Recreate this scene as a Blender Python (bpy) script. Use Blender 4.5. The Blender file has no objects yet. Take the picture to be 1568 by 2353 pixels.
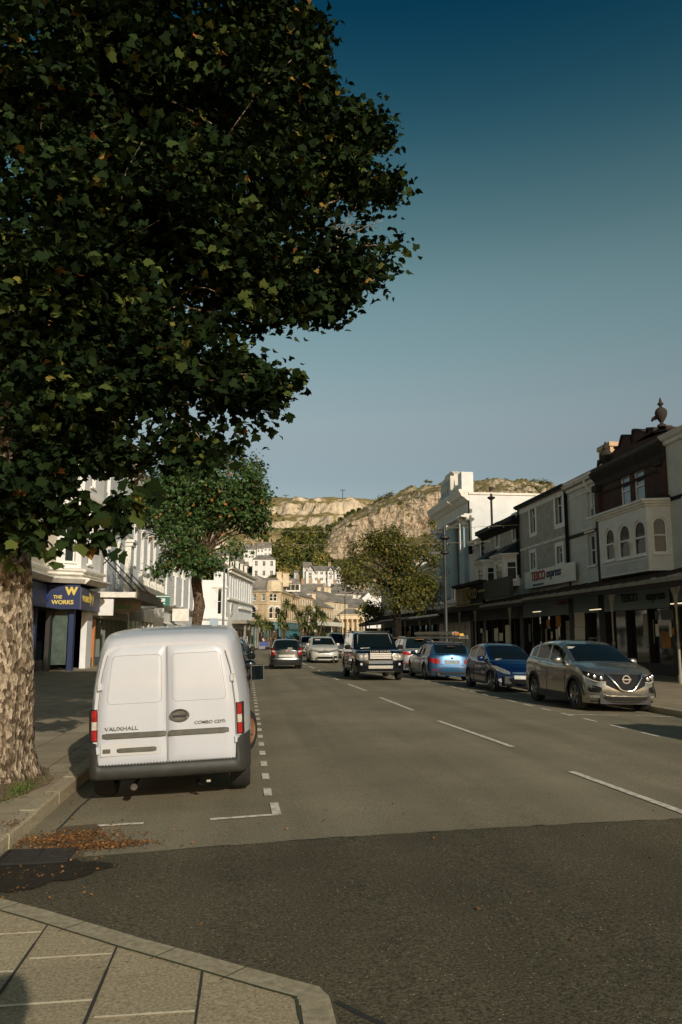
import bpy, math, random
import numpy as np
from mathutils import Vector, Matrix
R = math.radians
random.seed(7); rng = np.random.default_rng(11)
S = bpy.context.scene
C = S.collection

# ---------------------------------------------------------------- camera, sky, sun
EYE = 1.6
FPX, CX, CY = 1830.0, 784.0, 1176.5            # focal length and centre for a 1568 x 2353 frame
PITCH, YAW = R(8.959), R(6.65)
fwd = Vector((math.sin(YAW)*math.cos(PITCH), math.cos(YAW)*math.cos(PITCH), math.sin(PITCH)))
rgt = Vector((math.cos(YAW), -math.sin(YAW), 0))
upv = rgt.cross(fwd)
cam_d = bpy.data.cameras.new('camera'); cam = bpy.data.objects.new('camera', cam_d); C.objects.link(cam)
cam.location = (0, 0, EYE)
cam.rotation_euler = Matrix((rgt, upv, -fwd)).transposed().to_euler()
cam_d.sensor_fit = 'VERTICAL'; cam_d.sensor_height = 36.0; cam_d.lens = 36.0*FPX/2353.0
cam_d.clip_start = 0.05; cam_d.clip_end = 9000
S.camera = cam

w = bpy.data.worlds.new('World'); S.world = w; w.use_nodes = True
nt = w.node_tree; nt.nodes.clear()
SUN_EL, SUN_AZ = 23.0, math.atan2(0.283, -0.959)
sky = nt.nodes.new('ShaderNodeTexSky'); sky.sky_type = 'NISHITA'; sky.sun_disc = False
sky.sun_elevation = R(SUN_EL); sky.sun_rotation = SUN_AZ
sky.air_density = 1.0; sky.dust_density = 0.6; sky.ozone_density = 1.6
gam = nt.nodes.new('ShaderNodeGamma'); gam.inputs[1].default_value = 1.35
# the air is clearer and deeper blue-green overhead, milky towards the horizon
tcn = nt.nodes.new('ShaderNodeTexCoord'); sxyz = nt.nodes.new('ShaderNodeSeparateXYZ'); nt.links.new(tcn.outputs['Generated'], sxyz.inputs[0])
rmp = nt.nodes.new('ShaderNodeValToRGB'); rmp.color_ramp.interpolation = 'CARDINAL'
el = rmp.color_ramp.elements; el[0].position = 0.0; el[0].color = (.57, .47, .42, 1); el[1].position = 1.0; el[1].color = (.057, .24, .30, 1)
for ps, cc in ((.197, (.65, .48, .41)), (.26, (.92, .65, .49)), (.38, (1.0, .84, .58)), (.46, (.78, .77, .52)), (.55, (.34, .54, .42)), (.66, (.035, .28, .31))):
    q_ = el.new(ps); q_.color = (*cc, 1)
nt.links.new(sxyz.outputs[2], rmp.inputs[0])
tn2 = nt.nodes.new('ShaderNodeMix'); tn2.data_type = 'RGBA'; tn2.blend_type = 'MULTIPLY'; tn2.inputs[0].default_value = 1.0
nt.links.new(rmp.outputs[0], tn2.inputs[7])
tint = nt.nodes.new('ShaderNodeMix'); tint.data_type = 'RGBA'; tint.blend_type = 'MULTIPLY'
tint.inputs[0].default_value = 1.0; tint.inputs[7].default_value = (1.0, 0.98, 0.82, 1)
bg = nt.nodes.new('ShaderNodeBackground'); bg.inputs[1].default_value = 0.096
out = nt.nodes.new('ShaderNodeOutputWorld')
nt.links.new(sky.outputs[0], gam.inputs[0]); nt.links.new(gam.outputs[0], tint.inputs[6])
nt.links.new(tint.outputs[2], tn2.inputs[6]); nt.links.new(tn2.outputs[2], bg.inputs[0]); nt.links.new(bg.outputs[0], out.inputs[0])

sl = bpy.data.lights.new('sun', 'SUN'); so = bpy.data.objects.new('sun', sl); C.objects.link(so)
sl.energy = 3.6; sl.angle = R(0.5); sl.color = (1.0, 0.915, 0.79)
sd = Vector((0.283*math.cos(R(SUN_EL)), -0.959*math.cos(R(SUN_EL)), math.sin(R(SUN_EL))))
so.rotation_euler = sd.to_track_quat('Z', 'Y').to_euler(); so.location = (30, -60, 40)
S.view_settings.view_transform = 'Standard'; S.view_settings.look = 'None'
S.view_settings.exposure = 0.0; S.view_settings.gamma = 1.0

# ---------------------------------------------------------------- measuring helpers
def ray(x, y): return fwd*FPX + rgt*(x-CX) + upv*(CY-y)
def onX(x, y, X):
    d = ray(x, y); return Vector((0, 0, EYE)) + d*(X/d.x)
def onY(x, y, Y):
    d = ray(x, y); return Vector((0, 0, EYE)) + d*(Y/d.y)
def onZ(x, y, z=0.0):
    d = ray(x, y); return Vector((0, 0, EYE)) + d*((z-EYE)/d.z)

# ---------------------------------------------------------------- materials
MT = {}
def mat(name, col, rough=0.8, metal=0.0, vary=0.0, vs=3.0, bump=0.0, bs=60.0, spec=0.5, coat=0.0, emit=0.0, vcol=None, detail=4.0):
    if name in MT: return MT[name]
    m = bpy.data.materials.new(name); m.use_nodes = True
    t = m.node_tree; p = t.nodes['Principled BSDF']
    p.inputs['Base Color'].default_value = (*col, 1); p.inputs['Roughness'].default_value = rough
    p.inputs['Metallic'].default_value = metal; p.inputs['Specular IOR Level'].default_value = spec
    if coat: p.inputs['Coat Weight'].default_value = coat; p.inputs['Coat Roughness'].default_value = 0.05
    if emit:
        p.inputs['Emission Color'].default_value = (*col, 1); p.inputs['Emission Strength'].default_value = emit
    g = None
    if vary or bump:
        g = t.nodes.new('ShaderNodeNewGeometry')
    if vary:
        n = t.nodes.new('ShaderNodeTexNoise'); n.inputs['Scale'].default_value = vs; n.inputs['Detail'].default_value = detail
        n.inputs['Roughness'].default_value = 0.65
        t.links.new(g.outputs['Position'], n.inputs['Vector'])
        r = t.nodes.new('ShaderNodeValToRGB')
        c2 = vcol if vcol else tuple(c*(1-vary) for c in col)
        r.color_ramp.elements[0].position = 0.32; r.color_ramp.elements[0].color = (*c2, 1)
        r.color_ramp.elements[1].position = 0.66; r.color_ramp.elements[1].color = (*[min(1, c*(1+vary*0.3)) for c in col], 1)
        t.links.new(n.outputs[0], r.inputs[0]); t.links.new(r.outputs[0], p.inputs['Base Color'])
    if bump:
        n2 = t.nodes.new('ShaderNodeTexNoise'); n2.inputs['Scale'].default_value = bs; n2.inputs['Detail'].default_value = 3
        t.links.new(g.outputs['Position'], n2.inputs['Vector'])
        b = t.nodes.new('ShaderNodeBump'); b.inputs['Strength'].default_value = bump; b.inputs['Distance'].default_value = 0.02
        t.links.new(n2.outputs[0], b.inputs['Height']); t.links.new(b.outputs[0], p.inputs['Normal'])
    MT[name] = m; return m

def mat_brick(name, c1, c2, mortar, bw=0.22, bh=0.075, ms=0.01, rough=0.85, ground=False, off=0.5):
    if name in MT: return MT[name]
    m = bpy.data.materials.new(name); m.use_nodes = True
    t = m.node_tree; p = t.nodes['Principled BSDF']; p.inputs['Roughness'].default_value = rough
    p.inputs['Specular IOR Level'].default_value = 0.25
    g = t.nodes.new('ShaderNodeNewGeometry'); s = t.nodes.new('ShaderNodeSeparateXYZ')
    t.links.new(g.outputs['Position'], s.inputs[0])
    a = t.nodes.new('ShaderNodeMath'); a.operation = 'ADD'
    t.links.new(s.outputs[0], a.inputs[0]); t.links.new(s.outputs[1], a.inputs[1])
    c = t.nodes.new('ShaderNodeCombineXYZ')
    if ground:
        t.links.new(s.outputs[1], c.inputs[0]); t.links.new(s.outputs[0], c.inputs[1])
    else:
        t.links.new(a.outputs[0], c.inputs[0]); t.links.new(s.outputs[2], c.inputs[1])
    b = t.nodes.new('ShaderNodeTexBrick'); b.inputs['Scale'].default_value = 1.0
    b.inputs['Brick Width'].default_value = bw; b.inputs['Row Height'].default_value = bh; b.inputs['Mortar Size'].default_value = ms
    b.inputs['Color1'].default_value = (*c1, 1); b.inputs['Color2'].default_value = (*c2, 1); b.inputs['Mortar'].default_value = (*mortar, 1)
    b.offset = off
    t.links.new(c.outputs[0], b.inputs['Vector'])
    n = t.nodes.new('ShaderNodeTexNoise'); n.inputs['Scale'].default_value = 1.3; n.inputs['Detail'].default_value = 5
    t.links.new(g.outputs['Position'], n.inputs['Vector'])
    mr = t.nodes.new('ShaderNodeMapRange'); mr.inputs[1].default_value = 0.3; mr.inputs[2].default_value = 0.7
    mr.inputs[3].default_value = 0.72; mr.inputs[4].default_value = 1.1
    t.links.new(n.outputs[0], mr.inputs[0])
    mx = t.nodes.new('ShaderNodeMix'); mx.data_type = 'RGBA'; mx.blend_type = 'MULTIPLY'; mx.inputs[0].default_value = 1
    t.links.new(b.outputs[0], mx.inputs[6]); t.links.new(mr.outputs[0], mx.inputs[7])
    t.links.new(mx.outputs[2], p.inputs['Base Color'])
    MT[name] = m; return m

# ---------------------------------------------------------------- mesh helpers
class MB:
    def __init__(s): s.v = []; s.f = []; s.mi = []; s.mats = []
    def mid(s, m):
        if m is None: return 0
        if m not in s.mats: s.mats.append(m)
        return s.mats.index(m)
    def add(s, vs, fs, m=None):
        o = len(s.v); k = s.mid(m)
        s.v += [tuple(v) for v in vs]
        for f in fs: s.f.append([i+o for i in f]); s.mi.append(k)
        return s
    def box(s, x0, x1, y0, y1, z0, z1, m=None, M=None):
        vs = [(x0,y0,z0),(x1,y0,z0),(x1,y1,z0),(x0,y1,z0),(x0,y0,z1),(x1,y0,z1),(x1,y1,z1),(x0,y1,z1)]
        if M is not None: vs = [tuple(M @ Vector(v)) for v in vs]
        return s.add(vs, [(0,3,2,1),(4,5,6,7),(0,1,5,4),(1,2,6,5),(2,3,7,6),(3,0,4,7)], m)
    def bev(s, x0, x1, y0, y1, z0, z1, b=0.02, m=None):       # box with chamfered top rim
        vs = [(x0,y0,z0),(x1,y0,z0),(x1,y1,z0),(x0,y1,z0),(x0,y0,z1-b),(x1,y0,z1-b),(x1,y1,z1-b),(x0,y1,z1-b),
              (x0+b,y0+b,z1),(x1-b,y0+b,z1),(x1-b,y1-b,z1),(x0+b,y1-b,z1)]
        return s.add(vs, [(0,3,2,1),(0,1,5,4),(1,2,6,5),(2,3,7,6),(3,0,4,7),(4,5,9,8),(5,6,10,9),(6,7,11,10),(7,4,8,11),(8,9,10,11)], m)
    def prism(s, pts, axis, a, b, m=None):                     # polygon pts in the other two axes, extruded along axis a..b
        n = len(pts)
        def mk(p, t):
            if axis == 'x': return (t, p[0], p[1])
            if axis == 'y': return (p[0], t, p[1])
            return (p[0], p[1], t)
        vs = [mk(p, a) for p in pts] + [mk(p, b) for p in pts]
        fs = [list(range(n))[::-1], list(range(n, 2*n))] + [(i, (i+1) % n, n+(i+1) % n, n+i) for i in range(n)]
        return s.add(vs, fs, m)
    def tube(s, pts, rad, n=8, m=None, cap=True):
        pts = [Vector(p) for p in pts]; rs = rad if isinstance(rad, (list, tuple)) else [rad]*len(pts)
        vs = []; fs = []; prev = None
        for i, p in enumerate(pts):
            t = (pts[min(i+1, len(pts)-1)] - pts[max(i-1, 0)]).normalized()
            a = prev if prev else (Vector((0, 0, 1)) if abs(t.z) < 0.9 else Vector((1, 0, 0)))
            u = t.cross(a).cross(t).normalized(); v = t.cross(u); prev = u
            for k in range(n):
                q = 2*math.pi*k/n; vs.append(p + (u*math.cos(q)+v*math.sin(q))*rs[i])
        for i in range(len(pts)-1):
            for k in range(n):
                k2 = (k+1) % n; fs.append((i*n+k, i*n+k2, (i+1)*n+k2, (i+1)*n+k))
        if cap: fs.append(tuple(range(n))[::-1]); fs.append(tuple(range((len(pts)-1)*n, len(pts)*n)))
        return s.add(vs, fs, m)
    def lathe(s, prof, c=(0, 0, 0), n=16, m=None, M=None, cap=True):     # prof: (radius, z)
        vs = []; fs = []
        for r, z in prof:
            for k in range(n):
                q = 2*math.pi*k/n; v = Vector((r*math.cos(q), r*math.sin(q), z))
                if M is not None: v = M @ v
                vs.append(v + Vector(c))
        for i in range(len(prof)-1):
            for k in range(n):
                k2 = (k+1) % n; fs.append((i*n+k, i*n+k2, (i+1)*n+k2, (i+1)*n+k))
        if cap: fs.append(tuple(range(n))[::-1]); fs.append(tuple(range((len(prof)-1)*n, len(prof)*n)))
        return s.add(vs, fs, m)
    def grid(s, P, m=None, closeu=False):                      # P[i][j] points
        nu, nv = len(P), len(P[0]); vs = [p for row in P for p in row]; fs = []
        for i in range(nu-1):
            for j in range(nv-1): fs.append((i*nv+j, (i+1)*nv+j, (i+1)*nv+j+1, i*nv+j+1))
        return s.add(vs, fs, m)
    def build(s, name, parent=None, m=None, smooth=None, **kw):
        me = bpy.data.meshes.new(name); me.from_pydata(s.v, [], s.f)
        mats = s.mats if s.mats else [m]
        for x in mats:
            if x: me.materials.append(x)
        if len(s.mats) > 1: me.polygons.foreach_set('material_index', s.mi)
        if smooth is not None:
            me.polygons.foreach_set('use_smooth', [True]*len(me.polygons))
            me.update(); me.set_sharp_from_angle(angle=R(smooth))
        me.update()
        o = bpy.data.objects.new(name, me); C.objects.link(o)
        if parent: o.parent = parent
        for k, v in kw.items(): o[k] = v
        return o

def thing(name, label, cat, loc=(0, 0, 0), rz=0.0, group=None):
    o = bpy.data.objects.new(name, None); C.objects.link(o); o.empty_display_size = 0.2
    o.location = loc; o.rotation_euler = (0, 0, rz); o['label'] = label; o['category'] = cat
    if group: o['group'] = group
    return o
def tag(o, label, cat, group=None, kind=None):
    o['label'] = label; o['category'] = cat
    if group: o['group'] = group
    if kind: o['kind'] = kind
    return o
def struct(o): o['kind'] = 'structure'; return o
def copy_tree(o, parent=None):
    c = o.copy(); C.objects.link(c)
    if parent: c.parent = parent
    for ch in o.children: copy_tree(ch, c)
    return c
def text(parent, name, s, size, M, m, depth=0.01, bold=0.0, sx=1.0, shear=0.0, align='CENTER'):
    """letters as a mesh; M places the text plane (x right, y up)"""
    cu = bpy.data.curves.new('letters', 'FONT'); cu.body = s; cu.size = size; cu.extrude = depth; cu.offset = bold
    cu.align_x = align; cu.align_y = 'CENTER'; cu.shear = shear; cu.resolution_u = 3
    to = bpy.data.objects.new('letters', cu); C.objects.link(to)
    dg = bpy.context.evaluated_depsgraph_get(); me = bpy.data.meshes.new_from_object(to.evaluated_get(dg))
    bpy.data.objects.remove(to); bpy.data.curves.remove(cu)
    me.transform(M @ Matrix.Diagonal((sx, 1, 1, 1))); me.materials.clear(); me.materials.append(m); me.name = name
    o = bpy.data.objects.new(name, me); C.objects.link(o)
    if parent: o.parent = parent
    return o
def face_M(x, y, z, facing='-y'):
    """text plane at a point, its face looking along -y or +y of the parent frame"""
    if facing == '-y': return Matrix.Translation((x, y, z)) @ Matrix.Rotation(R(90), 4, 'X')
    if facing == '+y': return Matrix.Translation((x, y, z)) @ Matrix.Rotation(R(180), 4, 'Z') @ Matrix.Rotation(R(90), 4, 'X')
    if facing == '-x': return Matrix.Translation((x, y, z)) @ Matrix.Rotation(R(-90), 4, 'Z') @ Matrix.Rotation(R(90), 4, 'X')
    if facing == '+x': return Matrix.Translation((x, y, z)) @ Matrix.Rotation(R(90), 4, 'Z') @ Matrix.Rotation(R(90), 4, 'X')

def noise2(x, y, seed=0, octv=5, lac=2.0, gain=0.5):
    """value noise on numpy arrays, 0..1"""
    tot = np.zeros_like(x, dtype=float); amp = 1.0; s = 0.0
    for o in range(octv):
        xi = np.floor(x).astype(np.int64); yi = np.floor(y).astype(np.int64); fx = x-xi; fy = y-yi
        fx = fx*fx*(3-2*fx); fy = fy*fy*(3-2*fy)
        def h(a, b):
            n = (a*374761393 + b*668265263 + (seed+o)*982451653) & 0xffffffff
            n = ((n ^ (n >> 13))*1274126177) & 0xffffffff
            return ((n ^ (n >> 16)) & 0xffff)/65535.0
        v = (h(xi, yi)*(1-fx)+h(xi+1, yi)*fx)*(1-fy) + (h(xi, yi+1)*(1-fx)+h(xi+1, yi+1)*fx)*fy
        tot += v*amp; s += amp; amp *= gain; x = x*lac; y = y*lac
    return tot/s
# ---------------------------------------------------------------- the ground
XC, KL, KR = 3.72, -1.90, 9.40                 # crown line, left and right kerb faces
def rz(x): return -0.12*((x-XC)/5.65)**2
def bend(y):                                   # how far the street has swung to the right at distance y
    if y < 45: return 0.0
    t = y-45
    return 0.00042*t*t if t < 160 else 0.00042*160*160 + 0.1344*(t-160)

def asphalt(name, base, dark, speck, ss, patch, rough=0.9, bump=0.5):
    m = bpy.data.materials.new(name); m.use_nodes = True; t = m.node_tree; p = t.nodes['Principled BSDF']
    p.inputs['Roughness'].default_value = rough; p.inputs['Specular IOR Level'].default_value = 0.2
    g = t.nodes.new('ShaderNodeNewGeometry')
    def noise(sc, det, ro=0.6):
        n = t.nodes.new('ShaderNodeTexNoise'); n.inputs['Scale'].default_value = sc; n.inputs['Detail'].default_value = det
        n.inputs['Roughness'].default_value = ro; t.links.new(g.outputs['Position'], n.inputs['Vector']); return n
    def ramp(src, a, ca, b, cb):
        r = t.nodes.new('ShaderNodeValToRGB'); e = r.color_ramp.elements
        e[0].position = a; e[0].color = (*ca, 1); e[1].position = b; e[1].color = (*cb, 1)
        t.links.new(src, r.inputs[0]); return r
    n1 = noise(ss, 3, 0.8); r1 = ramp(n1.outputs[0], 0.36, dark, 0.62, base)
    n2 = noise(0.35, 5); r2 = ramp(n2.outputs[0], 0.35, (1-patch,)*3, 0.68, (1+patch*0.6,)*3)
    mx = t.nodes.new('ShaderNodeMix'); mx.data_type = 'RGBA'; mx.blend_type = 'MULTIPLY'; mx.inputs[0].default_value = 1
    # wheel-polished tracks along the street
    mp = t.nodes.new('ShaderNodeMapping'); mp.inputs['Scale'].default_value = (1.5, .05, 1); t.links.new(g.outputs['Position'], mp.inputs[0])
    n4 = t.nodes.new('ShaderNodeTexNoise'); n4.inputs['Scale'].default_value = 1.0; n4.inputs['Detail'].default_value = 6; t.links.new(mp.outputs[0], n4.inputs['Vector'])
    r4 = ramp(n4.outputs[0], .35, (.84,)*3, .65, (1.08,)*3); m4 = t.nodes.new('ShaderNodeMix'); m4.data_type = 'RGBA'; m4.blend_type = 'MULTIPLY'; m4.inputs[0].default_value = 1
    t.links.new(r2.outputs[0], m4.inputs[6]); t.links.new(r4.outputs[0], m4.inputs[7])
    t.links.new(r1.outputs[0], mx.inputs[6]); t.links.new(m4.outputs[2], mx.inputs[7])
    vo = t.nodes.new('ShaderNodeTexVoronoi'); vo.inputs['Scale'].default_value = ss*0.62
    t.links.new(g.outputs['Position'], vo.inputs['Vector'])
    r3 = ramp(vo.outputs['Distance'], 0.10, (1,)*3, 0.17, (0,)*3)
    # only some of the stones are pale
    sx = t.nodes.new('ShaderNodeSeparateColor'); t.links.new(vo.outputs['Color'], sx.inputs[0])
    gt = t.nodes.new('ShaderNodeMath'); gt.operation = 'GREATER_THAN'; gt.inputs[1].default_value = 0.60
    t.links.new(sx.outputs[0], gt.inputs[0])
    ml = t.nodes.new('ShaderNodeMath'); ml.operation = 'MULTIPLY'
    t.links.new(r3.outputs[0], ml.inputs[0]); t.links.new(gt.outputs[0], ml.inputs[1])
    m2 = t.nodes.new('ShaderNodeMix'); m2.data_type = 'RGBA'; m2.inputs[7].default_value = (*speck, 1)
    t.links.new(ml.outputs[0], m2.inputs[0]); t.links.new(mx.outputs[2], m2.inputs[6])
    t.links.new(m2.outputs[2], p.inputs['Base Color'])
    b = t.nodes.new('ShaderNodeBump'); b.inputs['Strength'].default_value = bump; b.inputs['Distance'].default_value = 0.01
    t.links.new(n1.outputs[0], b.inputs['Height']); t.links.new(b.outputs[0], p.inputs['Normal'])
    return m
M_road = asphalt('old_asphalt', (0.305, 0.262, 0.172), (0.155, 0.132, 0.085), (0.50, 0.43, 0.30), 62, 0.22, bump=0.4)
M_new = asphalt('fresh_asphalt', (0.158, 0.134, 0.080), (0.042, 0.035, 0.022), (0.42, 0.36, 0.25), 52, 0.3, bump=0.7)
M_repair = asphalt('repair_asphalt', (0.16, 0.125, 0.075), (0.09, 0.07, 0.042), (0.34, 0.28, 0.18), 80, 0.2)
M_line = mat('road_paint', (0.74, 0.67, 0.55), 0.8, vary=0.45, vs=14, vcol=(0.36, 0.31, 0.23))
M_kerb = mat('kerb_granite', (0.40, 0.335, 0.215), 0.85, vary=0.35, vs=22, bump=0.4, bs=120)
M_pave = mat_brick('pavement_slabs', (0.36, 0.29, 0.19), (0.31, 0.25, 0.165), (0.17, 0.135, 0.085), bw=0.75, bh=0.6, ms=0.012, ground=True)
M_slab = mat('speckled_slab', (0.62, 0.49, 0.29), 0.85, vary=0.3, vs=60, bump=0.25, bs=160, detail=8, vcol=(0.25, 0.19, 0.10))
M_earth = mat('earth', (0.22, 0.15, 0.08), 1.0, vary=0.5, vs=9, bump=1.0, bs=40)

g = MB(); g.add([(-4000, -60, -0.35), (4000, -60, -0.35), (4000, 6000, -0.35), (-4000, 6000, -0.35)], [(0, 1, 2, 3)], mat('far_ground', (0.13, 0.125, 0.07), 1.0, vary=0.3, vs=0.05))
struct(g.build('ground'))

def strip(name, x0, x1, ys, m, zf, nx=1, lift=0.0):
    b = MB(); P = []
    for y in ys:
        xa, xb = (x0(y) if callable(x0) else x0), (x1(y) if callable(x1) else x1)
        P.append([(xa+(xb-xa)*i/nx+bend(y), y, zf(xa+(xb-xa)*i/nx)+lift) for i in range(nx+1)])
    b.grid([list(r) for r in P], m); b.f = [f[::-1] for f in b.f]
    return b
YS = [-25, 0, 7, 20, 45] + list(range(50, 260, 8))
YB = [6.45+0.0] + [7, 9, 12, 20, 30, 45] + list(range(50, 260, 8))
struct(strip('road', KL-0.1, KR+0.1, YS, M_road, rz, 16).build('road', smooth=40))
# side street that leaves to the left behind the camera's kerb
# darker patch of fresh asphalt, its edge running across the street
e0, e1 = onZ(300, 1958, -.07), onZ(1568, 1882, 0)
sl_ = (e1.y-e0.y)/(e1.x-e0.x)
pb = MB(); P = []
for i in range(17):
    x = KL + 0.05 + (KR-KL-0.1)*i/16; P.append((x, e0.y+sl_*(x-e0.x)))
P1 = [[(x, y, rz(x)+0.004) for x, y in P], [(x, -20, rz(x)+0.004) for x, y in P]]
pb.grid(P1, M_new); struct(pb.build('fresh_road_patch', smooth=40))
# tar seam along the patch and the gutter channel
jm = mat('tar_seam', (0.028, 0.026, 0.02), 0.6)
jb = MB()
for i in range(16):
    (xa, ya), (xb, yb) = P[i], P[i+1]
    for k in range(6):
        t0, t1 = k/6, (k+1)/6; wv = 0.008+0.012*random.random()
        a = (xa+(xb-xa)*t0, ya+(yb-ya)*t0); b = (xa+(xb-xa)*t1, ya+(yb-ya)*t1)
        j = random.uniform(-.012, .012)
        if random.random() < .75 and a[0] > -0.6: jb.add([(a[0], a[1]-wv+j, rz(a[0])+.008), (b[0], b[1]-wv+j, rz(b[0])+.008), (b[0], b[1]+j, rz(b[0])+.008), (a[0], a[1]+j, rz(a[0])+.008)], [(0, 1, 2, 3)], jm)
def wline(pts, wd, m, lift=.008, bm=None):
    bm = bm or MB()
    for (x0, y0), (x1, y1) in zip(pts, pts[1:]):
        d = Vector((x1-x0, y1-y0)); n = Vector((-d.y, d.x)).normalized()*wd/2
        bm.add([(x0-n.x, y0-n.y, rz(x0)+lift), (x1-n.x, y1-n.y, rz(x1)+lift), (x1+n.x, y1+n.y, rz(x1)+lift), (x0+n.x, y0+n.y, rz(x0)+lift)], [(0, 1, 2, 3)], m)
    return bm
def gp(*a): return [tuple(onZ(x, y, -.07).xy) for x, y in a]
wline(gp((216, 1820), (180, 1850), (150, 1882), (132, 1898)), .022, jm, bm=jb)
wline(gp((137, 1897), (228, 1893)), .022, jm, bm=jb); wline(gp((228, 1893), (205, 1945)), .022, jm, bm=jb)
wline([tuple(onZ(x, y, -.03).xy) for x, y in ((775, 2300), (830, 2330), (880, 2353), (930, 2390))], .03, jm, bm=jb)
struct(jb.build('tar_seams'))
rp = MB(); q = [onZ(x, y, -.1) for x, y in ((140, 1900), (226, 1896), (190, 1975), (40, 2000))]
rp.add([(p.x, p.y, rz(p.x)+.010) for p in q], [(0, 3, 2, 1)], M_repair)
struct(rp.build('gutter_road_patch'))

# painted markings
mk = MB()
for a, b in (((1568, 1867), (1313, 1774)), ((1178, 1717), (1007, 1657)), ((950, 1633), (873, 1603)), ((842, 1588), (800, 1572)), ((778, 1563), (752, 1551))):
    p, q = onZ(*a), onZ(*b)
    if a[0] == 1568: p = p + (p-q)*0.6
    wline([(p.x, p.y), ((p.x+q.x)/2, (p.y+q.y)/2), (q.x, q.y)], .095, M_line, bm=mk)
y = 36.0
while y < 90: wline([(3.5+bend(y), y), (3.5+bend(y+3.8), y+3.8)], .1, M_line, bm=mk); y += 6
struct(mk.build('centre_line'))
mk = MB()
c = onZ(640, 1872, -.04); l = onZ(483, 1884, -.06)
wline([(c.x, c.y), (l.x, l.y)], .075, M_line, bm=mk)
l0, l1 = onZ(330, 1893, -.08), onZ(181, 1901, -.1); wline([(l0.x, l0.y), (l1.x, l1.y)], .075, M_line, bm=mk)
c2 = onZ(632, 1845, -.04); wline([(c2.x, c.y), (c2.x-.01, c2.y)], .085, M_line, bm=mk)
y = 8.75; x0 = c2.x-0.045
while y < 70:
    xx = .25+bend(y); wline([(xx, y), (xx, y+.42)], .085, M_line, bm=mk); y += .98
for yb in (16.6, 22.6, 28.6, 34.6, 40.6):
    wline([(-1.7, yb), (-.6, yb)], .075, M_line, bm=mk); 
struct(mk.build('left_bay_lines'))
mk = MB()
y = 13.0
while y < 70:
    wline([(6.85+bend(y), y), (6.85+bend(y), y+.6)], .08, M_line, bm=mk); y += 1.2
for yb in (11.6, 16.9, 23.3, 28.6, 34.6, 40.6):
    wline([(6.9, yb), (8.0, yb)], .09, M_line, bm=mk); wline([(8.4, yb), (9.3, yb)], .09, M_line, bm=mk)
struct(mk.build('right_bay_lines'))

# pavements and kerbs
lb = strip('l', -12.0, KL-0.16, YB, M_pave, lambda x: 0.02)
struct(lb.build('left_pavement'))
rb = strip('r', KR+0.15, 21.0, YS, M_pave, lambda x: 0.02)
struct(rb.build('right_pavement'))
def kerb(name, xk, sgn, y0, y1):
    b = MB(); y = y0
    while y < y1:
        L = 0.9; gq = 0.013; o0, o1 = bend(y), bend(y+L)
        xa, xb = xk, xk+sgn*0.17
        jx = random.uniform(-.006, .006); jz = random.uniform(-.004, .004)
        za, zt = rz(xk)-.03, 0.022+jz; c = .018
        pr = [(xa+jx, za), (xa+jx, zt-c), (xa+jx+sgn*c, zt), (xb, zt), (xb, za)]
        vs = [(p[0]+o0, y+gq, p[1]) for p in pr] + [(p[0]+o1, y+L-gq, p[1]) for p in pr]; n = 5
        b.add(vs, [tuple(range(n)), tuple(range(n, 2*n))[::-1]] + [(i, (i+1) % n, n+(i+1) % n, n+i)[::-1 if sgn < 0 else 1] for i in range(n)], M_kerb)
        y += L
    return struct(b.build(name))
kerb('left_kerb', KL, -1, 6.2, 150)
kerb('right_kerb', KR, 1, -5, 150)
# the kerb swings round to the left into a dropped crossing below the frame
# dropped corner of the pavement in the foreground
ed = [onZ(x, y, -.05) for x, y in ((-200, 1985), (0, 2057), (150, 2133), (300, 2195), (520, 2271), (640, 2247+25), (738, 2285))]
ed = [onZ(x, y, -.05) for x, y in ((-420, 1935), (-180, 1995), (0, 2049), (108, 2082), (185, 2108), (328, 2156), (462, 2197), (544, 2223), (662, 2259), (734, 2280), (743, 2290), (757, 2303), (770, 2353))]
ed = [(p.x, p.y) for p in ed] + [(0.40, 2.5), (0.42, 0), (0.42, -8)]
def zc(x): return rz(x)+.018
cb = MB()
outer = ed; inner = []
for i, (x, y) in enumerate(outer):
    a = Vector(outer[max(i-1, 0)]); b = Vector(outer[min(i+1, len(outer)-1)]); d = (b-a).normalized()
    n = Vector((d.y, -d.x)); inner.append((x+n.x*.15, y+n.y*.15))
bm_ = MB(); nE = len(outer)
for i in range(nE-1):
    o0, o1, i0, i1 = outer[i], outer[i+1], inner[i], inner[i+1]
    bm_.add([(*o0, zc(o0[0])), (*o1, zc(o1[0])), (*i1, zc(i1[0])), (*i0, zc(i0[0]))], [(0, 1, 2, 3)], M_kerb)
    bm_.add([(*o0, zc(o0[0])-.06), (*o1, zc(o1[0])-.06), (*o1, zc(o1[0])), (*o0, zc(o0[0]))], [(0, 3, 2, 1)], M_kerb)
struct(bm_.build('corner_kerb'))
pv = MB()
for i in range(nE-1):
    i0, i1 = inner[i], inner[i+1]
    cols = 8
    A = [(i0[0]+(-9-i0[0])*k/cols*1.0, i0[1]+(-8-i0[1])*0*k/cols) for k in range(cols+1)]
poly = [(x, y, zc(x)-.002) for x, y in inner] + [(-3, -8, zc(-3)), (-9, -8, zc(-6)), (-9, inner[0][1], zc(-6))]
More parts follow.
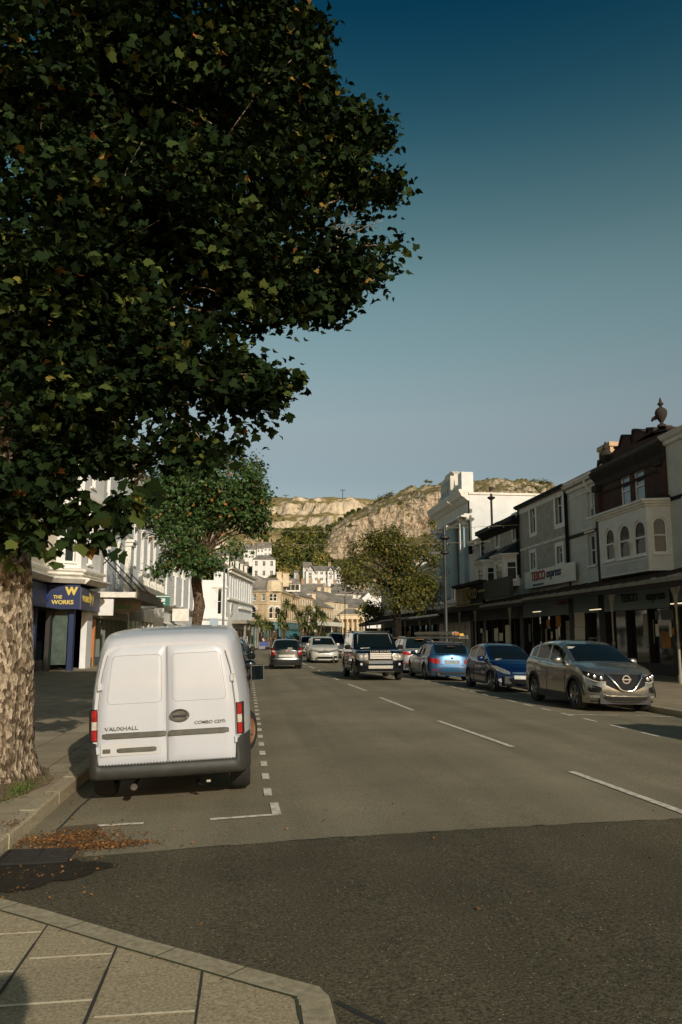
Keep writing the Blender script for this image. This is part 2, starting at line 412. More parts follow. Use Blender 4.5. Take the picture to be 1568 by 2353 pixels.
# cut into thin columns so the surface follows the camber
def clip(poly, x0, x1):
    def cut(P, f, inter):
        o = []
        for a, b in zip(P, P[1:]+P[:1]):
            fa, fb = f(a), f(b)
            if fa: o.append(a)
            if fa != fb: o.append(inter(a, b))
        return o
    def ix(X): return lambda a, b: tuple(a[k]+(b[k]-a[k])*(X-a[0])/(b[0]-a[0]) for k in range(2))
    P = [(p[0], p[1]) for p in poly]
    P = cut(P, lambda p: p[0] >= x0, ix(x0)); P = cut(P, lambda p: p[0] <= x1, ix(x1)); return P
SLM = [mat('speckled_slab_%s' % nm_, tuple(c_*f_ for c_ in (0.50, 0.405, 0.25)), 0.85, vary=0.3, vs=58+4*i_, bump=0.25, bs=160, detail=8, vcol=tuple(c_*f_ for c_ in (0.19, 0.15, 0.085))) for i_, (nm_, f_) in enumerate((('a', 1.0), ('b', .88), ('c', .95), ('d', 1.07)))]
XC_ = [-9, -7, -5, -3.4, -2.48, -2.03, -1.58, -1.135, -0.67, -0.19, 0.262, .5]; ST = {5: 4.6, 6: 4.98, 7: 4.56, 8: 4.36, 9: 4.2}; rsl = random.Random(3)
for k in range(len(XC_)-1):
    Qx = clip(poly, XC_[k], XC_[k+1]); st0 = ST.get(k, 4.7); ys_ = sorted([st0+.55*j_ for j_ in range(-24, 5)])
    ys_ = [-9]+ys_+[9]
    for ya_, yb_ in zip(ys_, ys_[1:]):
        if len(Qx) < 3: continue
        Q = [(y_, x_) for x_, y_ in Qx]; Q = clip(Q, ya_, yb_)
        if len(Q) > 2:
            xm = XC_[k]; Q2 = [(x_, y_) for y_, x_ in Q]
            pv.add([(a, b, zc(max(a, -3))-.002) for a, b in Q2], [tuple(range(len(Q2)))], SLM[rsl.randrange(4)])
struct(pv.build('corner_pavement'))
# slab joints: dark ones along the street, pale mortar across it
jd = mat('dark_joint', (0.035, 0.03, 0.022), 1.0); jc = mat('pale_mortar', (0.78, 0.67, 0.47), 0.9, vary=0.2, vs=30)
jg = mat('mossy_joint', (0.055, 0.06, 0.02), 1.0, vary=.4, vs=30)
jj = MB()
def ytop(x):                                    # inner edge of the border stone at x
    for a, b in zip(inner, inner[1:]):
        if a[0] <= x <= b[0] or b[0] <= x <= a[0]:
            return a[1]+(b[1]-a[1])*(x-a[0])/((b[0]-a[0]) or 1)
    return inner[0][1]
colx = [-2.03, -1.58, -1.135, -0.67, -0.19, 0.262]
for k, x in enumerate(colx):
    y = ytop(x) if k < 5 else 3.86; yy = y
    while yy > 0:
        L = .3; wv = .005+.004*random.random()
        jj.add([(x-wv, yy-L, zc(x)+.002), (x+wv, yy-L, zc(x)+.002), (x+wv, yy, zc(x)+.002), (x-wv, yy, zc(x)+.002)], [(0, 1, 2, 3)], jd); yy -= L
for k in range(5):
    xa, xb = colx[k]+.03, colx[k+1]-.01; st = [4.6, 4.98, 4.56, 4.36, 4.2][k]; y = st+1.2
    while y > .5:
        if k == 4: y -= .6; continue
        lo = xa
        if y-.0 < ytop(xb)-.02:
            n = 6
            for i in range(n):
                a, b = xa+(xb-xa)*i/n, xa+(xb-xa)*(i+1)/n; wv = .008+.004*random.random(); sk = -.05
                ya, yb2 = y+sk*(a-xa), y+sk*(b-xa)
                jj.add([(a, ya-wv, zc(a)+.003), (b, yb2-wv, zc(b)+.003), (b, yb2+wv, zc(b)+.003), (a, ya+wv, zc(a)+.003)], [(0, 1, 2, 3)], jc)
        y -= .55
for a, b in zip(inner[1:-3], inner[2:-3]):
    if random.random() < .8:
        d = Vector((b[0]-a[0], b[1]-a[1])).normalized(); n = Vector((-d.y, d.x))*.007
        jj.add([(a[0]-n.x, a[1]-n.y, zc(a[0])+.003), (b[0]-n.x, b[1]-n.y, zc(b[0])+.003), (b[0]+n.x, b[1]+n.y, zc(b[0])+.003), (a[0]+n.x, a[1]+n.y, zc(a[0])+.003)], [(0, 1, 2, 3)], jg)
struct(jj.build('paving_joints'))
# drain grate in the gutter
def P2(x, y): p = onZ(x, y, -.1); return p
t = thing('drain_grate', 'black iron drain grate in the gutter beside fallen leaves', 'drain', (P2(85, 1972).x, P2(85, 1972).y, rz(-1.6)+.012))
iron = mat('cast_iron', (0.03, 0.028, 0.024), 0.55, metal=.5, vary=.3, vs=20)
b = MB(); b.box(-.27, .27, -.20, .20, -.012, .001, mat('drain_hole', (0.004, 0.004, 0.004), 1)); b.build('shaft_cover', t)
b = MB()
for x0, x1, y0, y1 in ((-.27, .27, -.2, -.17), (-.27, .27, .17, .2), (-.27, -.24, -.17, .17), (.24, .27, -.17, .17), (-.015, .015, -.17, .17)): b.box(x0, x1, y0, y1, .001, .018, iron)
b.build('frame', t)
b = MB()
for k in range(6):
    yy = -.14+k*.056; b.box(-.24, -.015, yy-.012, yy+.012, .002, .015, iron); b.box(.015, .24, yy-.012, yy+.012, .002, .015, iron)
b.build('bars', t)
# earth pit round the trunk
pit = MB(); n = 26; pc = (-2.95, 9.35)
ring = [(pc[0]+(.78+.08*math.sin(3*k)+.05*math.cos(7*k))*math.cos(k*2*math.pi/n)*1.0, pc[1]+(1.55+.12*math.sin(2*k+1))*math.sin(k*2*math.pi/n)) for k in range(n)]
ring = [(min(x, -2.075), y) for x, y in ring]
pit.add([(pc[0], pc[1], .07)]+[(x, y, .027) for x, y in ring], [(0, k+1, (k+1) % n+1) for k in range(n)], M_earth)
struct(pit.build('earth_pit'))

# damp dirty asphalt round the drain
dp = MB(); n = 40; cx_, cy_ = onZ(95, 2000, -.1).xy; M_damp = asphalt('damp_asphalt', (0.050, 0.040, 0.024), (0.018, 0.015, 0.010), (0.20, 0.16, 0.10), 60, .4)
rg = []
for k in range(n):
    a = 2*math.pi*k/n; r_ = 1+.16*math.sin(3*a+1)+.10*math.sin(7*a)+.06*math.sin(13*a); x = cx_+.44*r_*math.cos(a); y = cy_+.36*r_*math.sin(a)-.10; rg.append((max(x, KL+.01) if y > 6.2 else x, y))
dp.add([(x, y, rz(x)+.0125) for x, y in rg], [tuple(range(n))], M_damp); struct(dp.build('damp_patch'))

# joints between the border stones of the corner, patches and oil stains on the old surface
jx = MB()
for k in (2.45, 4.1, 5.6, 7.2):
    i = int(k); f = k-i; o_, n_ = outer[i], outer[i+1]; p_, q_ = inner[i], inner[i+1]
    a = (o_[0]+(n_[0]-o_[0])*f, o_[1]+(n_[1]-o_[1])*f); c_ = (p_[0]+(q_[0]-p_[0])*f-.03, p_[1]+(q_[1]-p_[1])*f-.02)
    d = Vector((c_[0]-a[0], c_[1]-a[1])).normalized(); n = Vector((-d.y, d.x))*.004
    jx.add([(a[0]-n.x, a[1]-n.y, zc(a[0])+.002), (c_[0]-n.x, c_[1]-n.y, zc(c_[0])+.002), (c_[0]+n.x, c_[1]+n.y, zc(c_[0])+.002), (a[0]+n.x, a[1]+n.y, zc(a[0])+.002)], [(0, 1, 2, 3)], jg)
struct(jx.build('border_stone_joints'))

# ---------------------------------------------------------------- building kit
M_white = mat('white_stucco', (0.71, 0.71, 0.69), 0.85, vary=0.14, vs=0.9, bump=0.15, bs=40)
M_cream = mat('cream_stucco', (0.50, 0.45, 0.35), 0.88, vary=0.28, vs=1.3, bump=0.15, bs=40)
M_grey = mat('pebble_dash_grey', (0.46, 0.42, 0.34), 0.95, vary=0.25, vs=2.0, bump=0.8, bs=70)
M_greyw = mat('pale_grey_render', (0.62, 0.59, 0.51), 0.9, vary=0.15, vs=1.2, bump=0.2, bs=60)
M_blueg = mat('blue_grey_paint', (0.30, 0.40, 0.44), 0.8, vary=0.12, vs=1.2)
M_trim = mat('trim_paint', (0.74, 0.71, 0.63), 0.7, vary=0.2, vs=2.5)
M_frame = mat('window_frame_paint', (0.80, 0.78, 0.72), 0.55)
M_glass = mat('window_glass', (0.010, 0.015, 0.017), 0.06, spec=0.35, vary=.5, vs=.6)
M_curt = mat('curtained_glass', (0.17, 0.22, 0.23), 0.12, spec=0.6, vary=0.35, vs=1.5)
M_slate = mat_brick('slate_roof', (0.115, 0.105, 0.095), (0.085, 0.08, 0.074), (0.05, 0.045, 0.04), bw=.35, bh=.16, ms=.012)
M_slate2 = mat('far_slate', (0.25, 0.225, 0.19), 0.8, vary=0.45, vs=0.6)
M_black = mat('black_paint', (0.008, 0.008, 0.008), 0.7, spec=.2)
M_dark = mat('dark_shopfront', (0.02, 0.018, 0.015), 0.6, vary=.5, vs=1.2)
M_red = mat_brick('red_brick', (0.10, 0.042, 0.028), (0.075, 0.032, 0.022), (0.06, 0.045, 0.035), bw=.23, bh=.078, ms=.010)
M_stone = mat('dark_sandstone', (0.035, 0.026, 0.019), 0.95, vary=.4, vs=4, bump=.5)
M_gold = mat_brick('golden_stone', (0.60, 0.46, 0.28), (0.52, 0.395, 0.235), (0.38, 0.29, 0.18), bw=.55, bh=.26, ms=.02)
M_goldtrim = mat('golden_stone_trim', (0.66, 0.54, 0.36), .9, vary=.2, vs=1.2)
M_teal = mat('teal_paint', (0.03, 0.13, 0.145), .5)
M_concrete = mat('canopy_concrete', (0.28, 0.25, 0.19), .9, vary=.35, vs=2)
M_lead = mat('canopy_glass_roof', (0.075, 0.09, 0.085), .35, vary=.4, vs=1.5)
M_pot = mat('terracotta', (0.40, 0.24, 0.14), .9, vary=.3, vs=6)
M_chim = mat_brick('chimney_brick', (0.46, 0.32, 0.20), (0.38, 0.26, 0.16), (0.3, 0.24, 0.17), bw=.23, bh=.08)

def FR(P0, P1, z=0.0, root=None):
    """frame of a wall that runs from P0 to P1: x along it, y into the building, z up"""
    a = Vector((P0[0], P0[1], 0)); b = Vector((P1[0], P1[1], 0)); x = (b-a).normalized(); y = Vector((0, 0, 1)).cross(x)
    M = Matrix(((x.x, y.x, 0, a.x), (x.y, y.y, 0, a.y), (0, 0, 1, z), (0, 0, 0, 1)))
    if root is not None: M = Matrix.Translation(root.location).inverted() @ M
    return M
def put(b, name, root, M, m=None, smooth=None, **kw):
    b.v = [tuple(M @ Vector(v)) for v in b.v]
    return b.build(name, root, m, smooth, **kw)
def O(u0, u1, z0, z1, kind='sash', arch=False, curt=False, nx=1, hood=None, sill=True, rev=.16, sur=0):
    return dict(u0=u0, u1=u1, z0=z0, z1=z1, kind=kind, arch=arch, curt=curt, nx=nx, hood=hood, sill=sill, rev=rev, sur=sur)
def wallgrid(W, z0, z1, ops, m, t=.3, back=None):
    """one wall sheet with real openings and reveals"""
    b = MB()
    us = sorted(set([0, W]+[o[k] for o in ops for k in ('u0', 'u1')])); zs = sorted(set([z0, z1]+[o[k] for o in ops for k in ('z0', 'z1')]))
    us = [u for u in us if 0 <= u <= W]; zs = [z for z in zs if z0 <= z <= z1]
    for i in range(len(us)-1):
        for j in range(len(zs)-1):
            uc, zc_ = (us[i]+us[i+1])/2, (zs[j]+zs[j+1])/2
            if any(o['u0'] < uc < o['u1'] and o['z0'] < zc_ < o['z1'] for o in ops): continue
            b.add([(us[i], 0, zs[j]), (us[i+1], 0, zs[j]), (us[i+1], 0, zs[j+1]), (us[i], 0, zs[j+1])], [(0, 1, 2, 3)], m)
    for o in ops:
        a, c, d, e = o['u0'], o['u1'], o['z0'], o['z1']
        b.add([(a, 0, d), (a, t, d), (a, t, e), (a, 0, e)], [(0, 1, 2, 3)], m); b.add([(c, 0, d), (c, t, d), (c, t, e), (c, 0, e)], [(3, 2, 1, 0)], m)
        b.add([(a, 0, d), (c, 0, d), (c, t, d), (a, t, d)], [(0, 1, 2, 3)], m); b.add([(a, 0, e), (c, 0, e), (c, t, e), (a, t, e)], [(3, 2, 1, 0)], m)
        if o['arch']:
            r = (c-a)/2; uc = (a+c)/2; zc_ = e-r; n = 8
            for s in (-1, 1):
                arc = [(uc+s*r*math.cos(k*math.pi/2/n), zc_+r*math.sin(k*math.pi/2/n)) for k in range(n+1)]
                pts = arc+[(uc+s*r, e)]
                b.prism(pts, 'y', .002, t-.01, m)
    return b
def window(root, M, o, fm=None, gm=None):
    fm = fm or M_frame; a, c, d, e = o['u0'], o['u1'], o['z0'], o['z1']; y = o['rev']; f = min(.085, (c-a)*.11); b = MB()
    b.box(a, a+f, y-.03, y+.05, d, e, fm); b.box(c-f, c, y-.03, y+.05, d, e, fm)
    b.box(a+f, c-f, y-.03, y+.05, d, d+f, fm); b.box(a+f, c-f, y-.03, y+.05, e-f, e, fm)
    k = o['kind']; mz = d+(e-d)*.5
    if k in ('sash', 'bars'): b.box(a+f, c-f, y-.045, y+.04, mz-f*.4, mz+f*.4, fm)
    if k == 'cas':
        mz = d+(e-d)*.66; b.box(a+f, c-f, y-.02, y+.04, mz-f*.35, mz+f*.35, fm)
    nx = o['nx']
    for i in range(1, nx):
        u = a+(c-a)*i/nx; q = f*.35 if k == 'bars' else f*.5; b.box(u-q, u+q, y-.02, y+.035, d+f, e-f, fm)
    if k == 'bars':
        for zz in (d+(e-d)*.25, d+(e-d)*.75): b.box(a+f, c-f, y-.015, y+.03, zz-f*.25, zz+f*.25, fm)
    if o['arch']:
        r = (c-a)/2-.002; uc = (a+c)/2; zc_ = e-r; n = 8
        pts = [(uc+r*math.cos(q*math.pi/n), zc_+r*math.sin(q*math.pi/n)) for q in range(n+1)]
        pin = [(uc+(r-f)*math.cos(q*math.pi/n), zc_+(r-f)*math.sin(q*math.pi/n)) for q in range(n+1)]
        for q in range(n): b.prism([pts[q], pts[q+1], pin[q+1], pin[q]], 'y', y-.032, y+.045, fm)
    if o['sur']:
        s = o['sur']; b.box(a-s, a, -.03, .04, d-s, e+s, fm); b.box(c, c+s, -.03, .04, d-s, e+s, fm); b.box(a, c, -.03, .04, e, e+s, fm); b.box(a, c, -.03, .04, d-s, d, fm)
    elif o['sill']: b.box(a-.06, c+.06, -.09, .05, d-.09, d-.002, fm)
    if o['hood'] == 'flat':
        b.box(a-.22, c+.22, -.24, -.001, e+.22, e+.30, M_trim); b.box(a-.16, c+.16, -.14, -.001, e+.10, e+.219, M_trim)
        b.box(a-.14, a-.01, -.05, -.001, d, e+.10, M_trim); b.box(c+.01, c+.14, -.05, -.001, d, e+.10, M_trim)
    if o['hood'] == 'arch':
        uc = (a+c)/2; n = 12
        for rr, yy in (((c-a)/2+.06, -.10), ((c-a)/2+.20, -.16)):
            zc_ = e-(c-a)/2
            for q in range(n):
                t0, t1 = q*math.pi/n, (q+1)*math.pi/n
                b.prism([(uc+rr*math.cos(t0), zc_+rr*math.sin(t0)), (uc+rr*math.cos(t1), zc_+rr*math.sin(t1)), (uc+(rr+.13)*math.cos(t1), zc_+(rr+.13)*math.sin(t1)), (uc+(rr+.13)*math.cos(t0), zc_+(rr+.13)*math.sin(t0))], 'y', yy, 0, M_trim)
    fr = put(b, 'window', root, M)
    p = MB(); p.box(a+.01, c-.01, y+.012, y+.024, d+.01, e-.01, gm or (M_curt if o['curt'] else M_glass)); put(p, 'pane', fr, M)
    return fr
def front(root, P0, P1, z0, z1, ops, m, name='wall', t=.3, fm=None):
    M = FR(P0, P1, 0, root); W = math.dist(P0, P1)
    wl = put(wallgrid(W, z0, z1, ops, m, t), name, root, M)
    for o in ops: window(root, M, o, fm)
    return wl
def mould(b, W, z, prof, m, u0=0.0):
    """cornice: prof is [(out, dz)...] going up, run along the wall from u0 to W"""
    pts = [(0.0, z+prof[0][1])]+[(-o_, z+d) for o_, d in prof]+[(0.0, z+prof[-1][1])]
    b.prism(pts, 'x', u0, W, m)
def shell(root, pts, z0, z1, m, skip=(), name='side_wall'):
    """the other walls and the top of a building; pts go round with the inside on the left"""
    b = MB(); n = len(pts)
    for i in range(n):
        if i in skip: continue
        (xa, ya), (xb, yb) = pts[i], pts[(i+1) % n]; b.add([(xa, ya, z0), (xb, yb, z0), (xb, yb, z1), (xa, ya, z1)], [(0, 1, 2, 3)], m)
    b.add([(x, y, z1-.01) for x, y in pts], [tuple(range(n))], m)
    return put(b, name, root, Matrix.Translation(root.location).inverted())
def gable_roof(root, P0, P1, depth, z, h, m, over=.35, hip=0.0, name='roof', par=None):
    W = math.dist(P0, P1); M = FR(P0, P1, 0, root); b = MB(); o_ = over; c = .14; d = depth
    q = [(-o_*.3, -o_, z), (W+o_*.3, -o_, z), (W+o_*.3, d+o_, z), (-o_*.3, d+o_, z)]; rr = [(hip, d/2, z+h), (W-hip, d/2, z+h)]
    b.add(q+rr+[(x, y, zz-c) for x, y, zz in q], [(0, 1, 5, 4), (2, 3, 4, 5), (1, 2, 5), (3, 0, 4), (0, 6, 7, 1), (1, 7, 8, 2), (2, 8, 9, 3), (3, 9, 6, 0), (6, 9, 8, 7)], m)
    return put(b, name, root, M)
def chimney(root, x, y, z0, z1, wx, wy, n=4, m=None, par=None, pots=True):
    b = MB(); m = m or M_chim; b.box(x-wx/2, x+wx/2, y-wy/2, y+wy/2, z0, z1-.25, m); b.box(x-wx/2-.08, x+wx/2+.08, y-wy/2-.08, y+wy/2+.08, z1-.25, z1, m)
    I = Matrix.Translation(root.location).inverted(); c = put(b, 'chimney', root, I)
    if pots:
        long_x = wx >= wy
        p = MB()
        for k in range(n):
            t = (k+.5)/n-.5; cx = x+(wx*t if long_x else 0); cy = y+(0 if long_x else wy*t)
            p.lathe([(.12, z1), (.10, z1+.08), (.09, z1+.28), (.12, z1+.31), (.12, z1+.36)], (cx, cy, 0), 8, M_pot)
        put(p, 'chimney_pots', c, I)
    return c
M_shop = [mat('shop_glass', (0.015, 0.02, 0.02), .05, spec=.6)]
M_postw = mat('pale_poster', (0.50, 0.45, 0.34), .8, vary=.35, vs=5)
M_posto = mat('orange_poster', (0.50, 0.22, 0.05), .8)
M_postg = mat('grey_green_paint', (0.10, 0.13, 0.11), .6)
def shopfront(root, P0, P1, z1, panels=4, m=None, posters=0, fascia=None, fz=1.05, seed=0):
    """ground floor: pilasters, stall riser, glazing set back, door"""
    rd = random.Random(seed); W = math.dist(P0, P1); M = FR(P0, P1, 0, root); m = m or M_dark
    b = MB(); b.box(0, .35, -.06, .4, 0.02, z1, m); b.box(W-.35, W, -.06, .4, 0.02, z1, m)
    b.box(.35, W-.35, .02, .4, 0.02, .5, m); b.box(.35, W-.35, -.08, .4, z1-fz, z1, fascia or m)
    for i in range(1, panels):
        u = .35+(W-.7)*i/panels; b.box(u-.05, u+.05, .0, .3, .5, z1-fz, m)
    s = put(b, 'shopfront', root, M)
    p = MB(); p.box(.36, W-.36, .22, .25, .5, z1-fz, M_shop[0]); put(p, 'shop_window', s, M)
    for k in range(posters):
        u = rd.uniform(.6, W-1.4); zb = rd.uniform(.7, 1.4); wd = rd.uniform(.35, .8); hh = rd.uniform(.6, 1.5)
        q = MB(); q.box(u, u+wd, .195, .21, zb, min(zb+hh, z1-fz-.1), [M_postw, M_postw, M_posto, M_postg][k % 4]); put(q, 'poster', s, M)
    return s

# ---------------------------------------------------------------- right side of the street, facades on x = 17.5
XR = 17.5
def U(px, py, yf):                              # point on the right-hand facade plane: (distance from far end yf, height)
    p = onX(px, py, XR); return yf-p.y, p.z
def six(x, y): return 1206.2+.2319*x, 890.3+.2319*y       # reference crops used while measuring
def five(x, y): return 976.4+.2319*x, 1062.6+.2319*y
def cr(c, x0, x1, y0, y1, yf, **k):             # window opening from four measured pixel edges
    a = U(*c(x0, (y0+y1)/2), yf)[0]; b = U(*c(x1, (y0+y1)/2), yf)[0]; xm = (x0+x1)/2
    return O(a, b, U(*c(xm, y1), yf)[1], U(*c(xm, y0), yf)[1], **k)
ROWR = 'shops along the shaded right side of the street'
def rroot(name, label, yf, yn, group=ROWR): return thing(name, label, 'building', (XR, (yf+yn)/2, 0), 0, group)
CORN = [(.05, -.38), (.12, -.34), (.12, -.22), (.24, -.14), (.30, -.05), (.34, 0), (.34, .03)]
def body_r(r, yf, yn, z1, m, D=9, z0=0, slate=True, rh=2.2):
    shell(r, [(XR, yf), (XR, yn), (XR+D, yn), (XR+D, yf)], z0, z1, m, skip=(0,))
    if slate: gable_roof(r, (XR, yf), (XR, yn), D, z1+.02, rh, M_slate, over=.25)

# R0 nearest cream building, mostly out of frame
yf, yn = 31.15, 19.5
r = rroot('shop_building', 'grey rendered building with a white cornice adjoining the red brick front on its street side', yf, yn)
front(r, (XR, yf), (XR, yn), 3.9, 10.0, [O(1.6, 2.7, 4.9, 6.9, hood='flat'), O(6, 7.1, 4.9, 6.9, hood='flat'), O(1.6, 2.7, 7.7, 9.1), O(6, 7.1, 7.7, 9.1)], M_greyw)
b = MB(); mould(b, yf-yn, 10.0, CORN, M_trim); mould(b, yf-yn, 7.35, [(.06, -.12), (.10, -.04), (.10, .02)], M_black); mould(b, yf-yn, 4.15, [(.1, -.1), (.16, .0)], M_dark); put(b, 'cornice', r, FR((XR, yf), (XR, yn), 0, r))
body_r(r, yf, yn, 10.0, M_greyw); shopfront(r, (XR, yf), (XR, yn), 3.9, 5, posters=6, seed=3, fascia=mat('slate_blue_fascia', (0.24, 0.32, 0.35), .6))

# R1 red brick front with shaped gable and white bay
yf, yn = 38.0, 31.15; W = yf-yn
r = rroot('brick_building', 'narrow dark red brick building with shaped parapet and white arched bay window', yf, yn)
ops = [cr(six, 950, 1045, 870, 1180, yf, curt=True, rev=.08), cr(six, 1085, 1187, 812, 1135, yf, curt=True, rev=.08)]
front(r, (XR, yf), (XR, yn), 3.9, 10.05, ops, M_red)
M = FR((XR, yf), (XR, yn), 0, r)
b = MB(); mould(b, W, 9.55, [(.06, -.5), (.10, -.4), (.10, -.2), (.22, -.05), (.32, .05), (.40, .18), (.40, .26)], M_stone)
mould(b, W, 8.75, [(.04, -.10), (.08, 0)], M_stone); b.box(0, .42, -.14, .02, 3.95, 9.1, M_red); b.box(W-.5, W, -.14, .02, 3.95, 9.1, M_red)
b.box(.05, .6, -.30, .0, 8.85, 9.15, M_stone); b.box(W-.6, W-.05, -.30, .0, 8.85, 9.15, M_stone)
put(b, 'cornice', r, M)
b = MB()
gp_ = [(0, 9.8), (0, 9.95)]+[(max(.1, U(*six(x_, y_), yf)[0]), U(*six(x_, y_), yf)[1]) for x_, y_ in ((890, 610), (935, 600), (962, 495), (975, 486), (1045, 486), (1062, 560), (1070, 440), (1090, 428), (1142, 430), (1200, 462), (1210, 460), (1213, 418), (1282, 415), (1290, 455), (1340, 440), (1415, 425), (1418, 408))]+[(W, 10.55), (W, 9.8)]
b.prism(gp_, 'y', 0.02, .35, M_red)
gt = [(u, z) for u, z in gp_[2:-2]]
for (u0, z0), (u1, z1) in zip(gt, gt[1:]):
    b.prism([(u0, z0), (u1, z1), (u1, z1+.10), (u0, z0+.10)], 'y', -.06, .42, M_stone)
pass
put(b, 'parapet', r, M)
body_r(r, yf, yn, 10.0, M_red, rh=1.6)
b = MB(); pf = [(.26, 10.1), (.26, 10.35), (.12, 10.45), (.14, 10.6), (.30, 10.8), (.36, 11.05), (.30, 11.25), (.16, 11.36), (.2, 11.44), (.15, 11.5), (.12, 11.62), (.03, 11.8)]
fx, fz = 1.35, -.62; pf = [(a_*.9, z+fz) for a_, z in pf]; b.lathe(pf, (fx, -.05, 0), 12, M_stone); b.tube([(fx, -.05, 10.9+fz), (fx-.2, -.35, 10.8+fz), (fx-.25, -.42, 10.55+fz)], [.16, .12, .03], 6, M_stone); b.tube([(fx, -.05, 10.9+fz), (fx+.2, -.35, 10.8+fz)], [.16, .05], 6, M_stone)
put(b, 'finial', r, M, smooth=40)
b = MB(); pf = [(.32, 10.95), (.30, 11.1), (.13, 11.2), (.12, 11.32), (.20, 11.42), (.38, 11.75), (.42, 12.0), (.36, 12.22), (.20, 12.36), (.10, 12.42), (.09, 12.5), (.20, 12.62), (.21, 12.68), (.10, 12.8), (.08, 12.95), (.02, 13.15)]
pf = [(a_*.62, 10.5+(z-10.95)*.60) for a_, z in pf]; b.lathe(pf, (W-.15, -.02, 0), 14, M_stone); b.tube([(W-.15, -.02, 11.02), (W-.33, -.30, 10.9), (W-.38, -.35, 10.8)], [.12, .08, .04], 6, M_stone)
put(b, 'finial', r, M, smooth=40)
# white bay: projects .9 m, right cheek canted
bw, bo = 5.15, .95; u0 = -.22
root_b = r
def bay(root, M0, u0, u1, out, zb, zt, fops, chL, chR, cant, m, roofm, roof_h=.5, corn=True, cw=.35):
    """bay window hung on a wall: front face plus two canted cheeks"""
    P = lambda u, y: (M0 @ Vector((u, y, 0)))
    A, B, C_, D_ = P(u0, 0), P(u0+cant, -out), P(u1-cant, -out), P(u1, 0)
    L = Matrix.Translation(root.location)
    segs = [(A, B, chL), (B, C_, fops), (C_, D_, chR)]
    b = MB(); holder = None
    for k, (p, q, ops) in enumerate(segs):
        pw, qw = L @ p, L @ q
        o = front(root, (pw.x, pw.y), (qw.x, qw.y), zb, zt, ops, m, name='bay_wall', t=.2)
    b = MB(); pl = [(u0, 0), (u0+cant, -out), (u1-cant, -out), (u1, 0)]
    b.prism([(a, c) for a, c in pl], 'z', zb-.08, zb-.001, m)
    put(b, 'bay_floor', root, M0)
    if corn:
        b = MB()
        for z_, e in ((zt, .07), (zt+.10, .16), (zt+.20, .24)):
            b.prism([(u0-e, 0), (u0+cant-e*.6, -out-e), (u1-cant+e*.6, -out-e), (u1+e, 0)], 'z', z_, z_+.10, M_trim)
    if corn: put(b, 'bay_cornice', root, M0)
    b = MB()
    zz = zt+(.302 if corn else .02); e = .2
    v = [(u0-e, 0, zz), (u0+cant-e*.6, -out-e, zz), (u1-cant+e*.6, -out-e, zz), (u1+e, 0, zz), (u0+.3, 0, zz+roof_h), (u1-.3, 0, zz+roof_h)]
    b.add(v, [(0, 1, 4), (1, 2, 5, 4), (2, 3, 5), (0, 3, 2, 1)], roofm)
    put(b, 'bay_roof', root, M0)
M_bayw = mat('bay_white_paint', (0.72, 0.69, 0.62), .7, vary=.12, vs=2)
M_bayb = mat_brick('painted_brick', (0.68, 0.65, 0.58), (0.64, 0.61, 0.54), (0.45, 0.42, 0.38), bw=.23, bh=.078, ms=.008)
fw = 4.35
aw = [O(.38, 1.22, 5.15, 7.05, arch=True, rev=.1), O(1.62, 2.46, 5.15, 7.05, arch=True, rev=.1), O(2.86, 3.70, 5.15, 7.05, arch=True, rev=.1)]
XB = XR-.95
def UB(x, y): p = onX(*six(x, y), XB); return yf-p.y, p.z
bl, br = UB(742, 1600)[0], UB(1218, 1500)[0]; bz0, bz1 = UB(1000, 1835)[1], UB(1000, 1240)[1]
def aw_(x0, x1, y0, y1):
    a = UB(x0, (y0+y1)/2)[0]-bl; c = UB(x1, (y0+y1)/2)[0]-bl; return O(a, c, UB((x0+x1)/2, y1)[1], UB((x0+x1)/2, y0)[1], arch=True, rev=.1)
cq = U(1350, 1500, yf)[0]; cq = yf-onX(*six(1352, 1500), XR).y
cant = max(.25, cq-br); LK = math.hypot(cant, .95)
zw0, zw1 = aw_(920, 1038, 1352, 1692)['z0'], aw_(920, 1038, 1352, 1692)['z1']
bay(r, M, bl-cant, br+cant, .95, bz0, bz1, [aw_(784, 885, 1390, 1718), aw_(918, 1038, 1350, 1694), aw_(1066, 1192, 1310, 1664)], [O(LK*.3, LK*.7, zw0, zw1, arch=True, rev=.1)], [O(LK*.22, LK*.82, zw0, zw1, arch=True, rev=.1)], cant, M_bayw, M_stone, roof_h=.35)
b = MB(); b.box(bl+.02, br-.02, -.966, -.952, bz0+.02, zw0-.22, M_bayb)
for x_ in (901, 1052): u = UB(x_, 1500)[0]; b.box(u-.11, u+.11, -1.03, -.951, zw1-.95, zw1-.75, M_trim); b.box(u-.07, u+.07, -1.0, -.951, zw0-.05, zw1-.95, M_trim)
put(b, 'bay_panel', r, M)
shopfront(r, (XR, yf), (XR, yn), 3.9, 3, posters=3, seed=5, fascia=mat('slate_blue_fascia', (0, 0, 0)))

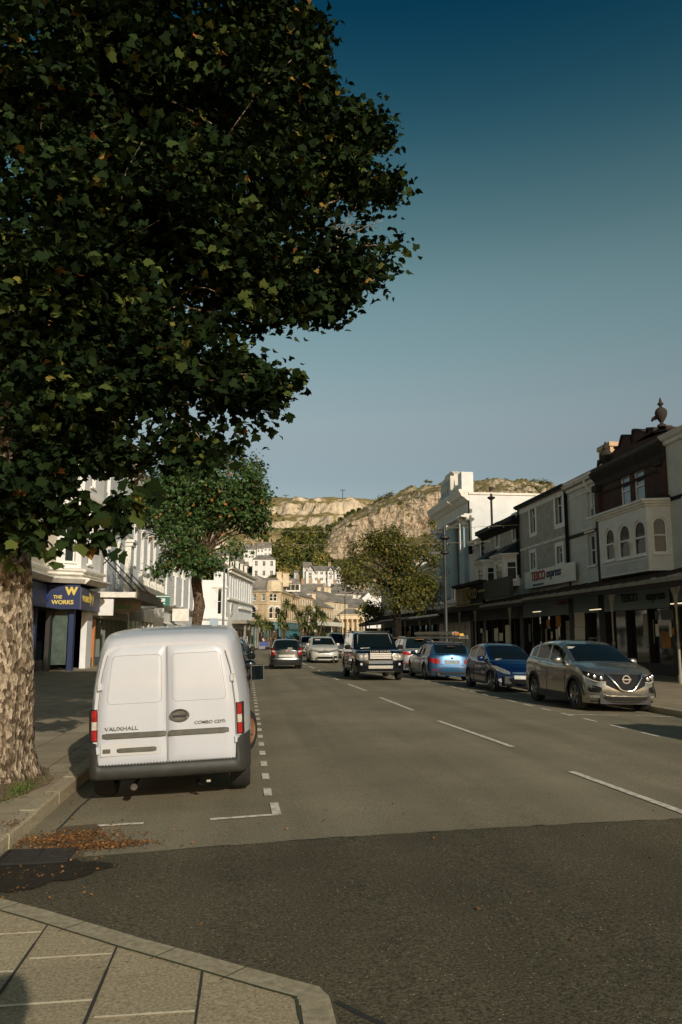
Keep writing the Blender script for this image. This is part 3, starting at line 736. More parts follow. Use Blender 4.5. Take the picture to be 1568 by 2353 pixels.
# R2 cream with hooded window
yf, yn = 41.75, 38.0; W = yf-yn
r = rroot('cream_building', 'narrow cream building with hooded window and white drainpipe, between brick front and supermarket', yf, yn)
front(r, (XR, yf), (XR, yn), 3.9, 9.75, [cr(six, 618, 688, 1030, 1285, yf, curt=True), cr(six, 632, 705, 1455, 1765, yf, hood='flat')], M_greyw)
b = MB(); mould(b, W, 9.8, CORN, M_trim); mould(b, W, 9.15, [(.03, -.08), (.06, 0)], M_trim); mould(b, W, 7.05, [(.05, -.14), (.1, -.02), (.1, .03)], M_dark); mould(b, W, 4.35, [(.05, -.1), (.12, 0)], M_dark)
put(b, 'cornice', r, FR((XR, yf), (XR, yn), 0, r))
b = MB(); b.tube([(W-.75, -.34, 9.7), (W-.75, -.3, 9.4), (W-.45, -.1, 9.0), (W-.45, -.1, 8.1)], .05, 8, M_trim); b.tube([(.1, -.1, 9.7), (.1, -.1, 4.3)], .05, 8, M_black); put(b, 'drainpipe', r, FR((XR, yf), (XR, yn), 0, r))
body_r(r, yf, yn, 9.75, M_greyw, rh=1.7)
chimney(r, 20.6, 42.6, 10, 12.55, .8, 1.5, 2, m=mat('rendered_chimney', (0.55, 0.38, 0.24), .9, vary=.25, vs=2), pots=False)
shopfront(r, (XR, yf), (XR, yn), 3.9, 2, posters=2, seed=8, fascia=mat('slate_blue_fascia', (0, 0, 0)))

# R3 supermarket
yf, yn = 49.75, 41.75; W = yf-yn
r = rroot('supermarket_building', 'grey pebble-dashed three storey building carrying the long white shop sign', yf, yn)
ops = [cr(five, 1047, 1095, 430, 700, yf, kind='cas', nx=2, sur=.22), cr(five, 1297, 1368, 320, 610, yf, kind='cas', nx=2, sur=.24), cr(five, 1052, 1097, 895, 1055, yf, kind='cas', nx=2, sur=.22), cr(five, 1312, 1368, 830, 1000, yf, kind='cas', nx=2, sur=.24)]
front(r, (XR, yf), (XR, yn), 3.9, 9.95, ops, M_grey)
M = FR((XR, yf), (XR, yn), 0, r)
b = MB(); mould(b, W, 10.0, [(.04, -.5), (.04, -.2), (.12, -.12), (.2, -.02), (.2, .02)], M_trim); mould(b, W, 7.2, [(.04, -.12), (.07, -.02), (.05, .04)], M_trim); put(b, 'cornice', r, M)
b = MB(); b.box(-.05, W+.05, -.34, -.2, 9.9, 10.04, M_black); b.tube([(.12, -.1, 9.9), (.12, -.1, 5.4)], .055, 8, M_black); b.tube([(W-.1, -.12, 9.9), (W-.1, -.12, 5.0)], .06, 8, M_black); put(b, 'drainpipe', r, M)
body_r(r, yf, yn, 9.95, M_grey, rh=2.4)
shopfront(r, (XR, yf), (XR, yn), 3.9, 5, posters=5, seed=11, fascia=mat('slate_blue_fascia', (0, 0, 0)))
M_blue = mat('sign_navy', (0.02, 0.03, 0.10), .5); M_rdl = mat('sign_red', (0.30, 0.02, 0.015), .5); M_sgnw = mat('sign_white', (0.85, 0.79, 0.66), .6, vary=.06, vs=1)
s = thing('shop_sign', 'long white supermarket sign with red and blue lettering on the grey pebble-dashed front', 'sign', (XR-.16, (yf+yn)/2, 4.75))
Ms = FR((XR-.16, yf), (XR-.16, yn), 0, s); Ms = Matrix.Translation((0, 0, 0)) @ Ms
p0 = onX(*five(990, 1085), XR-.3); p1 = onX(*five(1475, 990), XR-.3); p2 = onX(*five(990, 1250), XR-.3); p3 = onX(*five(1475, 1180), XR-.3)
sz1, sz0 = (p0.z+p1.z)/2, (p2.z+p3.z)/2; su0, su1 = yf-p0.y, yf-p1.y
b = MB(); b.bev(su0, su1, -.14, -.04, sz0, sz1, .02, M_sgnw); put(b, 'panel', s, Ms)
sm = (sz0+sz1)/2; sw = su1-su0
text(s, 'lettering', 'TESCO', .74, Ms @ face_M(su0+sw*.31, -.155, sm+.12), M_rdl, .02, .018, 1.0)
text(s, 'lettering', 'express', .70, Ms @ face_M(su0+sw*.62, -.155, sm+.16), M_blue, .02, .01, 1.0, shear=.3)
b = MB()
for k in range(5): b.prism([(su0+sw*.18+k*.36, sm-.42), (su0+sw*.18+k*.36+.30, sm-.42), (su0+sw*.18+k*.36+.36, sm-.32), (su0+sw*.18+k*.36+.06, sm-.32)], 'y', -.158, -.14, M_blue)
put(b, 'underline', s, Ms)
text(s, 'fascia_lettering', 'TESCO', .5, Ms @ face_M(7.0, -.36+.3, 3.55), M_rdl, .01, .01)

# R4 two bays and dark deep eaves
yf, yn = 57.8, 49.75; W = yf-yn
r = rroot('double_bay_building', 'grey rendered building with two slate-roofed white bay windows under a deep black eaves', yf, yn)
ops = [cr(five, 702, 735, 605, 835, yf, kind='bars', nx=2, sur=.12), cr(five, 870, 910, 515, 765, yf, kind='bars', nx=2, sur=.12)]
front(r, (XR, yf), (XR, yn), 3.9, 9.4, ops, M_grey)
M = FR((XR, yf), (XR, yn), 0, r)
b = MB(); b.box(-.3, W+.02, -.55, 0.0, 9.15, 9.45, M_black); b.prism([(0, 8.75), (-.45, 9.15), (0, 9.15)], 'x', -.2, W, M_black); b.tube([(.05, -.12, 9.1), (.05, -.12, 4.8)], .06, 8, M_black); b.tube([(W-.15, -.12, 9.1), (W-.15, -.12, 5.6)], .07, 8, M_black)
for k in range(9): b.box(-.02, .10, -.04, -.001, 5.6+k*.42, 5.8+k*.42, M_black)
put(b, 'eaves', r, M)
body_r(r, yf, yn, 9.4, M_grey, rh=2.6)
for bu0, bu1 in ((.35, 3.5), (4.55, 7.85)):
    w_ = bu1-bu0
    bay(r, M, bu0, bu1, .9, 5.0, 6.75, [O(.25, w_-1.3-.25+.0, 5.3, 6.55, kind='cas', nx=1, rev=.08)], [O(.2, .9, 5.3, 6.55, kind='cas', rev=.08)], [O(.2, .9, 5.3, 6.55, kind='cas', rev=.08)], .62, M_bayw, M_dark, roof_h=.75)
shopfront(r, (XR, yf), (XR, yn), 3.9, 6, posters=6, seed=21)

# R5 narrow cream
yf, yn = 61.3, 57.8; W = yf-yn
r = rroot('narrow_building', 'lowest cream rendered front with flat glazed box window, beside the tall columned hall', yf, yn)
front(r, (XR, yf), (XR, yn), 3.9, 9.0, [cr(five, 512, 542, 795, 1000, yf)], M_greyw)
M = FR((XR, yf), (XR, yn), 0, r)
b = MB(); mould(b, W, 9.0, CORN, M_trim); put(b, 'cornice', r, M)
body_r(r, yf, yn, 9.0, M_greyw, rh=.3)
bay(r, M, -.4, W+.9, 1.6, 4.3, 5.5, [O(.15, 1.1, 4.5, 5.35, kind='x', rev=.07), O(1.2, 2.1, 4.5, 5.35, kind='cas', nx=2, rev=.07), O(2.2, 3.5, 4.5, 5.35, kind='x', rev=.07)], [], [], .25, M_bayw, M_black, roof_h=.35, corn=False)
shopfront(r, (XR, yf), (XR, yn), 3.9, 2, posters=2, seed=23)
b = MB(); b.lathe([(.09, 9.0), (.09, 12.0), (.3, 12.15), (.32, 12.22), (.1, 12.3), (.09, 12.5)], (2.9, .9, 0), 8, M_stone); b.box(2.78, 3.02, .78, 1.02, 12.75, 13.0, M_stone); put(b, 'flue', r, M)
t = thing('security_camera', 'black boxy floodlight on the narrow cream front', 'lamp', (XR-.3, 60.3, 8.35))
b = MB(); b.box(-.14, .14, -.12, .12, -.3, .3, M_black, Matrix.Rotation(R(-20), 4, 'X')); b.build('housing', t); b = MB(); b.box(.0, .32, -.03, .03, -.03, .03, M_black); b.build('bracket', t)

# R6 classical hall with giant columns
yf, yn = 72.6, 61.3; W = yf-yn
r = rroot('columned_hall', 'tall classical blue-grey hall with giant columns, heavy cornice and stepped white attic', yf, yn, None)
M = FR((XR, yf), (XR, yn), 0, r)
ops = [O(W/2-.8, W/2+.8, 6.6, 8.2, kind='cas', nx=2), O(W/2-.7, W/2+.7, 9.0, 10.6, arch=True)]
front(r, (XR, yf), (XR, yn), 0, 13.0, ops, M_greyw)
b = MB()
for c in (1.2, 3.9, 7.4, 10.1):
    if c in (1.2, 10.1): b.box(c-.5, c+.5, -.35, 0, 4.8, 10.6, M_blueg); b.box(c-.6, c+.6, -.42, 0, 10.6, 10.85, M_trim)
    else:
        b.lathe([(.62, 4.8), (.62, 5.0), (.52, 5.1), (.50, 7.5), (.44, 10.5), (.54, 10.6), (.56, 10.7)], (c, -.5, 0), 16, M_blueg); b.box(c-.62, c+.62, -1.1, 0, 10.7, 10.87, M_trim)
put(b, 'columns', r, M, smooth=40)
b = MB(); mould(b, W, 10.9, [(.25, -.03), (.25, .2), (.7, .25), (.7, .35), (.45, .4), (.45, .5)], M_trim); mould(b, W, 12.95, [(.1, -.5), (.3, -.35), (.4, -.25), (.65, -.1), (.72, .08), (.85, .3), (.85, .42)], M_trim, -.35)
b.box(0, W, -.3, 0, 4.5, 4.8, M_trim); put(b, 'cornice', r, M)
b = MB()
b.prism([(1.2, 13.0), (1.2, 14.2), (2.1, 14.3), (2.1, 14.2), (3.4, 14.3), (3.6, 15.5), (4.1, 15.9), (W/2+.6, 15.9), (W-4.2, 15.5), (W-3.9, 14.4), (W-2.1, 14.2), (W-2.0, 14.9), (W-.9, 14.9), (W-.9, 13.0)], 'y', -.1, .6, M_greyw)
b.box(3.7, W-4.1, -.45, -.1, 13.3, 15.3, M_greyw); b.box(W-2.0, W-.88, -.35, .62, 13.0, 14.98, M_white)
b.box(4.2, W-4.6, -.5, -.451, 13.6, 15.0, M_blueg)
put(b, 'attic', r, M)
b = MB()
for k in range(9): b.tube([(4.6+.22*k, -.53, 13.9+.2*(k % 3)), (4.8+.22*k, -.56, 14.6-.25*(k % 2))], .05, 5, M_trim)
put(b, 'relief', r, M)
b = MB()   # stepped flank wall that faces the camera, sunlit
b.prism([(XR, 0), (XR+4.9, 0), (XR+4.9, 0)], 'y', yn, yn+.01, M_white) if False else None
b.box(XR, XR+4.7+3.4, yn-.02, yn+.38, 8.4, 12.95, M_white); b.box(XR+8.1, XR+16, yn-.02, yn+.38, 8.4, 11.35, M_white)
b.box(XR-.05, XR+8.2, yn-.12, yn+.5, 12.95, 13.12, M_trim); b.box(XR+8.1, XR+16, yn-.12, yn+.5, 11.35, 11.5, M_trim)
put(b, 'flank_wall', r, Matrix.Translation(r.location).inverted())
shell(r, [(XR, yf), (XR, yn+.38), (XR+16, yn+.38), (XR+16, yf)], 0, 11.2, M_white, skip=(0,))
shopfront(r, (XR-.02, yf), (XR-.02, yn), 3.9, 6, posters=5, seed=31)
b = MB(); b.tube([(W-1.6, -1.42, 12.6), (W-1.6, -1.0, 12.3)], .05, 6, M_trim); b.lathe([(.05, 8.2), (.05, 10.8), (.2, 11.05), (.2, 11.3)], (W-1.0, -.55, 0), 8, M_trim); put(b, 'downpipe', r, M)

# R7.. farther terrace behind the tree
specs = [('terrace_building', 'grey building behind the autumn tree with a tall tan chimney', 72.6, 84, 8.6, M_grey, 3),
         ('terrace_building', 'pale stucco building seen through the autumn tree', 84, 96, 9.8, M_greyw, 4),
         ('terrace_building', 'last pale building of the shaded row, its end wall left of the autumn tree trunk', 96, 108, 8.3, M_cream, 4)]
for nm, lb_, y0, y1, h, m, n in specs:
    bo_ = bend((y0+y1)/2)*.45
    r = thing(nm, lb_, 'building', (XR+bo_, (y0+y1)/2, 0), 0, ROWR); X_ = XR+bo_
    ops = []
    for k in range(n):
        u = (y1-y0)*(k+.5)/n; ops += [O(u-.5, u+.5, 4.9, 6.4, kind='sash'), O(u-.5, u+.5, 6.95, 8.0, kind='sash')]
    front(r, (X_, y1), (X_, y0), 3.9, h, ops, m)
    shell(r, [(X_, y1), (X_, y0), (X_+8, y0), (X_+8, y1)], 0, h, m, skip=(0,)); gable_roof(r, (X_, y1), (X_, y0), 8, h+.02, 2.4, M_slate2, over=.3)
    b = MB(); mould(b, y1-y0, h, CORN, M_trim); put(b, 'cornice', r, FR((X_, y1), (X_, y0), 0, r))
    shopfront(r, (X_, y1), (X_, y0), 3.9, 4, posters=3, seed=int(y0))
    if y0 == 72.6: chimney(r, X_+2.0, 76.5, 8.5, 12.2, 1.6, 1.6, 3, m=mat('tan_render', (0.62, 0.47, 0.30), .9), pots=False)
    else: chimney(r, X_+4, y0+1, h+1, h+3.2, .9, 1.6, 3)

# verandahs along the right pavement
def verandah(name, label, ya, yb, xo, zg, zr, posts, fascia=None, glass=True, wfas=.0, grp='iron and glass verandahs over the right pavement'):
    t = thing(name, label, 'verandah', (xo, (ya+yb)/2, 0), 0, grp); I = Matrix.Translation(t.location).inverted()
    X1 = XR-.1
    b = MB(); b.add([(xo, ya, zg), (xo, yb, zg), (X1, yb, zr), (X1, ya, zr), (xo, ya, zg-.05), (xo, yb, zg-.05), (X1, yb, zr-.05), (X1, ya, zr-.05)], [(0, 1, 2, 3), (7, 6, 5, 4), (0, 4, 5, 1), (1, 5, 6, 2), (3, 2, 6, 7), (0, 3, 7, 4)], M_lead)
    put(b, 'roof', t, I)
    b = MB(); n = int((yb-ya)/1.1)
    for k in range(n+1):
        y = ya+(yb-ya)*k/n; b.add([(xo, y-.03, zg+.05), (xo, y+.03, zg+.05), (X1, y+.03, zr+.05), (X1, y-.03, zr+.05), (xo, y-.03, zg-.12), (xo, y+.03, zg-.12), (X1, y+.03, zr-.12), (X1, y-.03, zr-.12)], [(0, 1, 2, 3), (7, 6, 5, 4), (0, 4, 5, 1), (1, 5, 6, 2), (2, 6, 7, 3), (3, 7, 4, 0)], M_stone)
    put(b, 'glazing_bars', t, I)
    b = MB(); b.box(xo-.12, xo+.06, ya, yb, zg-.16, zg-.02, fascia or M_concrete); b.box(xo-.08, xo+.08, ya, yb, zg-.34, zg-.161, M_stone); put(b, 'gutter', t, I)
    for y in posts:
        b = MB(); b.lathe([(.09, .02), (.09, .3), (.055, .34), (.047, 1.3), (.07, 1.34), (.07, 1.4), (.04, 1.45), (.037, zg-1.1), (.06, zg-1.05), (.06, zg-.95), (.045, zg-.9), (.05, zg-.5), (.08, zg-.36)], (xo+.15, y, 0), 10, M_concrete); p = put(b, 'post', t, I, smooth=40)
        b = MB()
        for s in (-1, 1):
            b.prism([(y+s*.05, zg-.95), (y+s*.12, zg-.62), (y+s*.30, zg-.40), (y+s*.33, zg-.35), (y+s*.05, zg-.35)], 'x', xo+.12, xo+.18, M_concrete)
        put(b, 'bracket', p, I)
    return t
verandah('shop_verandah', 'rusty glass verandah on slim pale iron posts below the white arched bay', 20, 41.7, 14.8, 3.72, 4.35, (21.5, 26.6, 31.6))
verandah('shop_verandah', 'greenish glass verandah below the white supermarket sign', 41.8, 49.7, 14.8, 3.65, 4.3, (44.6,))
t = verandah('shop_verandah', 'black canopy below the gold restaurant signboard', 49.8, 61.2, 14.9, 3.75, 4.2, (52, 56, 60), M_black)
verandah('shop_verandah', 'long low canopy in front of the columned hall', 61.4, 72.4, 14.8, 3.45, 4.0, (65, 69), M_trim)
verandah('shop_verandah', 'dark canopy with pale fascia behind the autumn tree trunk', 72.8, 90, 14.9, 3.5, 4.2, (76, 82, 88))
verandah('shop_verandah', 'farthest dark canopy of the shaded row, ending left of the black four-by-four', 90.2, 108, 15.1, 3.4, 4.3, (94, 100, 106), M_dark)
# restaurant signboard standing on its canopy
sA, sB = onX(1050, 1385, 14.85), onX(1150, 1360, 14.85)
s = thing('restaurant_signboard', 'long dark signboard with a gold end panel above the black canopy', 'sign', (14.85, 50, 3.9))
Ms = FR((14.85, 58.0), (14.85, 43.0), 0, s)
b = MB(); b.box(2.0, 15-6.6, 0, .2, 3.78, 5.05, M_black); b.box(1.8, 15-6.5, -.25, .3, 5.05, 5.25, M_black); b.box(15-6.6, 15-1.3, .05, .25, 4.0, 5.1, M_dark); put(b, 'board', s, Ms)
M_gp = mat('gold_panel', (0.22, 0.16, 0.08), .6, vary=.3, vs=1); M_gl = mat('gold_letters', (0.30, 0.22, 0.07), .5); M_gt = mat('dull_gold', (0.34, 0.28, 0.15), .6)
b = MB(); b.box(2.05, 5.6, -.03, -.001, 3.86, 4.98, M_gp); put(b, 'panel', s, Ms)
b = MB(); b.box(2.0, 8.4, -.06, -.001, 3.74, 3.79, M_gt); put(b, 'trim_strip', s, Ms)
text(s, 'lettering', 'WILDWOOD', .95, Ms @ face_M(5.7, -.05, 4.42), M_black, .03, .02, .62)
text(s, 'lettering', 'WILDWOOD', .92, Ms @ face_M(5.68, -.075, 4.42), M_gl, .01, .0, .62)
text(s, 'lettering', 'PIZZA PASTA GRILL', .22, Ms @ face_M(8.0, -.05+.05, 4.55), M_gt, .012, .004)

# bright window displays and notices seen under the verandahs, each on the shopfront it belongs to
def c8(x, y): return 1091+.304*x, 1378.5+.304*y
M_pw = mat('display_white', (0.85, 0.80, 0.64), .7, vary=.12, vs=4)
roots_r = [o for o in C.objects if o.type == 'EMPTY' and o.get('category') == 'building' and abs(o.location.x-XR) < .1]
for x0, x1, y0, y1, m in ((235, 272, 190, 335, M_pw), (150, 180, 215, 310, M_pw), (188, 214, 250, 310, M_pw), (410, 426, 180, 315, M_postg), (545, 570, 150, 205, M_posto), (580, 590, 240, 295, M_pw), (615, 652, 118, 205, M_posto), (616, 632, 220, 300, M_pw), (758, 833, 95, 205, M_pw), (759, 835, 207, 297, M_pw), (760, 836, 299, 330, M_pw), (862, 960, 282, 296, M_postg), (862, 895, 300, 335, M_postg), (1370, 1394, 182, 276, M_pw), (1474, 1490, 172, 280, M_pw), (1412, 1505, 78, 150, M_postg), (1366, 1392, 82, 150, M_postg), (1494, 1510, 210, 262, M_posto), (88, 100, 230, 320, M_pw), (45, 60, 215, 250, M_pw)):
    A, B_ = onX(*c8(x0, (y0+y1)/2), XR-.1), onX(*c8(x1, (y0+y1)/2), XR-.1); zt, zb = onX(*c8((x0+x1)/2, y0), XR-.1).z, onX(*c8((x0+x1)/2, y1), XR-.1).z
    rr_ = min(roots_r, key=lambda o: abs(o.location.y-(A.y+B_.y)/2)); b = MB(); b.box(XR-.12, XR-.10, B_.y, A.y, zb, zt, m); put(b, 'window_display', rr_, Matrix.Translation(rr_.location).inverted())
for px, py in ((912, 76), (1545, 30), (470, 92)):
    p = onX(*c8(px, py), XR-1.2); t = thing('strip_light', {912: 'lit ceiling strip light right of the tall pale window notice', 1545: 'lit ceiling strip light at the right edge below the verandah', 470: 'small lit strip light under the canopy left of the tall pale notice'}[px], 'lamp', tuple(p), 0, 'lit strip lights under the verandahs')
    b = MB(); b.box(-.05, .05, -.55, .55, 0, .04, mat('lit_tube', (1.0, .82, .55), .5, emit=.9)); b.build('tube', t); b = MB(); b.box(-.07, .07, -.6, .6, .045, .09, M_black); b.build('housing', t)

for yy, ws, rt in ((35.0, 'TESCO', None), (32.6, 'express', None)):
    rr_ = min(roots_r, key=lambda o: abs(o.location.y-yy)); Mx = Matrix.Translation(rr_.location).inverted() @ face_M(XR-.10, yy, 3.38, '-x'); text(rr_, 'fascia_lettering', ws, .52, Mx, M_dark, .01, .012)
# ---------------------------------------------------------------- left side of the street, sunlit
ROWL = 'shops along the sunlit left side of the street'
def lroot(name, label, x, y, cat='building', group=ROWL): return thing(name, label, cat, (x, y, 0), 0, group)
def Wd(p, q): return math.dist(p, q)
# L1: corner with canted bow, blue fascia
pts = [(-9.6, 26), (-9.6, 39.0), (-9.2, 39.6), (-8.15, 40.2), (-7.75, 43.2), (-8.5, 44.6)]
r = lroot('bow_fronted_building', 'white stucco building with canted bow window above the blue shop fascia', -9.2, 38)
front(r, pts[0], pts[1], 4.6, 13.5, [O(2+3.2*k, 3.1+3.2*k, 5.5, 7.9, arch=True, hood='arch') for k in range(3)]+[O(2+3.2*k, 3.1+3.2*k, 9.4, 11.6) for k in range(3)], M_cream)  # cream stands in for shading on this street-facing side of the white walls
front(r, pts[1], pts[2], 4.6, 13.5, [], M_cream)
Wc = Wd(pts[2], pts[3])
front(r, pts[2], pts[3], 4.6, 13.5, [O(.42, .92, 5.25, 7.75, arch=True, hood='arch', rev=.24, kind='x'), O(.42, .92, 9.2, 11.2)], M_white)
front(r, pts[3], pts[4], 4.6, 13.5, [O(.9, 1.6, 5.25, 7.75, arch=True, hood='arch'), O(.9, 1.6, 9.2, 11.2)], M_white)
front(r, pts[4], pts[5], 4.6, 13.5, [], M_white)
shell(r, pts+[(-18, 44.6), (-18, 26)], 0.02, 13.5, M_white, skip=(0, 1, 2, 3, 4))
b = MB()
for i in range(5):
    Mi = FR(pts[i], pts[i+1], 0, r); q = MB(); Wi = Wd(pts[i], pts[i+1])
    mould(q, Wi+.05, 4.75, [(.0, -.18), (.14, -.12), (.14, -.02), (.28, .05), (.28, .14), (.05, .2)], M_trim, -.05); mould(q, Wi+.05, 8.6, [(.0, -.2), (.15, -.1), (.15, .1)], M_trim, -.05); mould(q, Wi+.05, 13.4, CORN, M_trim, -.05)
    mould(q, Wi+.1, 4.35, [(.0, -.16), (.3, -.16), (.52, .04), (.52, .10), (0, .2)], M_concrete, -.1)
    b.add([tuple(Mi @ Vector(v)) for v in q.v], q.f, M_trim)
b.build('cornice', r)
M_wb = mat('shaded_royal_blue', (0.007, 0.018, 0.075), .5); M_wb2 = mat('faded_navy_sign', (0.06, 0.065, 0.12), .55); M_yl = mat('sign_yellow', (0.62, 0.47, 0.10), .5)  # royal blue darkened so the colour carries tree shade missing on the fascia
# ground floor under the bow
fz0, fz1 = 2.95, 4.1
gp0 = [(-9.6, 26), (-9.6, 39.6), (-8.3, 40.4), (-8.3, 44.6)]
b = MB(); I = Matrix.Translation(r.location).inverted()
for k, yy in enumerate((29, 32, 35, 38)): b.box(-10.0, -9.6, yy, yy+.35, .02, fz0, M_blue)
b.box(-8.62, -8.38, 40.3, 40.7, .02, fz0, M_wb); b.box(-8.6, -8.3, 43.2, 44.6, .02, fz0, M_white); b.box(-10.2, -9.9, 26, 44.6, .02, .5, M_dark)
b.box(-9.5, -9.3, 39.5, 39.9, .02, fz0, M_dark)
s_ = put(b, 'shopfront', r, I)
b = MB(); b.box(-10.15, -10.1, 26, 44.5, .5, fz0, M_shop[0]); b.box(-9.4, -8.7, 40.45, 40.5, .3, fz0, mat('greenish_display', (.08, .11, .09), .3, vary=.4, vs=3)); put(b, 'shop_window', s_, I)  # dark greenish panel for the window display
b = MB(); b.box(-10.6, -10.2, 26, 44.6, 0.02, 4.6, M_dark); b.box(-10.6, -9.1, 26, 44.5, fz0+.0, fz0+.03, M_dark); put(b, 'interior', s_, I)
# blue fascia
sg = thing('shop_fascia', 'royal blue bookshop fascia with yellow lettering under the bow window', 'sign', (-8.6, 42, 3.0))
I2 = Matrix.Translation(sg.location).inverted()
b = MB(); b.box(-9.75, -9.5, 26, 39.4, fz0, fz1, M_wb); put(b, 'panel', sg, I2)
Mf = FR((-9.5, 39.8), (-8.05, 39.8), 0, sg)
b = MB(); b.box(-1.6, 1.45, 0, .1, fz0, fz1+.02, M_wb); put(b, 'panel', sg, Mf)
Mg = FR((-7.98, 39.85), (-7.98, 44.8), 0, sg)
b = MB(); b.box(0, 4.95, 0, .3, fz0+.0, fz1-.1, M_wb2); put(b, 'panel', sg, Mg)
text(sg, 'lettering', 'THE', .22, Mf @ face_M(.42, -.012, 3.52), M_yl, .01, .008); text(sg, 'lettering', 'WORKS', .27, Mf @ face_M(.66, -.012, 3.27), M_yl, .01, .01, 1.05)
text(sg, 'lettering', 'W', .50, Mf @ face_M(1.05, -.012, 3.80), M_yl, .01, .03)
text(sg, 'lettering', 'WORKS', .42, Mg @ face_M(1.1, -.012, 3.45), M_yl, .01, .01, 1.1); text(sg, 'lettering', 'W', .9, Mg @ face_M(2.55, -.012, 3.48), M_yl, .01, .02, 1.2)
b = MB(); b.lathe([(.02, 0), (.24, .02), (.27, .06), (.24, .1), (.02, .12)], n=14, m=mat('blue_balloon', (0.01, 0.04, 0.22), .3), M=Matrix.Rotation(R(90), 4, 'X')); q = b; 
q.v = [(x-9.75, y+39.76, z+3.5) for x, y, z in q.v]; put(q, 'roundel', sg, I2)

# L2 arched sash, pilaster, with flat canopy
P0, P1 = (-8.5, 44.6), (-8.5, 58.6); W = 14.0
r = lroot('arched_window_building', 'weathered white stucco building with a tall arched sash and stone pilaster above the flat canopy', -8.5, 51.6)
ops = [O(3.5, 4.9, 4.75, 7.6, arch=True, hood='arch', rev=.2), O(8.4, 9.8, 4.75, 7.6, arch=True, hood='arch', rev=.2), O(3.6, 4.8, 9.2, 11.4), O(8.5, 9.7, 9.2, 11.4)]
front(r, P0, P1, 3.2, 13.8, ops, M_white); shell(r, [P0, P1, (-18, 58.6), (-18, 44.6)], 0.02, 13.8, M_white, skip=(0,))
Ml = FR(P0, P1, 0, r)
b = MB(); mould(b, W, 13.7, CORN, M_trim); mould(b, W, 8.6, [(0, -.25), (.12, -.2), (.12, 0), (.22, .08)], M_trim)
for u in (11.9, .4):
    b.box(u, u+1.3, -.38, 0, 4.4, 7.9, M_trim); b.box(u-.1, u+1.4, -.5, 0, 7.9, 8.15, M_trim); b.box(u-.2, u+1.5, -.62, 0, 8.15, 8.35, M_trim)
put(b, 'cornice', r, Ml)
shopfront(r, P0, P1, 3.2, 8, m=M_postg, posters=3, seed=41, fascia=M_concrete, fz=.5)
b = MB(); b.box(.5, .8, -.05, .1, .02, 2.6, mat('orange_wood', (0.42, 0.16, 0.05), .5)); b.box(1.6, 1.9, -.05, .1, .02, 2.6, mat('orange_wood', (0, 0, 0))); b.box(.8, 1.6, -.05, .1, 2.3, 2.6, mat('orange_wood', (0, 0, 0))); put(b, 'door_frame', r, Ml)
c = thing('flat_canopy', 'flat concrete-edged canopy hung on tie rods beside the blue fascia', 'canopy', (-7.4, 52, 3.9)); I = Matrix.Translation(c.location).inverted()
b = MB(); b.box(-8.5, -6.3, 45.9, 60.2, 3.9, 4.08, M_concrete); b.box(-8.5, -6.25, 45.85, 46.0, 3.82, 4.12, M_trim); b.box(-6.4, -6.2, 46.0, 60.3, 3.78, 4.14, M_concrete); put(b, 'slab', c, I)
for yy in (48, 53, 58): b = MB(); b.tube([(-6.4, yy, 4.1), (-8.5, yy-1.2, 6.4)], .035, 6, M_black); put(b, 'tie_rod', c, I)
b = MB()
for k in range(40): b.tube([(-6.3, 46.3+k*.34, 4.12), (-6.3, 46.4+k*.34, 4.36)], .02, 4, M_concrete)
b.tube([(-6.3, 46.2, 4.36), (-6.3, 60, 4.36)], .025, 5, M_concrete); put(b, 'cresting', c, I)
c = thing('hanging_sign', 'dark shop sign with green lettering under the flat canopy', 'sign', (-7.3, 49.5, 3.4)); Mh = FR((-8.3, 49.4), (-6.4, 49.4), 0, c)
b = MB(); b.box(0, 1.9, 0, .12, 3.1, 3.75, M_concrete); put(b, 'panel', c, Mh); b = MB(); [b.prism([(.35+k*.2, 3.3), (.5+k*.2, 3.3), (.45+k*.2, 3.55), (.36+k*.2, 3.55)], 'y', -.02, -.001, mat('green_sign_paint', (0.03, 0.28, 0.10), .5)) for k in range(5)]; put(b, 'green_marks', c, Mh)  # plain green paint for the illegible letter marks
c = thing('white_box_sign', 'plain white box sign between the blue fascia and the flat canopy', 'sign', (-7.9, 45.4, 3.3)); b = MB(); b.bev(-.55, .55, -.1, .1, -.5, .4, .02, M_white); b.build('box', c)

# L3 balustrade and bracketed cornices
P0, P1 = (-8.5, 58.6), (-8.1, 74.0); W = Wd(P0, P1)
r = lroot('balustraded_building', 'white building with stone balustrade and bracketed cornices behind the green hanging sign', -8.3, 66)
ops = [O(1.5+3.4*k, 2.6+3.4*k, 6.9, 9.6, hood='flat') for k in range(4)]+[O(1.5+3.4*k, 2.6+3.4*k, 10.6, 12.6) for k in range(4)]
front(r, P0, P1, 3.2, 14.4, ops, M_white); shell(r, [P0, P1, (-18, 74), (-18, 58.6)], 0.02, 14.4, M_white, skip=(0,))
Ml = FR(P0, P1, 0, r)
b = MB(); mould(b, W, 14.3, CORN, M_trim); mould(b, W-.3, 5.2, [(0, -.7), (.2, -.6), (.25, -.2), (.7, -.1), (.8, .1), (.85, .2)], M_trim)
for k in range(22): b.box(.2+k*.7, .45+k*.7, -.6, -.2, 4.75, 5.05, M_concrete)
put(b, 'cornice', r, Ml)
b = MB(); b.box(1.0, W-1, -.75, -.55, 6.2, 6.32, M_trim); b.box(1.0, W-1, -.75, -.55, 5.4, 5.5, M_trim)
for k in range(int((W-2)/.45)):
    if k % 8 == 0: b.box(1.0+k*.45, 1.35+k*.45, -.78, -.5, 5.4, 6.4, M_trim)
    else: b.lathe([(.05, 5.5), (.1, 5.7), (.11, 5.8), (.05, 6.0), (.07, 6.2)], (1.2+k*.45, -.65, 0), 6, M_trim)
put(b, 'balustrade', r, Ml)
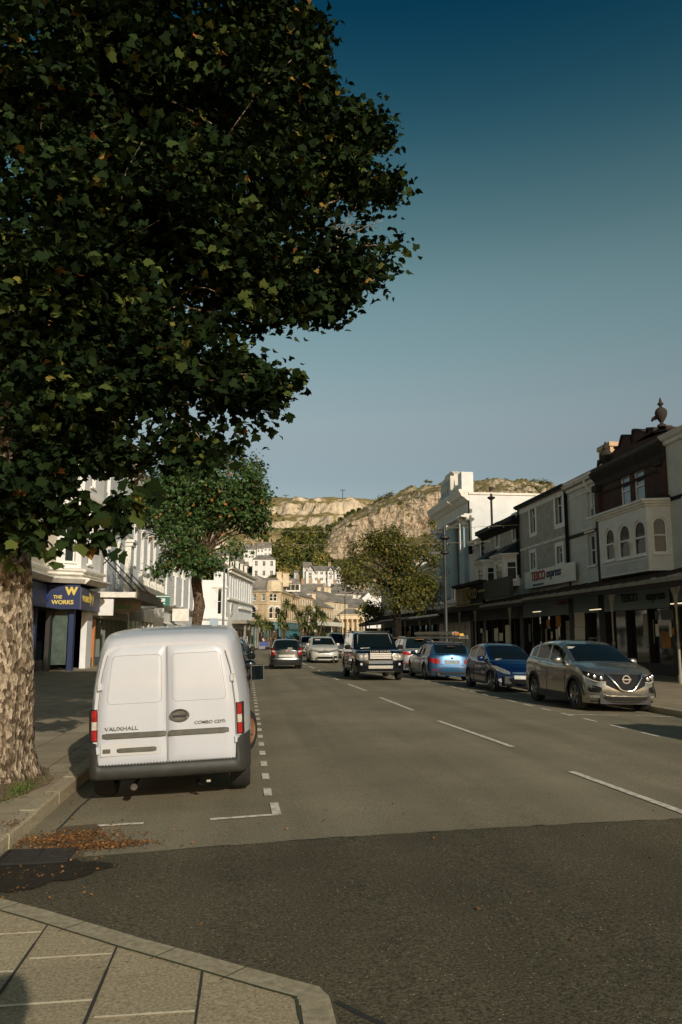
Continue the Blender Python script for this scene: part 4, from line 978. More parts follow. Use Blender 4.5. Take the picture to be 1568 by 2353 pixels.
shopfront(r, P0, P1, 3.9, 7, m=M_trim, posters=3, seed=43, fascia=M_concrete)
b = MB(); b.box(.5, 6, .1, .18, .5, 3.1, mat('green_glass', (0.02, 0.13, 0.09), .1)); put(b, 'green_window', r, Ml)

# L4 arched sashes on the first floor
P0, P1 = (-8.1, 74.0), (-6.2, 100.0); W = Wd(P0, P1)
r = lroot('long_white_building', 'long white stucco terrace with tall sash and arched windows behind the smaller street tree', -7.2, 87)
ops = [O(3.0, 4.6, 4.9, 9.3), O(8.3, 10.0, 4.9, 8.6, arch=True, hood='arch'), O(13.5, 15.0, 4.9, 8.6, arch=True, hood='arch'), O(18.5, 20.0, 4.9, 8.6, arch=True), O(22.5, 24.0, 4.9, 8.6)]
front(r, P0, P1, 3.9, 12.8, ops, M_white); shell(r, [P0, P1, (-18, 100), (-18, 74)], 0.02, 12.8, M_white, skip=(0,))
Ml = FR(P0, P1, 0, r); b = MB(); mould(b, W, 12.7, CORN, M_trim); mould(b, W, 9.9, [(0, -.3), (.2, -.2), (.2, .05)], M_trim); mould(b, W, 4.5, [(0, -.4), (.3, -.3), (.45, 0), (.45, .1)], M_concrete); put(b, 'cornice', r, Ml)
shopfront(r, P0, P1, 3.9, 14, m=M_white, posters=7, seed=44, fascia=M_trim)
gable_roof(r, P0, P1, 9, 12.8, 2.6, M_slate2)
# L5 plain white gable end facing the camera
x5 = (-5.9, 105.0), (-2.75, 105.6)
r = lroot('white_gable_building', 'plain white end wall with a single arched window beside the clock building', -4.5, 106)
W = Wd(*x5)
front(r, *x5, 0.02, 9.0, [O(2.05, 2.6, 4.6, 7.9, arch=True, hood='arch')], M_white); shell(r, [x5[0], x5[1], (-2.9, 107.9), (-5.9, 107.9)], .02, 9.0, M_white, skip=(0,))
Ml = FR(*x5, 0, r); b = MB(); b.prism([(1.5, 9.0), (W, 9.0), (W, 9.9), (1.5, 10.4)], 'y', 0, .4, M_white); b.box(-.1, W+.2, -.3, 0, 3.9, 4.2, M_trim); b.box(1.3, W+.1, -.2, 0, 8.0, 8.25, M_trim); put(b, 'cornice', r, Ml)
P0, P1 = (-6.2, 100.0), (-5.9, 105.0); front(r, P0, P1, .02, 13.0, [], M_white, name='side_wall')
# L6 clock building
P0, P1 = (-2.75, 107.9), (.75, 130.0); W = Wd(P0, P1)
r = lroot('clock_building', 'long white building with a row of narrow upper windows, wall clock, dormers and chimneys', -1.2, 118)
ops = [O(1.6+2.0*k, 2.35+2.0*k, 7.0, 10.3, sill=False) for k in range(8)]+[O(18.2, 19.0, 7.0, 10.3), O(20.2, 21.0, 7.0, 10.3)]
front(r, P0, P1, 3.8, 11.0, ops, M_white); shell(r, [P0, P1, (-9, 130), (-9, 107.9)], .02, 11.0, M_white, skip=(0,))
front(r, (-9, 107.9), P0, 3.8, 11.0, [], M_white, name='end_wall')
Ml = FR(P0, P1, 0, r); b = MB(); mould(b, W, 10.9, [(0, -.5), (.1, -.4), (.3, -.2), (.8, -.1), (.9, .1)], M_trim); mould(b, W, 6.75, [(0, -.2), (.35, -.1), (.35, .1)], M_trim)
for k in range(7): b.box(9+k*1.7, 10.1+k*1.7, -.45, 0, 5.75, 5.95, M_trim)
for k in range(18): b.box(.5+k*1.2, .8+k*1.2, -.5, -.1, 10.3, 10.55, M_trim)
put(b, 'cornice', r, Ml)
b = MB(); b.lathe([(.95, -.12), (1.0, -.05), (1.0, 0)], n=20, m=M_trim, M=Matrix.Translation((3.4, 0, 5.4)) @ Matrix.Rotation(R(-90), 4, 'X')); ck = put(b, 'clock', r, Ml)
b = MB()
for k in range(12): a = k*math.pi/6; b.box(3.4+.72*math.sin(a)-.05, 3.4+.72*math.sin(a)+.05, -.15, -.121, 5.4+.72*math.cos(a)-.07, 5.4+.72*math.cos(a)+.07, M_black)
b.prism([(3.36, 5.4), (3.44, 5.4), (3.42, 6.0), (3.38, 6.0)], 'y', -.16, -.122, M_black); b.prism([(3.4, 5.34), (3.0, 5.15), (3.0, 5.22), (3.38, 5.45)], 'y', -.16, -.122, M_black); put(b, 'clock_hands', ck, Ml)
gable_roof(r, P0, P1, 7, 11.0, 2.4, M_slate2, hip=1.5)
for k in range(5):
    u = 3.5+k*4; b = MB(); b.box(u, u+1.3, .5, 2.6, 11.3, 12.9, M_trim); b.prism([(u-.15, 12.9), (u+1.45, 12.9), (u+.65, 13.6)], 'y', .4, 2.8, M_slate2); dm = put(b, 'dormer', r, Ml)
    q = MB(); q.box(u+.25, u+1.05, .47, .499, 11.5, 12.6, M_glass); put(q, 'pane', dm, Ml)
for f in (.12, .45, .8): p = Vector(P0+(0,)).lerp(Vector(P1+(0,)), f); chimney(r, p.x-3.4, p.y, 12.6, 14.8, .8, 1.8, 3, m=M_trim)
shopfront(r, P0, P1, 3.8, 9, m=M_trim, posters=4, seed=47, fascia=M_white)
v = thing('market_canopy', 'grey flat canopy in front of the clock building', 'canopy', (.3, 122, 0), 0)
Ml = FR((-.3, 111), (1.9, 131), 0, v); b = MB(); b.box(0, 20, -.2, 2.4, 3.5, 4.0, M_concrete); b.box(20, 23, .2, 2.0, 3.3, 3.7, M_concrete); put(b, 'roof', v, Ml)
for u in (1, 6, 11, 16, 19.5): b = MB(); b.box(u, u+.25, 0, .25, .02, 3.5, M_concrete); put(b, 'post', v, Ml)
# striped awnings and blank white signboards in front of the long terrace
for k, (xa, ya, xb, yb, lb_) in enumerate([(-7.5, 76.5, -7.1, 82.5, 'scalloped cream awning nearest the green hanging sign'), (-7.0, 83.5, -6.6, 89.5, 'scalloped white awning left of the smaller tree trunk'), (-6.3, 92, -5.9, 98, 'blue-edged white awning right of the smaller tree trunk')]):
    v = thing('shop_awning', lb_, 'awning', (xa, (ya+yb)/2, 0), 0, 'awnings on the sunlit left side'); Ml = FR((xa, ya), (xb, yb), 0, v); W = math.dist((xa, ya), (xb, yb))
    b = MB(); b.add([(0, 0, 2.9), (W, 0, 2.9), (W, 1.4, 3.7), (0, 1.4, 3.7), (0, 0, 2.86), (W, 0, 2.86), (W, 1.4, 3.66), (0, 1.4, 3.66)], [(0, 1, 2, 3), (7, 6, 5, 4), (0, 4, 5, 1), (1, 5, 6, 2), (3, 7, 4, 0)], M_blueg if k == 2 else M_trim); put(b, 'cloth', v, Ml)
    b = MB(); n = 10
    for i in range(n): b.prism([(W*i/n, 2.9), (W*(i+1)/n, 2.9), (W*(i+.5)/n, 2.5)], 'y', -.01, .01, M_blueg if (i+k) % 3 == 0 else M_trim)
    put(b, 'valance', v, Ml)
for k, (x, y, w_, z0, z1, lb_, m) in enumerate([(-6.45, 62.5, 1.0, 4.0, 4.8, 'green hanging bank sign with white emblem', mat('bank_green', (0.015, 0.14, 0.09), .5)), (-6.75, 62.9, .75, 1.9, 3.85, 'blank white panel on the left pavement above the van roof', M_white), (-6.5, 80, 1.6, 3.2, 4.4, 'cream signboard left of the smaller tree trunk', M_trim), (-4.2, 103, 1.1, 3.0, 4.0, 'blue and white projecting shop sign beside the white end wall', mat('pale_blue_sign', (.3, .38, .45), .5))]):
    s = thing('projecting_sign', lb_, 'sign', (x, y, z0), 0); b = MB(); b.bev(-w_/2, w_/2, -.08, .08, 0, z1-z0, .02, m); b.build('panel', s)
    if k == 0:
        b = MB(); b.box(-w_/2-.02, w_/2+.02, -.1, -.081, z1-z0-.12, z1-z0-.05, M_white); b.box(-.18, .18, -.1, -.081, .3, .56, M_white); b.box(-.4, .2, -.1, -.081, .12, .22, M_white); b.build('emblem', s)
    b = MB(); b.box(-w_/2-.9, -w_/2, -.02, .02, (z1-z0)-.1, (z1-z0)-.05, M_black); b.build('bracket', s)
# ---------------------------------------------------------------- vehicles
def paint(name, col, metal=.55, rough=.32):
    return mat(name, col, rough, metal=metal, coat=.9, vary=.12, vs=9)
M_tyre = mat('tyre_rubber', (0.018, 0.018, 0.017), .85, vary=.3, vs=30)
M_rim = mat('alloy_rim', (0.30, 0.30, 0.29), .35, metal=.9)
M_cglass = mat('car_glass', (0.005, 0.009, 0.010), .03, spec=.33)
M_plast = mat('black_plastic', (0.022, 0.021, 0.019), .6, vary=.2, vs=8)
M_chrome = mat('chrome', (0.65, 0.63, 0.58), .18, metal=1)
M_lens = mat('headlamp_lens', (0.50, 0.49, 0.45), .12, metal=.6, vary=.6, vs=18)
M_tail = mat('tail_lamp_red', (0.36, 0.012, 0.012), .15, coat=.8, vary=.45, vs=22)
M_clear = mat('clear_lamp', (0.55, 0.50, 0.42), .15, vary=.4, vs=20)
M_plate = mat('number_plate', (0.50, 0.47, 0.40), .5, vary=.3, vs=14)
M_plated = mat('number_plate_dark', (0.16, 0.20, 0.22), .5, vary=.5, vs=9)
M_amber = mat('amber_lamp', (0.65, 0.25, 0.03), .3)
def smooth_profile(pts, ys, k=0):
    x = np.array([p[0] for p in pts]); y = np.array([p[1] for p in pts]); v = np.interp(ys, x, y)
    return v
class Car:
    def __init__(s, name, label, X, Y, face, L, W, top, roof, wheels, Rw, body, ws, sides, rear, nose=((.2, .06), (.45, 0), (.7, .04), (1.0, .22)), tail=((.2, .06), (.5, 0), (.9, .04), (1.2, .10)),
                 tumble=.30, group=None, cat='car', pf=3.2, pr=4.5, Lf=.75, Lr=.45, zs=.20, cladding=False, yaw=0, rim=M_rim, tint=M_cglass):
        s.L, s.W, s.Rw = L, W, Rw; s.top = top; s.nose = nose; s.tail = tail; s.pf, s.prr, s.Lf, s.Lr, s.zs = pf, pr, Lf, Lr, zs
        s.t = thing(name, label, cat, (X, Y, rz(X)), (0 if face == 'cam' else math.pi)+yaw, group)
        s.t.rotation_euler.y = (-.025 if X > XC+2.5 else (.025 if X < XC-2.5 else 0))*(1 if face == 'cam' else -1)*-1
        s.wheels = wheels; H = L/2
        ys = sorted(set([0, .004, .012, .03, .06, .10, .15, .21, .3, .4, .52]+[L-v for v in (0, .004, .012, .03, .06, .10, .15, .22, .32)]+list(np.linspace(.6, L-.42, 46))+[w_+d*Rw*1.16 for w_ in wheels for d in (-1, -.985, -.93, -.8, -.6, -.3, 0, .3, .6, .8, .93, .985, 1)]))
        zt = np.interp(ys, [p[0] for p in top], [p[1] for p in top])
        b = MB(); rows = []
        for y, z in zip(ys, zt):
            zb = zs
            for w_ in wheels:
                d = abs(y-w_)
                if d < Rw*1.16: zb = max(zb, Rw+math.sqrt(max(0, (Rw*1.16)**2-d*d)))
            if z < zb+.05: zb = z-.05
            row = []; W_ = s.plan(y)
            fr = [0, .12, .3, .5, .7, .86, .95]
            for f in fr:
                zz = zb+(z-.02-zb)*f; row.append((W_*s.sec(zz, z), zz))
            row += [(W_*.90, z), (W_*.78, z+.012), (W_*.5, z+.03), (W_*.2, z+.038)]
            full = [(-x, zz) for x, zz in row]+[(x, zz) for x, zz in row[::-1]]
            rows.append([(x, s.shift(y, zz)-H, zz) for x, zz in full])
        b.grid(rows, body)
        s.body = b.build('body', s.t, smooth=38)
        # greenhouse
        y0, y1 = roof[0][0], roof[-1][0]
        gy = sorted(set(list(np.linspace(y0, y1, 40))+[p[0] for p in roof]+[v for q in sides for v in q]+list(ws)+list(rear)))
        zr = np.interp(gy, [p[0] for p in roof], [p[1] for p in roof]); zb_ = np.interp(gy, [p[0] for p in top], [p[1] for p in top])-.012
        body_b, wsb, rb = MB(), MB(), MB(); R_ = []; sbs = {}
        for y, z, z0 in zip(gy, zr, zb_):
            h = max(z-z0, .0); W_ = s.plan(y)*.925; e = min(.07, h*.5); hs = h-e
            wt = W_-h*tumble
            row = [(W_, z0)]
            for f in (.06, .5, .93, 1): row.append((W_-(W_-wt)*f*.95, z0+hs*f))
            row += [(wt-.03-(.02 if h > .1 else 0), z-e*.45), (wt-.10, z-e*.12), (wt*.6, z+.012), (wt*.2, z+.02)]
            R_.append([(-x, s.shift(y, zz)-H, zz) for x, zz in row]+[(x, s.shift(y, zz)-H, zz) for x, zz in row[::-1]])
        n = len(R_[0])
        for i in range(len(R_)-1):
            ym = (gy[i]+gy[i+1])/2
            for j in range(n-1):
                k = min(j, n-2-j); q = [R_[i][j], R_[i+1][j], R_[i+1][j+1], R_[i][j+1]]; tgt = body_b; m = body
                if k in (1, 2) and any(a < ym < c for a, c in sides) and (zr[i]-zb_[i]) > .12: tgt = sbs.setdefault((j < n/2, [q_ for q_, (a, c) in enumerate(sides) if a < ym < c][0]), MB()); m = tint
                if k >= 6 and ws[0] < ym < ws[1]: tgt = wsb; m = tint
                if k >= 6 and rear[0] < ym < rear[1]: tgt = rb; m = tint
                if k >= 6 and k <= 8 and tgt is not body_b and False: pass
                tgt.add(q, [(0, 1, 2, 3)], m)
        for bb, nm in [(body_b, 'roof'), (wsb, 'windscreen'), (rb, 'rear_window')]+[(v_, 'side_window') for v_ in sbs.values()]:
            if bb.f:
                me_o = bb.build(nm, s.t)
                import bmesh
                bm = bmesh.new(); bm.from_mesh(me_o.data); bmesh.ops.remove_doubles(bm, verts=bm.verts, dist=1e-5); bm.to_mesh(me_o.data); bm.free()
                me_o.data.polygons.foreach_set('use_smooth', [True]*len(me_o.data.polygons)); me_o.data.set_sharp_from_angle(angle=R(35))
        # underbody and wheels
        b = MB(); b.box(-W*.80, W*.80, .25-H, L-.25-H, zs+.02, .42, M_plast)
        for w_ in wheels: b.box(-W*.93, W*.93, w_-Rw*1.1-H, w_+Rw*1.1-H, .42, Rw*2.1, M_black)
        b.box(-W*.66, W*.66, .08-H, L-.08-H, zs, .5, M_plast)
        b.build('underbody', s.t)
        if cladding:
            for sg in (-1, 1):
                for w_ in wheels:
                    b = MB()
                    for k in range(12):
                        a0, a1 = math.pi*(k/12), math.pi*((k+1)/12); r0, r1 = Rw*1.15, Rw*1.32; P = []
                        for (rr, a) in ((r0, a0), (r1, a0), (r1, a1), (r0, a1)): P.append((sg*(s.plan(w_)*s.sec(.5, 1)+.012), w_-H+rr*math.cos(a), Rw+rr*math.sin(a)))
                        b.add(P, [(0, 1, 2, 3)], M_plast)
                    b.build('wheel_arch_trim', s.t)
                b = MB(); b.box(sg*W-.02, sg*W+.012, wheels[0]+Rw*1.2-H, wheels[1]-Rw*1.2-H, zs, zs+.16, M_plast); b.build('sill_trim', s.t)
        for w_ in wheels:
            for sg in (-1, 1): s.wheel(sg*(s.plan(w_)-.125), w_-H, sg, rim)
    def plan(s, y):
        W = s.W; a = 1.0
        if y < s.Lf: a = max(0, 1-(1-y/s.Lf)**s.pf)**(1/s.pf)
        if s.L-y < s.Lr: a = min(a, max(0, 1-(1-(s.L-y)/s.Lr)**s.prr)**(1/s.prr))
        return W*a*(1-.02*((y-s.L*.5)/(s.L*.5))**2)
    def sec(s, z, zt):
        return float(np.interp(z, [s.zs, s.zs+.12, .55, zt-.12, zt-.02, zt], [.955, .985, 1.0, .985, .955, .93]))
    def shift(s, y, z):
        a = float(np.interp(z, [p[0] for p in s.nose], [p[1] for p in s.nose]))*max(0, 1-y/.9)
        c = float(np.interp(z, [p[0] for p in s.tail], [p[1] for p in s.tail]))*max(0, 1-(s.L-y)/.7)
        return y+a-c
    def fy(s, x, z):                      # y of the nose surface
        r = min(.9995, abs(x)/(s.W*.97)); y = s.Lf*(1-(1-r**s.pf)**(1/s.pf)); return s.shift(y, z)-s.L/2
    def ry(s, x, z):
        r = min(.9995, abs(x)/(s.W*.97)); y = s.L-s.Lr*(1-(1-r**s.prr)**(1/s.prr)); return s.shift(y, z)-s.L/2
    def patch(s, name, st, m, side='f', off=.008, both=False, parent=None, nx=10, nz=4):
        """panel on the nose or tail; st = [(x, z low, z high)...]"""
        f = s.fy if side == 'f' else s.ry; sg = -1 if side == 'f' else 1; out_ = None
        for mir in ((1, -1) if both else (1,)):
            xs = np.linspace(st[0][0], st[-1][0], nx); lo = np.interp(xs, [p[0] for p in st], [p[1] for p in st]); hi = np.interp(xs, [p[0] for p in st], [p[2] for p in st])
            b = MB(); P = []
            for x, a, c in zip(xs, lo, hi):
                P.append([(mir*x, f(x, a)+sg*.0-sg*.03, a)]+[(mir*x, f(x, a+(c-a)*k/(nz-1))+sg*off, a+(c-a)*k/(nz-1)) for k in range(nz)]+[(mir*x, f(x, c)-sg*.03, c)])
            b.grid(P, m); out_ = b.build(name, parent or s.t, smooth=50)
        return out_
    def wheel(s, x, y, sg, rimm):
        Rw = s.Rw; M = Matrix.Translation((x, y, Rw)) @ Matrix.Rotation(R(90)*sg, 4, 'Y')
        b = MB(); b.lathe([(Rw*.62, -.10), (Rw*.93, -.105), (Rw*.99, -.075), (Rw, -.03), (Rw, .03), (Rw*.99, .075), (Rw*.93, .105), (Rw*.68, .11), (Rw*.64, .08)], n=26, m=M_tyre, cap=False)
        b.v = [tuple(M @ Vector(v)) for v in b.v]; w_ = b.build('wheel', s.t, smooth=35)
        b = MB(); b.lathe([(Rw*.67, .10), (Rw*.63, .112), (Rw*.60, .09), (Rw*.58, .02)], n=26, m=rimm, cap=False); b.lathe([(Rw*.1, .1), (Rw*.13, .085), (Rw*.14, .05)], n=12, m=rimm)
        for k in range(5):
            for d in (-.13, .13):
                a = 2*math.pi*k/5+d; c, s_ = math.cos(a), math.sin(a); q = .018
                p0, p1 = (Rw*.10, .085), (Rw*.62, .095)
                vs = [(c*r_-s_*w2, s_*r_+c*w2, z_) for r_, z_ in (p0, p1) for w2 in (-q, q)]; vs += [(v[0], v[1], v[2]-.04) for v in vs]
                b.add(vs, [(0, 1, 3, 2), (4, 6, 7, 5), (0, 4, 5, 1), (2, 3, 7, 6), (0, 2, 6, 4), (1, 5, 7, 3)], rimm)
        b.add([(Rw*.6*math.cos(k*math.pi/8), Rw*.6*math.sin(k*math.pi/8), .02) for k in range(16)], [tuple(range(16))], M_black)
        b.v = [tuple(M @ Vector(v)) for v in b.v]; b.build('rim', w_, smooth=35)
    def mirrors(s, y, z, m, out=.12):
        for sg in (-1, 1):
            b = MB(); x = sg*(s.W*.93)
            b.tube([(x-sg*.05, y-s.L/2+.04, z-.05), (x+sg*out, y-s.L/2, z)], .022, 6, M_plast); mm = Matrix.Translation((x+sg*out, y-s.L/2, z+.02)) @ Matrix.Diagonal((1.0, .55, .72, 1))
            b.lathe([(.02, -.12), (.08, -.115), (.115, -.06), (.12, .03), (.10, .09), (.03, .12)], n=12, m=m, M=mm); o = b.build('wing_mirror', s.t, smooth=50)
            g_ = MB(); g_.box(x+sg*out-.085, x+sg*out+.085, y-s.L/2+.058, y-s.L/2+.064, z-.04, z+.08, M_cglass); g_.build('mirror_glass', o)
    def seams(s, ys, z0, z1, handles=(), hz=.86, hm=None):
        b = MB()
        for sg in (-1, 1):
            for y in ys:
                zs_ = np.linspace(z0, z1, 6); b.tube([(sg*(s.plan(y)*s.sec(z, z1+.03)+.001), s.shift(y, z)-s.L/2, z) for z in zs_], .006, 4, M_black)
        b.build('door_seams', s.t)
        for sg in (-1, 1):
            for y in handles:
                b = MB(); x = s.plan(y)*s.sec(hz, hz+.15); b.bev(x-.01 if sg > 0 else -x-.035, x+.035 if sg > 0 else -x+.01, y-.09-s.L/2, y+.09-s.L/2, hz-.015, hz+.02, .008, hm or M_plast); b.build('door_handle', s.t)
    def belt_chrome(s, ya, yb, m, roof):
        b = MB()
        for sg in (-1, 1):
            P = []
            for y in np.linspace(ya, yb, 14):
                z = float(np.interp(y, [p[0] for p in s.top], [p[1] for p in s.top])); P.append((sg*(s.plan(y)*.925+.006), s.shift(y, z)-s.L/2, z+.012))
            b.tube(P, .012, 4, m)
        b.build('window_trim', s.t)

PARK = 'cars parked along the right kerb'
def suv_silver_front():
    col = paint('silver_beige_paint', (0.36, 0.345, 0.30), .85, .27)
    top = [(0, .84), (.10, .90), (.3, .97), (.7, 1.03), (1.1, 1.08), (2.2, 1.07), (3.2, 1.12), (4.0, 1.17), (4.39, 1.10)]
    roof = [(1.05, 1.07), (1.5, 1.30), (1.95, 1.50), (2.25, 1.575), (2.7, 1.60), (3.3, 1.57), (3.8, 1.50), (4.0, 1.44), (4.3, 1.14)]
    c = Car('parked_car', 'silver-beige crossover with a V-shaped chrome grille parked before the pale verandah posts', 8.5, 17.45+2.2, 'cam', 4.39, .90, top, roof, (.87, 3.52), .345, col,
            (1.12, 2.0), ((1.62, 2.52), (2.62, 3.42), (3.48, 3.86)), (3.95, 4.26), group=PARK, cladding=True, nose=((.2, .10), (.35, .02), (.55, .0), (.75, .05), (.9, .16), (1.1, .4)), Lf=.82, pf=3.1)
    c.mirrors(1.62, 1.10, col); c.seams((1.38, 2.56, 3.36), .38, 1.04, (2.42, 3.30), .93, col); c.belt_chrome(1.4, 3.95, M_chrome, roof)
    c.patch('upper_grille', [(-.46, .62, .86), (-.2, .5, .86), (0, .47, .86), (.2, .5, .86), (.46, .62, .86)], M_black, off=.012)
    b = MB()
    for sg in (-1, 1):
        P = [(.42, .87), (.36, .78), (.27, .66), (.17, .53), (.10, .50), (0, .495)]; b.tube([(sg*x, c.fy(x, z)-.03, z) for x, z in P], [.028, .03, .03, .028, .024, .02], 8, M_chrome)
    b.build('chrome_grille_bar', c.t, smooth=50)
    b = MB(); b.lathe([(.095, -.01), (.10, .0), (.095, .012), (.072, .012), (.07, 0)], n=24, m=M_chrome, cap=False, M=Matrix.Translation((0, c.fy(0, .75)-.03, .75)) @ Matrix.Rotation(R(90), 4, 'X')); b.mats = [M_rim]; b.box(-.11, .11, c.fy(0, .75)-.05, c.fy(0, .75)-.03, .735, .765, M_rim); b.build('badge', c.t)
    c.patch('headlight', [(.45, .70, .80), (.58, .69, .83), (.72, .74, .87), (.80, .79, .90), (.84, .84, .91)], M_black, both=True, off=.016)
    for sg in (1, -1):
        for x, z, r_ in ((.55, .755, .045), (.67, .785, .045), (.765, .825, .036)):
            b = MB(); b.lathe([(r_, 0), (r_*.9, .018), (r_*.3, .026)], n=14, m=M_lens, M=Matrix.Translation((sg*x, c.fy(x, z)-.012, z)) @ Matrix.Rotation(R(90), 4, 'X')); b.build('headlight_bulb', c.t, smooth=50)
    b = MB()
    for sg in (-1, 1): b.tube([(sg*x, c.fy(x, z)-.02, z) for x, z in ((.46, .69), (.6, .675), (.72, .71), (.83, .78))], .010, 6, M_clear)
    b.build('daytime_lamp', c.t)
    c.patch('fog_recess', [(.56, .46, .56), (.66, .44, .59), (.76, .45, .60), (.81, .50, .57)], M_black, both=True, off=.008)
    b = MB()
    for sg in (-1, 1): b.tube([(sg*x, c.fy(x, z)-.014, z) for x, z in ((.845, .60), (.835, .50), (.78, .42), (.66, .405), (.55, .42), (.42, .375), (.2, .37), (0, .37))], .014, 6, col)
    b.build('bumper_blade', c.t, smooth=60)
    c.patch('fog_lamp', [(.60, .325, .385), (.78, .325, .385)], M_lens, both=True, off=.02)
    c.patch('lower_grille', [(-.62, .30, .36), (-.3, .27, .36), (.3, .27, .36), (.62, .30, .36)], M_plast, off=.014)
    c.patch('lower_lip', [(-.74, .235, .27), (0, .215, .25), (.74, .235, .27)], M_chrome if False else M_plast, off=.02)
    b = MB(); b.box(-.16, .16, -.012, .012, 0, .09, M_clear, Matrix.Translation((-.48, 1.75-4.39/2, 1.40)) @ Matrix.Rotation(R(-60), 4, 'X')); b.build('sun_visor', c.t)
    b = MB()
    for x0 in (-.5, .1): b.tube([(x0, 1.13-2.195, 1.085+.03), (x0+.55, 1.20-2.195, 1.12+.03)], .01, 5, M_black)
    b.build('wipers', c.t)
    return c
qash = suv_silver_front()

def hatch_blue():
    col = paint('dark_blue_paint', (0.004, 0.016, 0.07), .4, .25)
    top = [(0, .66), (.12, .74), (.4, .84), (.8, .93), (1.1, .97), (2.2, .97), (3.3, 1.03), (3.8, 1.0)]
    roof = [(.95, .96), (1.4, 1.20), (1.85, 1.40), (2.1, 1.46), (2.6, 1.48), (3.1, 1.44), (3.45, 1.36), (3.72, 1.04)]
    c = Car('parked_car', 'dark blue small hatchback with one large teardrop headlight, parked behind the silver-beige crossover', 8.36, 23.95+1.9, 'cam', 3.8, .82, top, roof, (.78, 3.28), .31, col,
            (1.0, 1.92), ((1.5, 2.5), (2.6, 3.35)), (3.42, 3.7), group=PARK, nose=((.2, .08), (.45, .0), (.65, .10), (.85, .3), (1.0, .4)), Lf=.95, pf=2.5)
    c.mirrors(1.45, .98, col); c.seams((1.22, 2.54), .32, .92, (2.4,), .82, col)
    c.patch('headlight', [(.36, .56, .62), (.46, .56, .69), (.58, .60, .75), (.70, .67, .80), (.77, .74, .81)], M_lens, both=True, off=.016)
    c.patch('grille', [(-.30, .585, .625), (.30, .585, .625)], M_chrome, off=.014)
    c.patch('lower_grille', [(-.42, .30, .42), (-.3, .27, .46), (.3, .27, .46), (.42, .30, .42)], M_black, off=.010)
    c.patch('number_plate', [(-.26, .42, .53), (.26, .42, .53)], M_plate, off=.022)
    for sg in (-1, 1):
        b = MB(); b.lathe([(.09, -.01), (.095, .0), (.08, .012), (.075, -.005)], n=16, m=M_rim, M=Matrix.Translation((sg*.60, c.fy(.6, .38)-.012, .38)) @ Matrix.Rotation(R(90), 4, 'X') @ Matrix.Diagonal((1.2, .7, 1, 1))); b.build('fog_lamp', c.t, smooth=50)
    b = MB(); b.tube([(-.55, .98-1.9, .99), (.1, 1.1-1.9, 1.03)], .01, 5, M_clear); b.tube([(.0, .98-1.9, .99), (.55, 1.1-1.9, 1.01)], .01, 5, M_black); b.build('wipers', c.t)
    return c
hatch_blue()

def estate_blue():
    col = paint('sky_blue_paint', (0.030, 0.10, 0.20), .5, .36)
    top = [(0, .62), (.15, .74), (.5, .85), (1.2, .93), (1.5, .95), (3.0, .96), (4.2, 1.00), (4.62, .98)]
    roof = [(1.35, .94), (1.8, 1.17), (2.25, 1.36), (2.6, 1.43), (3.2, 1.45), (3.8, 1.42), (4.15, 1.37), (4.52, 1.02)]
    c = Car('parked_car', 'bright sky blue estate car seen from behind, carrying ladders on its roof bars', 7.85, 30.45+2.31, 'away', 4.62, .905, top, roof, (.78, 3.59), .33, col,
            (1.42, 2.3), ((1.85, 2.72), (2.8, 3.55), (3.63, 4.1)), (4.12, 4.5), group=PARK, tail=((.2, .06), (.45, -.0), (.6, .02), (.9, .07), (1.1, .12)), pr=3.4, Lr=.5)
    c.mirrors(1.85, 1.0, col); c.seams((1.55, 2.75, 3.62), .34, .9, (2.62, 3.5), .82, col)
    c.patch('tail_light', [(.48, .68, .80), (.62, .66, .85), (.76, .68, .87), (.87, .74, .86)], M_tail, 'r', both=True, off=.016)
    c.patch('number_plate', [(-.30, .66, .80), (.30, .66, .80)], M_plated, 'r', off=.014)
    c.patch('boot_crease', [(-.46, .615, .63), (.46, .615, .63)], M_black, 'r', off=.004)
    c.patch('bumper_strip', [(-.82, .26, .35), (.82, .26, .35)], M_plast, 'r', off=.012)
    c.patch('reflector', [(.50, .40, .43), (.80, .40, .43)], M_tail, 'r', both=True, off=.01)
    c.patch('bumper_crease', [(-.8, .50, .51), (.8, .50, .51)], M_black, 'r', off=.003)
    b = MB(); b.lathe([(.04, 0), (.045, .01), (.02, .02)], n=14, m=M_chrome, M=Matrix.Translation((0, c.ry(0, .86)+.0, .88)) @ Matrix.Rotation(R(-90), 4, 'X')); b.build('badge', c.t)
    for x in (.55,): b = MB(); b.tube([(x, 2.2, .26), (x, 2.34, .26)], .045, 10, M_chrome); b.build('exhaust_pipe', c.t)
    c.patch('brake_light', [(-.14, 1.325, 1.35), (.14, 1.325, 1.35)], M_tail, 'r', off=-.17)
    b = MB()
    for sg in (-1, 1): b.tube([(sg*.56, 2.45-2.31, 1.46), (sg*.56, 4.1-2.31, 1.42)], .018, 6, M_plast)
    for y in (2.8, 3.8): b.box(-.62, .62, y-2.31-.03, y-2.31+.03, 1.47, 1.51, M_plast)
    b.build('roof_bars', c.t)
    return c
bmw = estate_blue()
def ladder(label, pts, halfw, rungs, m, rad=.03, gz=.0):
    a, b_ = Vector(pts[0]), Vector(pts[1]); t = thing('ladder', label, 'ladder', tuple((a+b_)/2), 0, 'ladders on the roof bars'); d = (b_-a).normalized(); n = Vector((-d.y, d.x, 0)).normalized()
    o_ = (a+b_)/2; q = MB()
    for sg in (-1, 1): q.tube([a-o_+n*halfw*sg, b_-o_+n*halfw*sg], rad, 6, m)
    q.build('rails', t); q = MB()
    for k in range(rungs): p = a+(b_-a)*(k+.5)/rungs-o_; q.tube([p-n*halfw, p+n*halfw], rad*.6, 5, m)
    q.build('rungs', t); return t
M_alu = mat('aluminium', (0.50, 0.46, 0.38), .4, metal=.7)
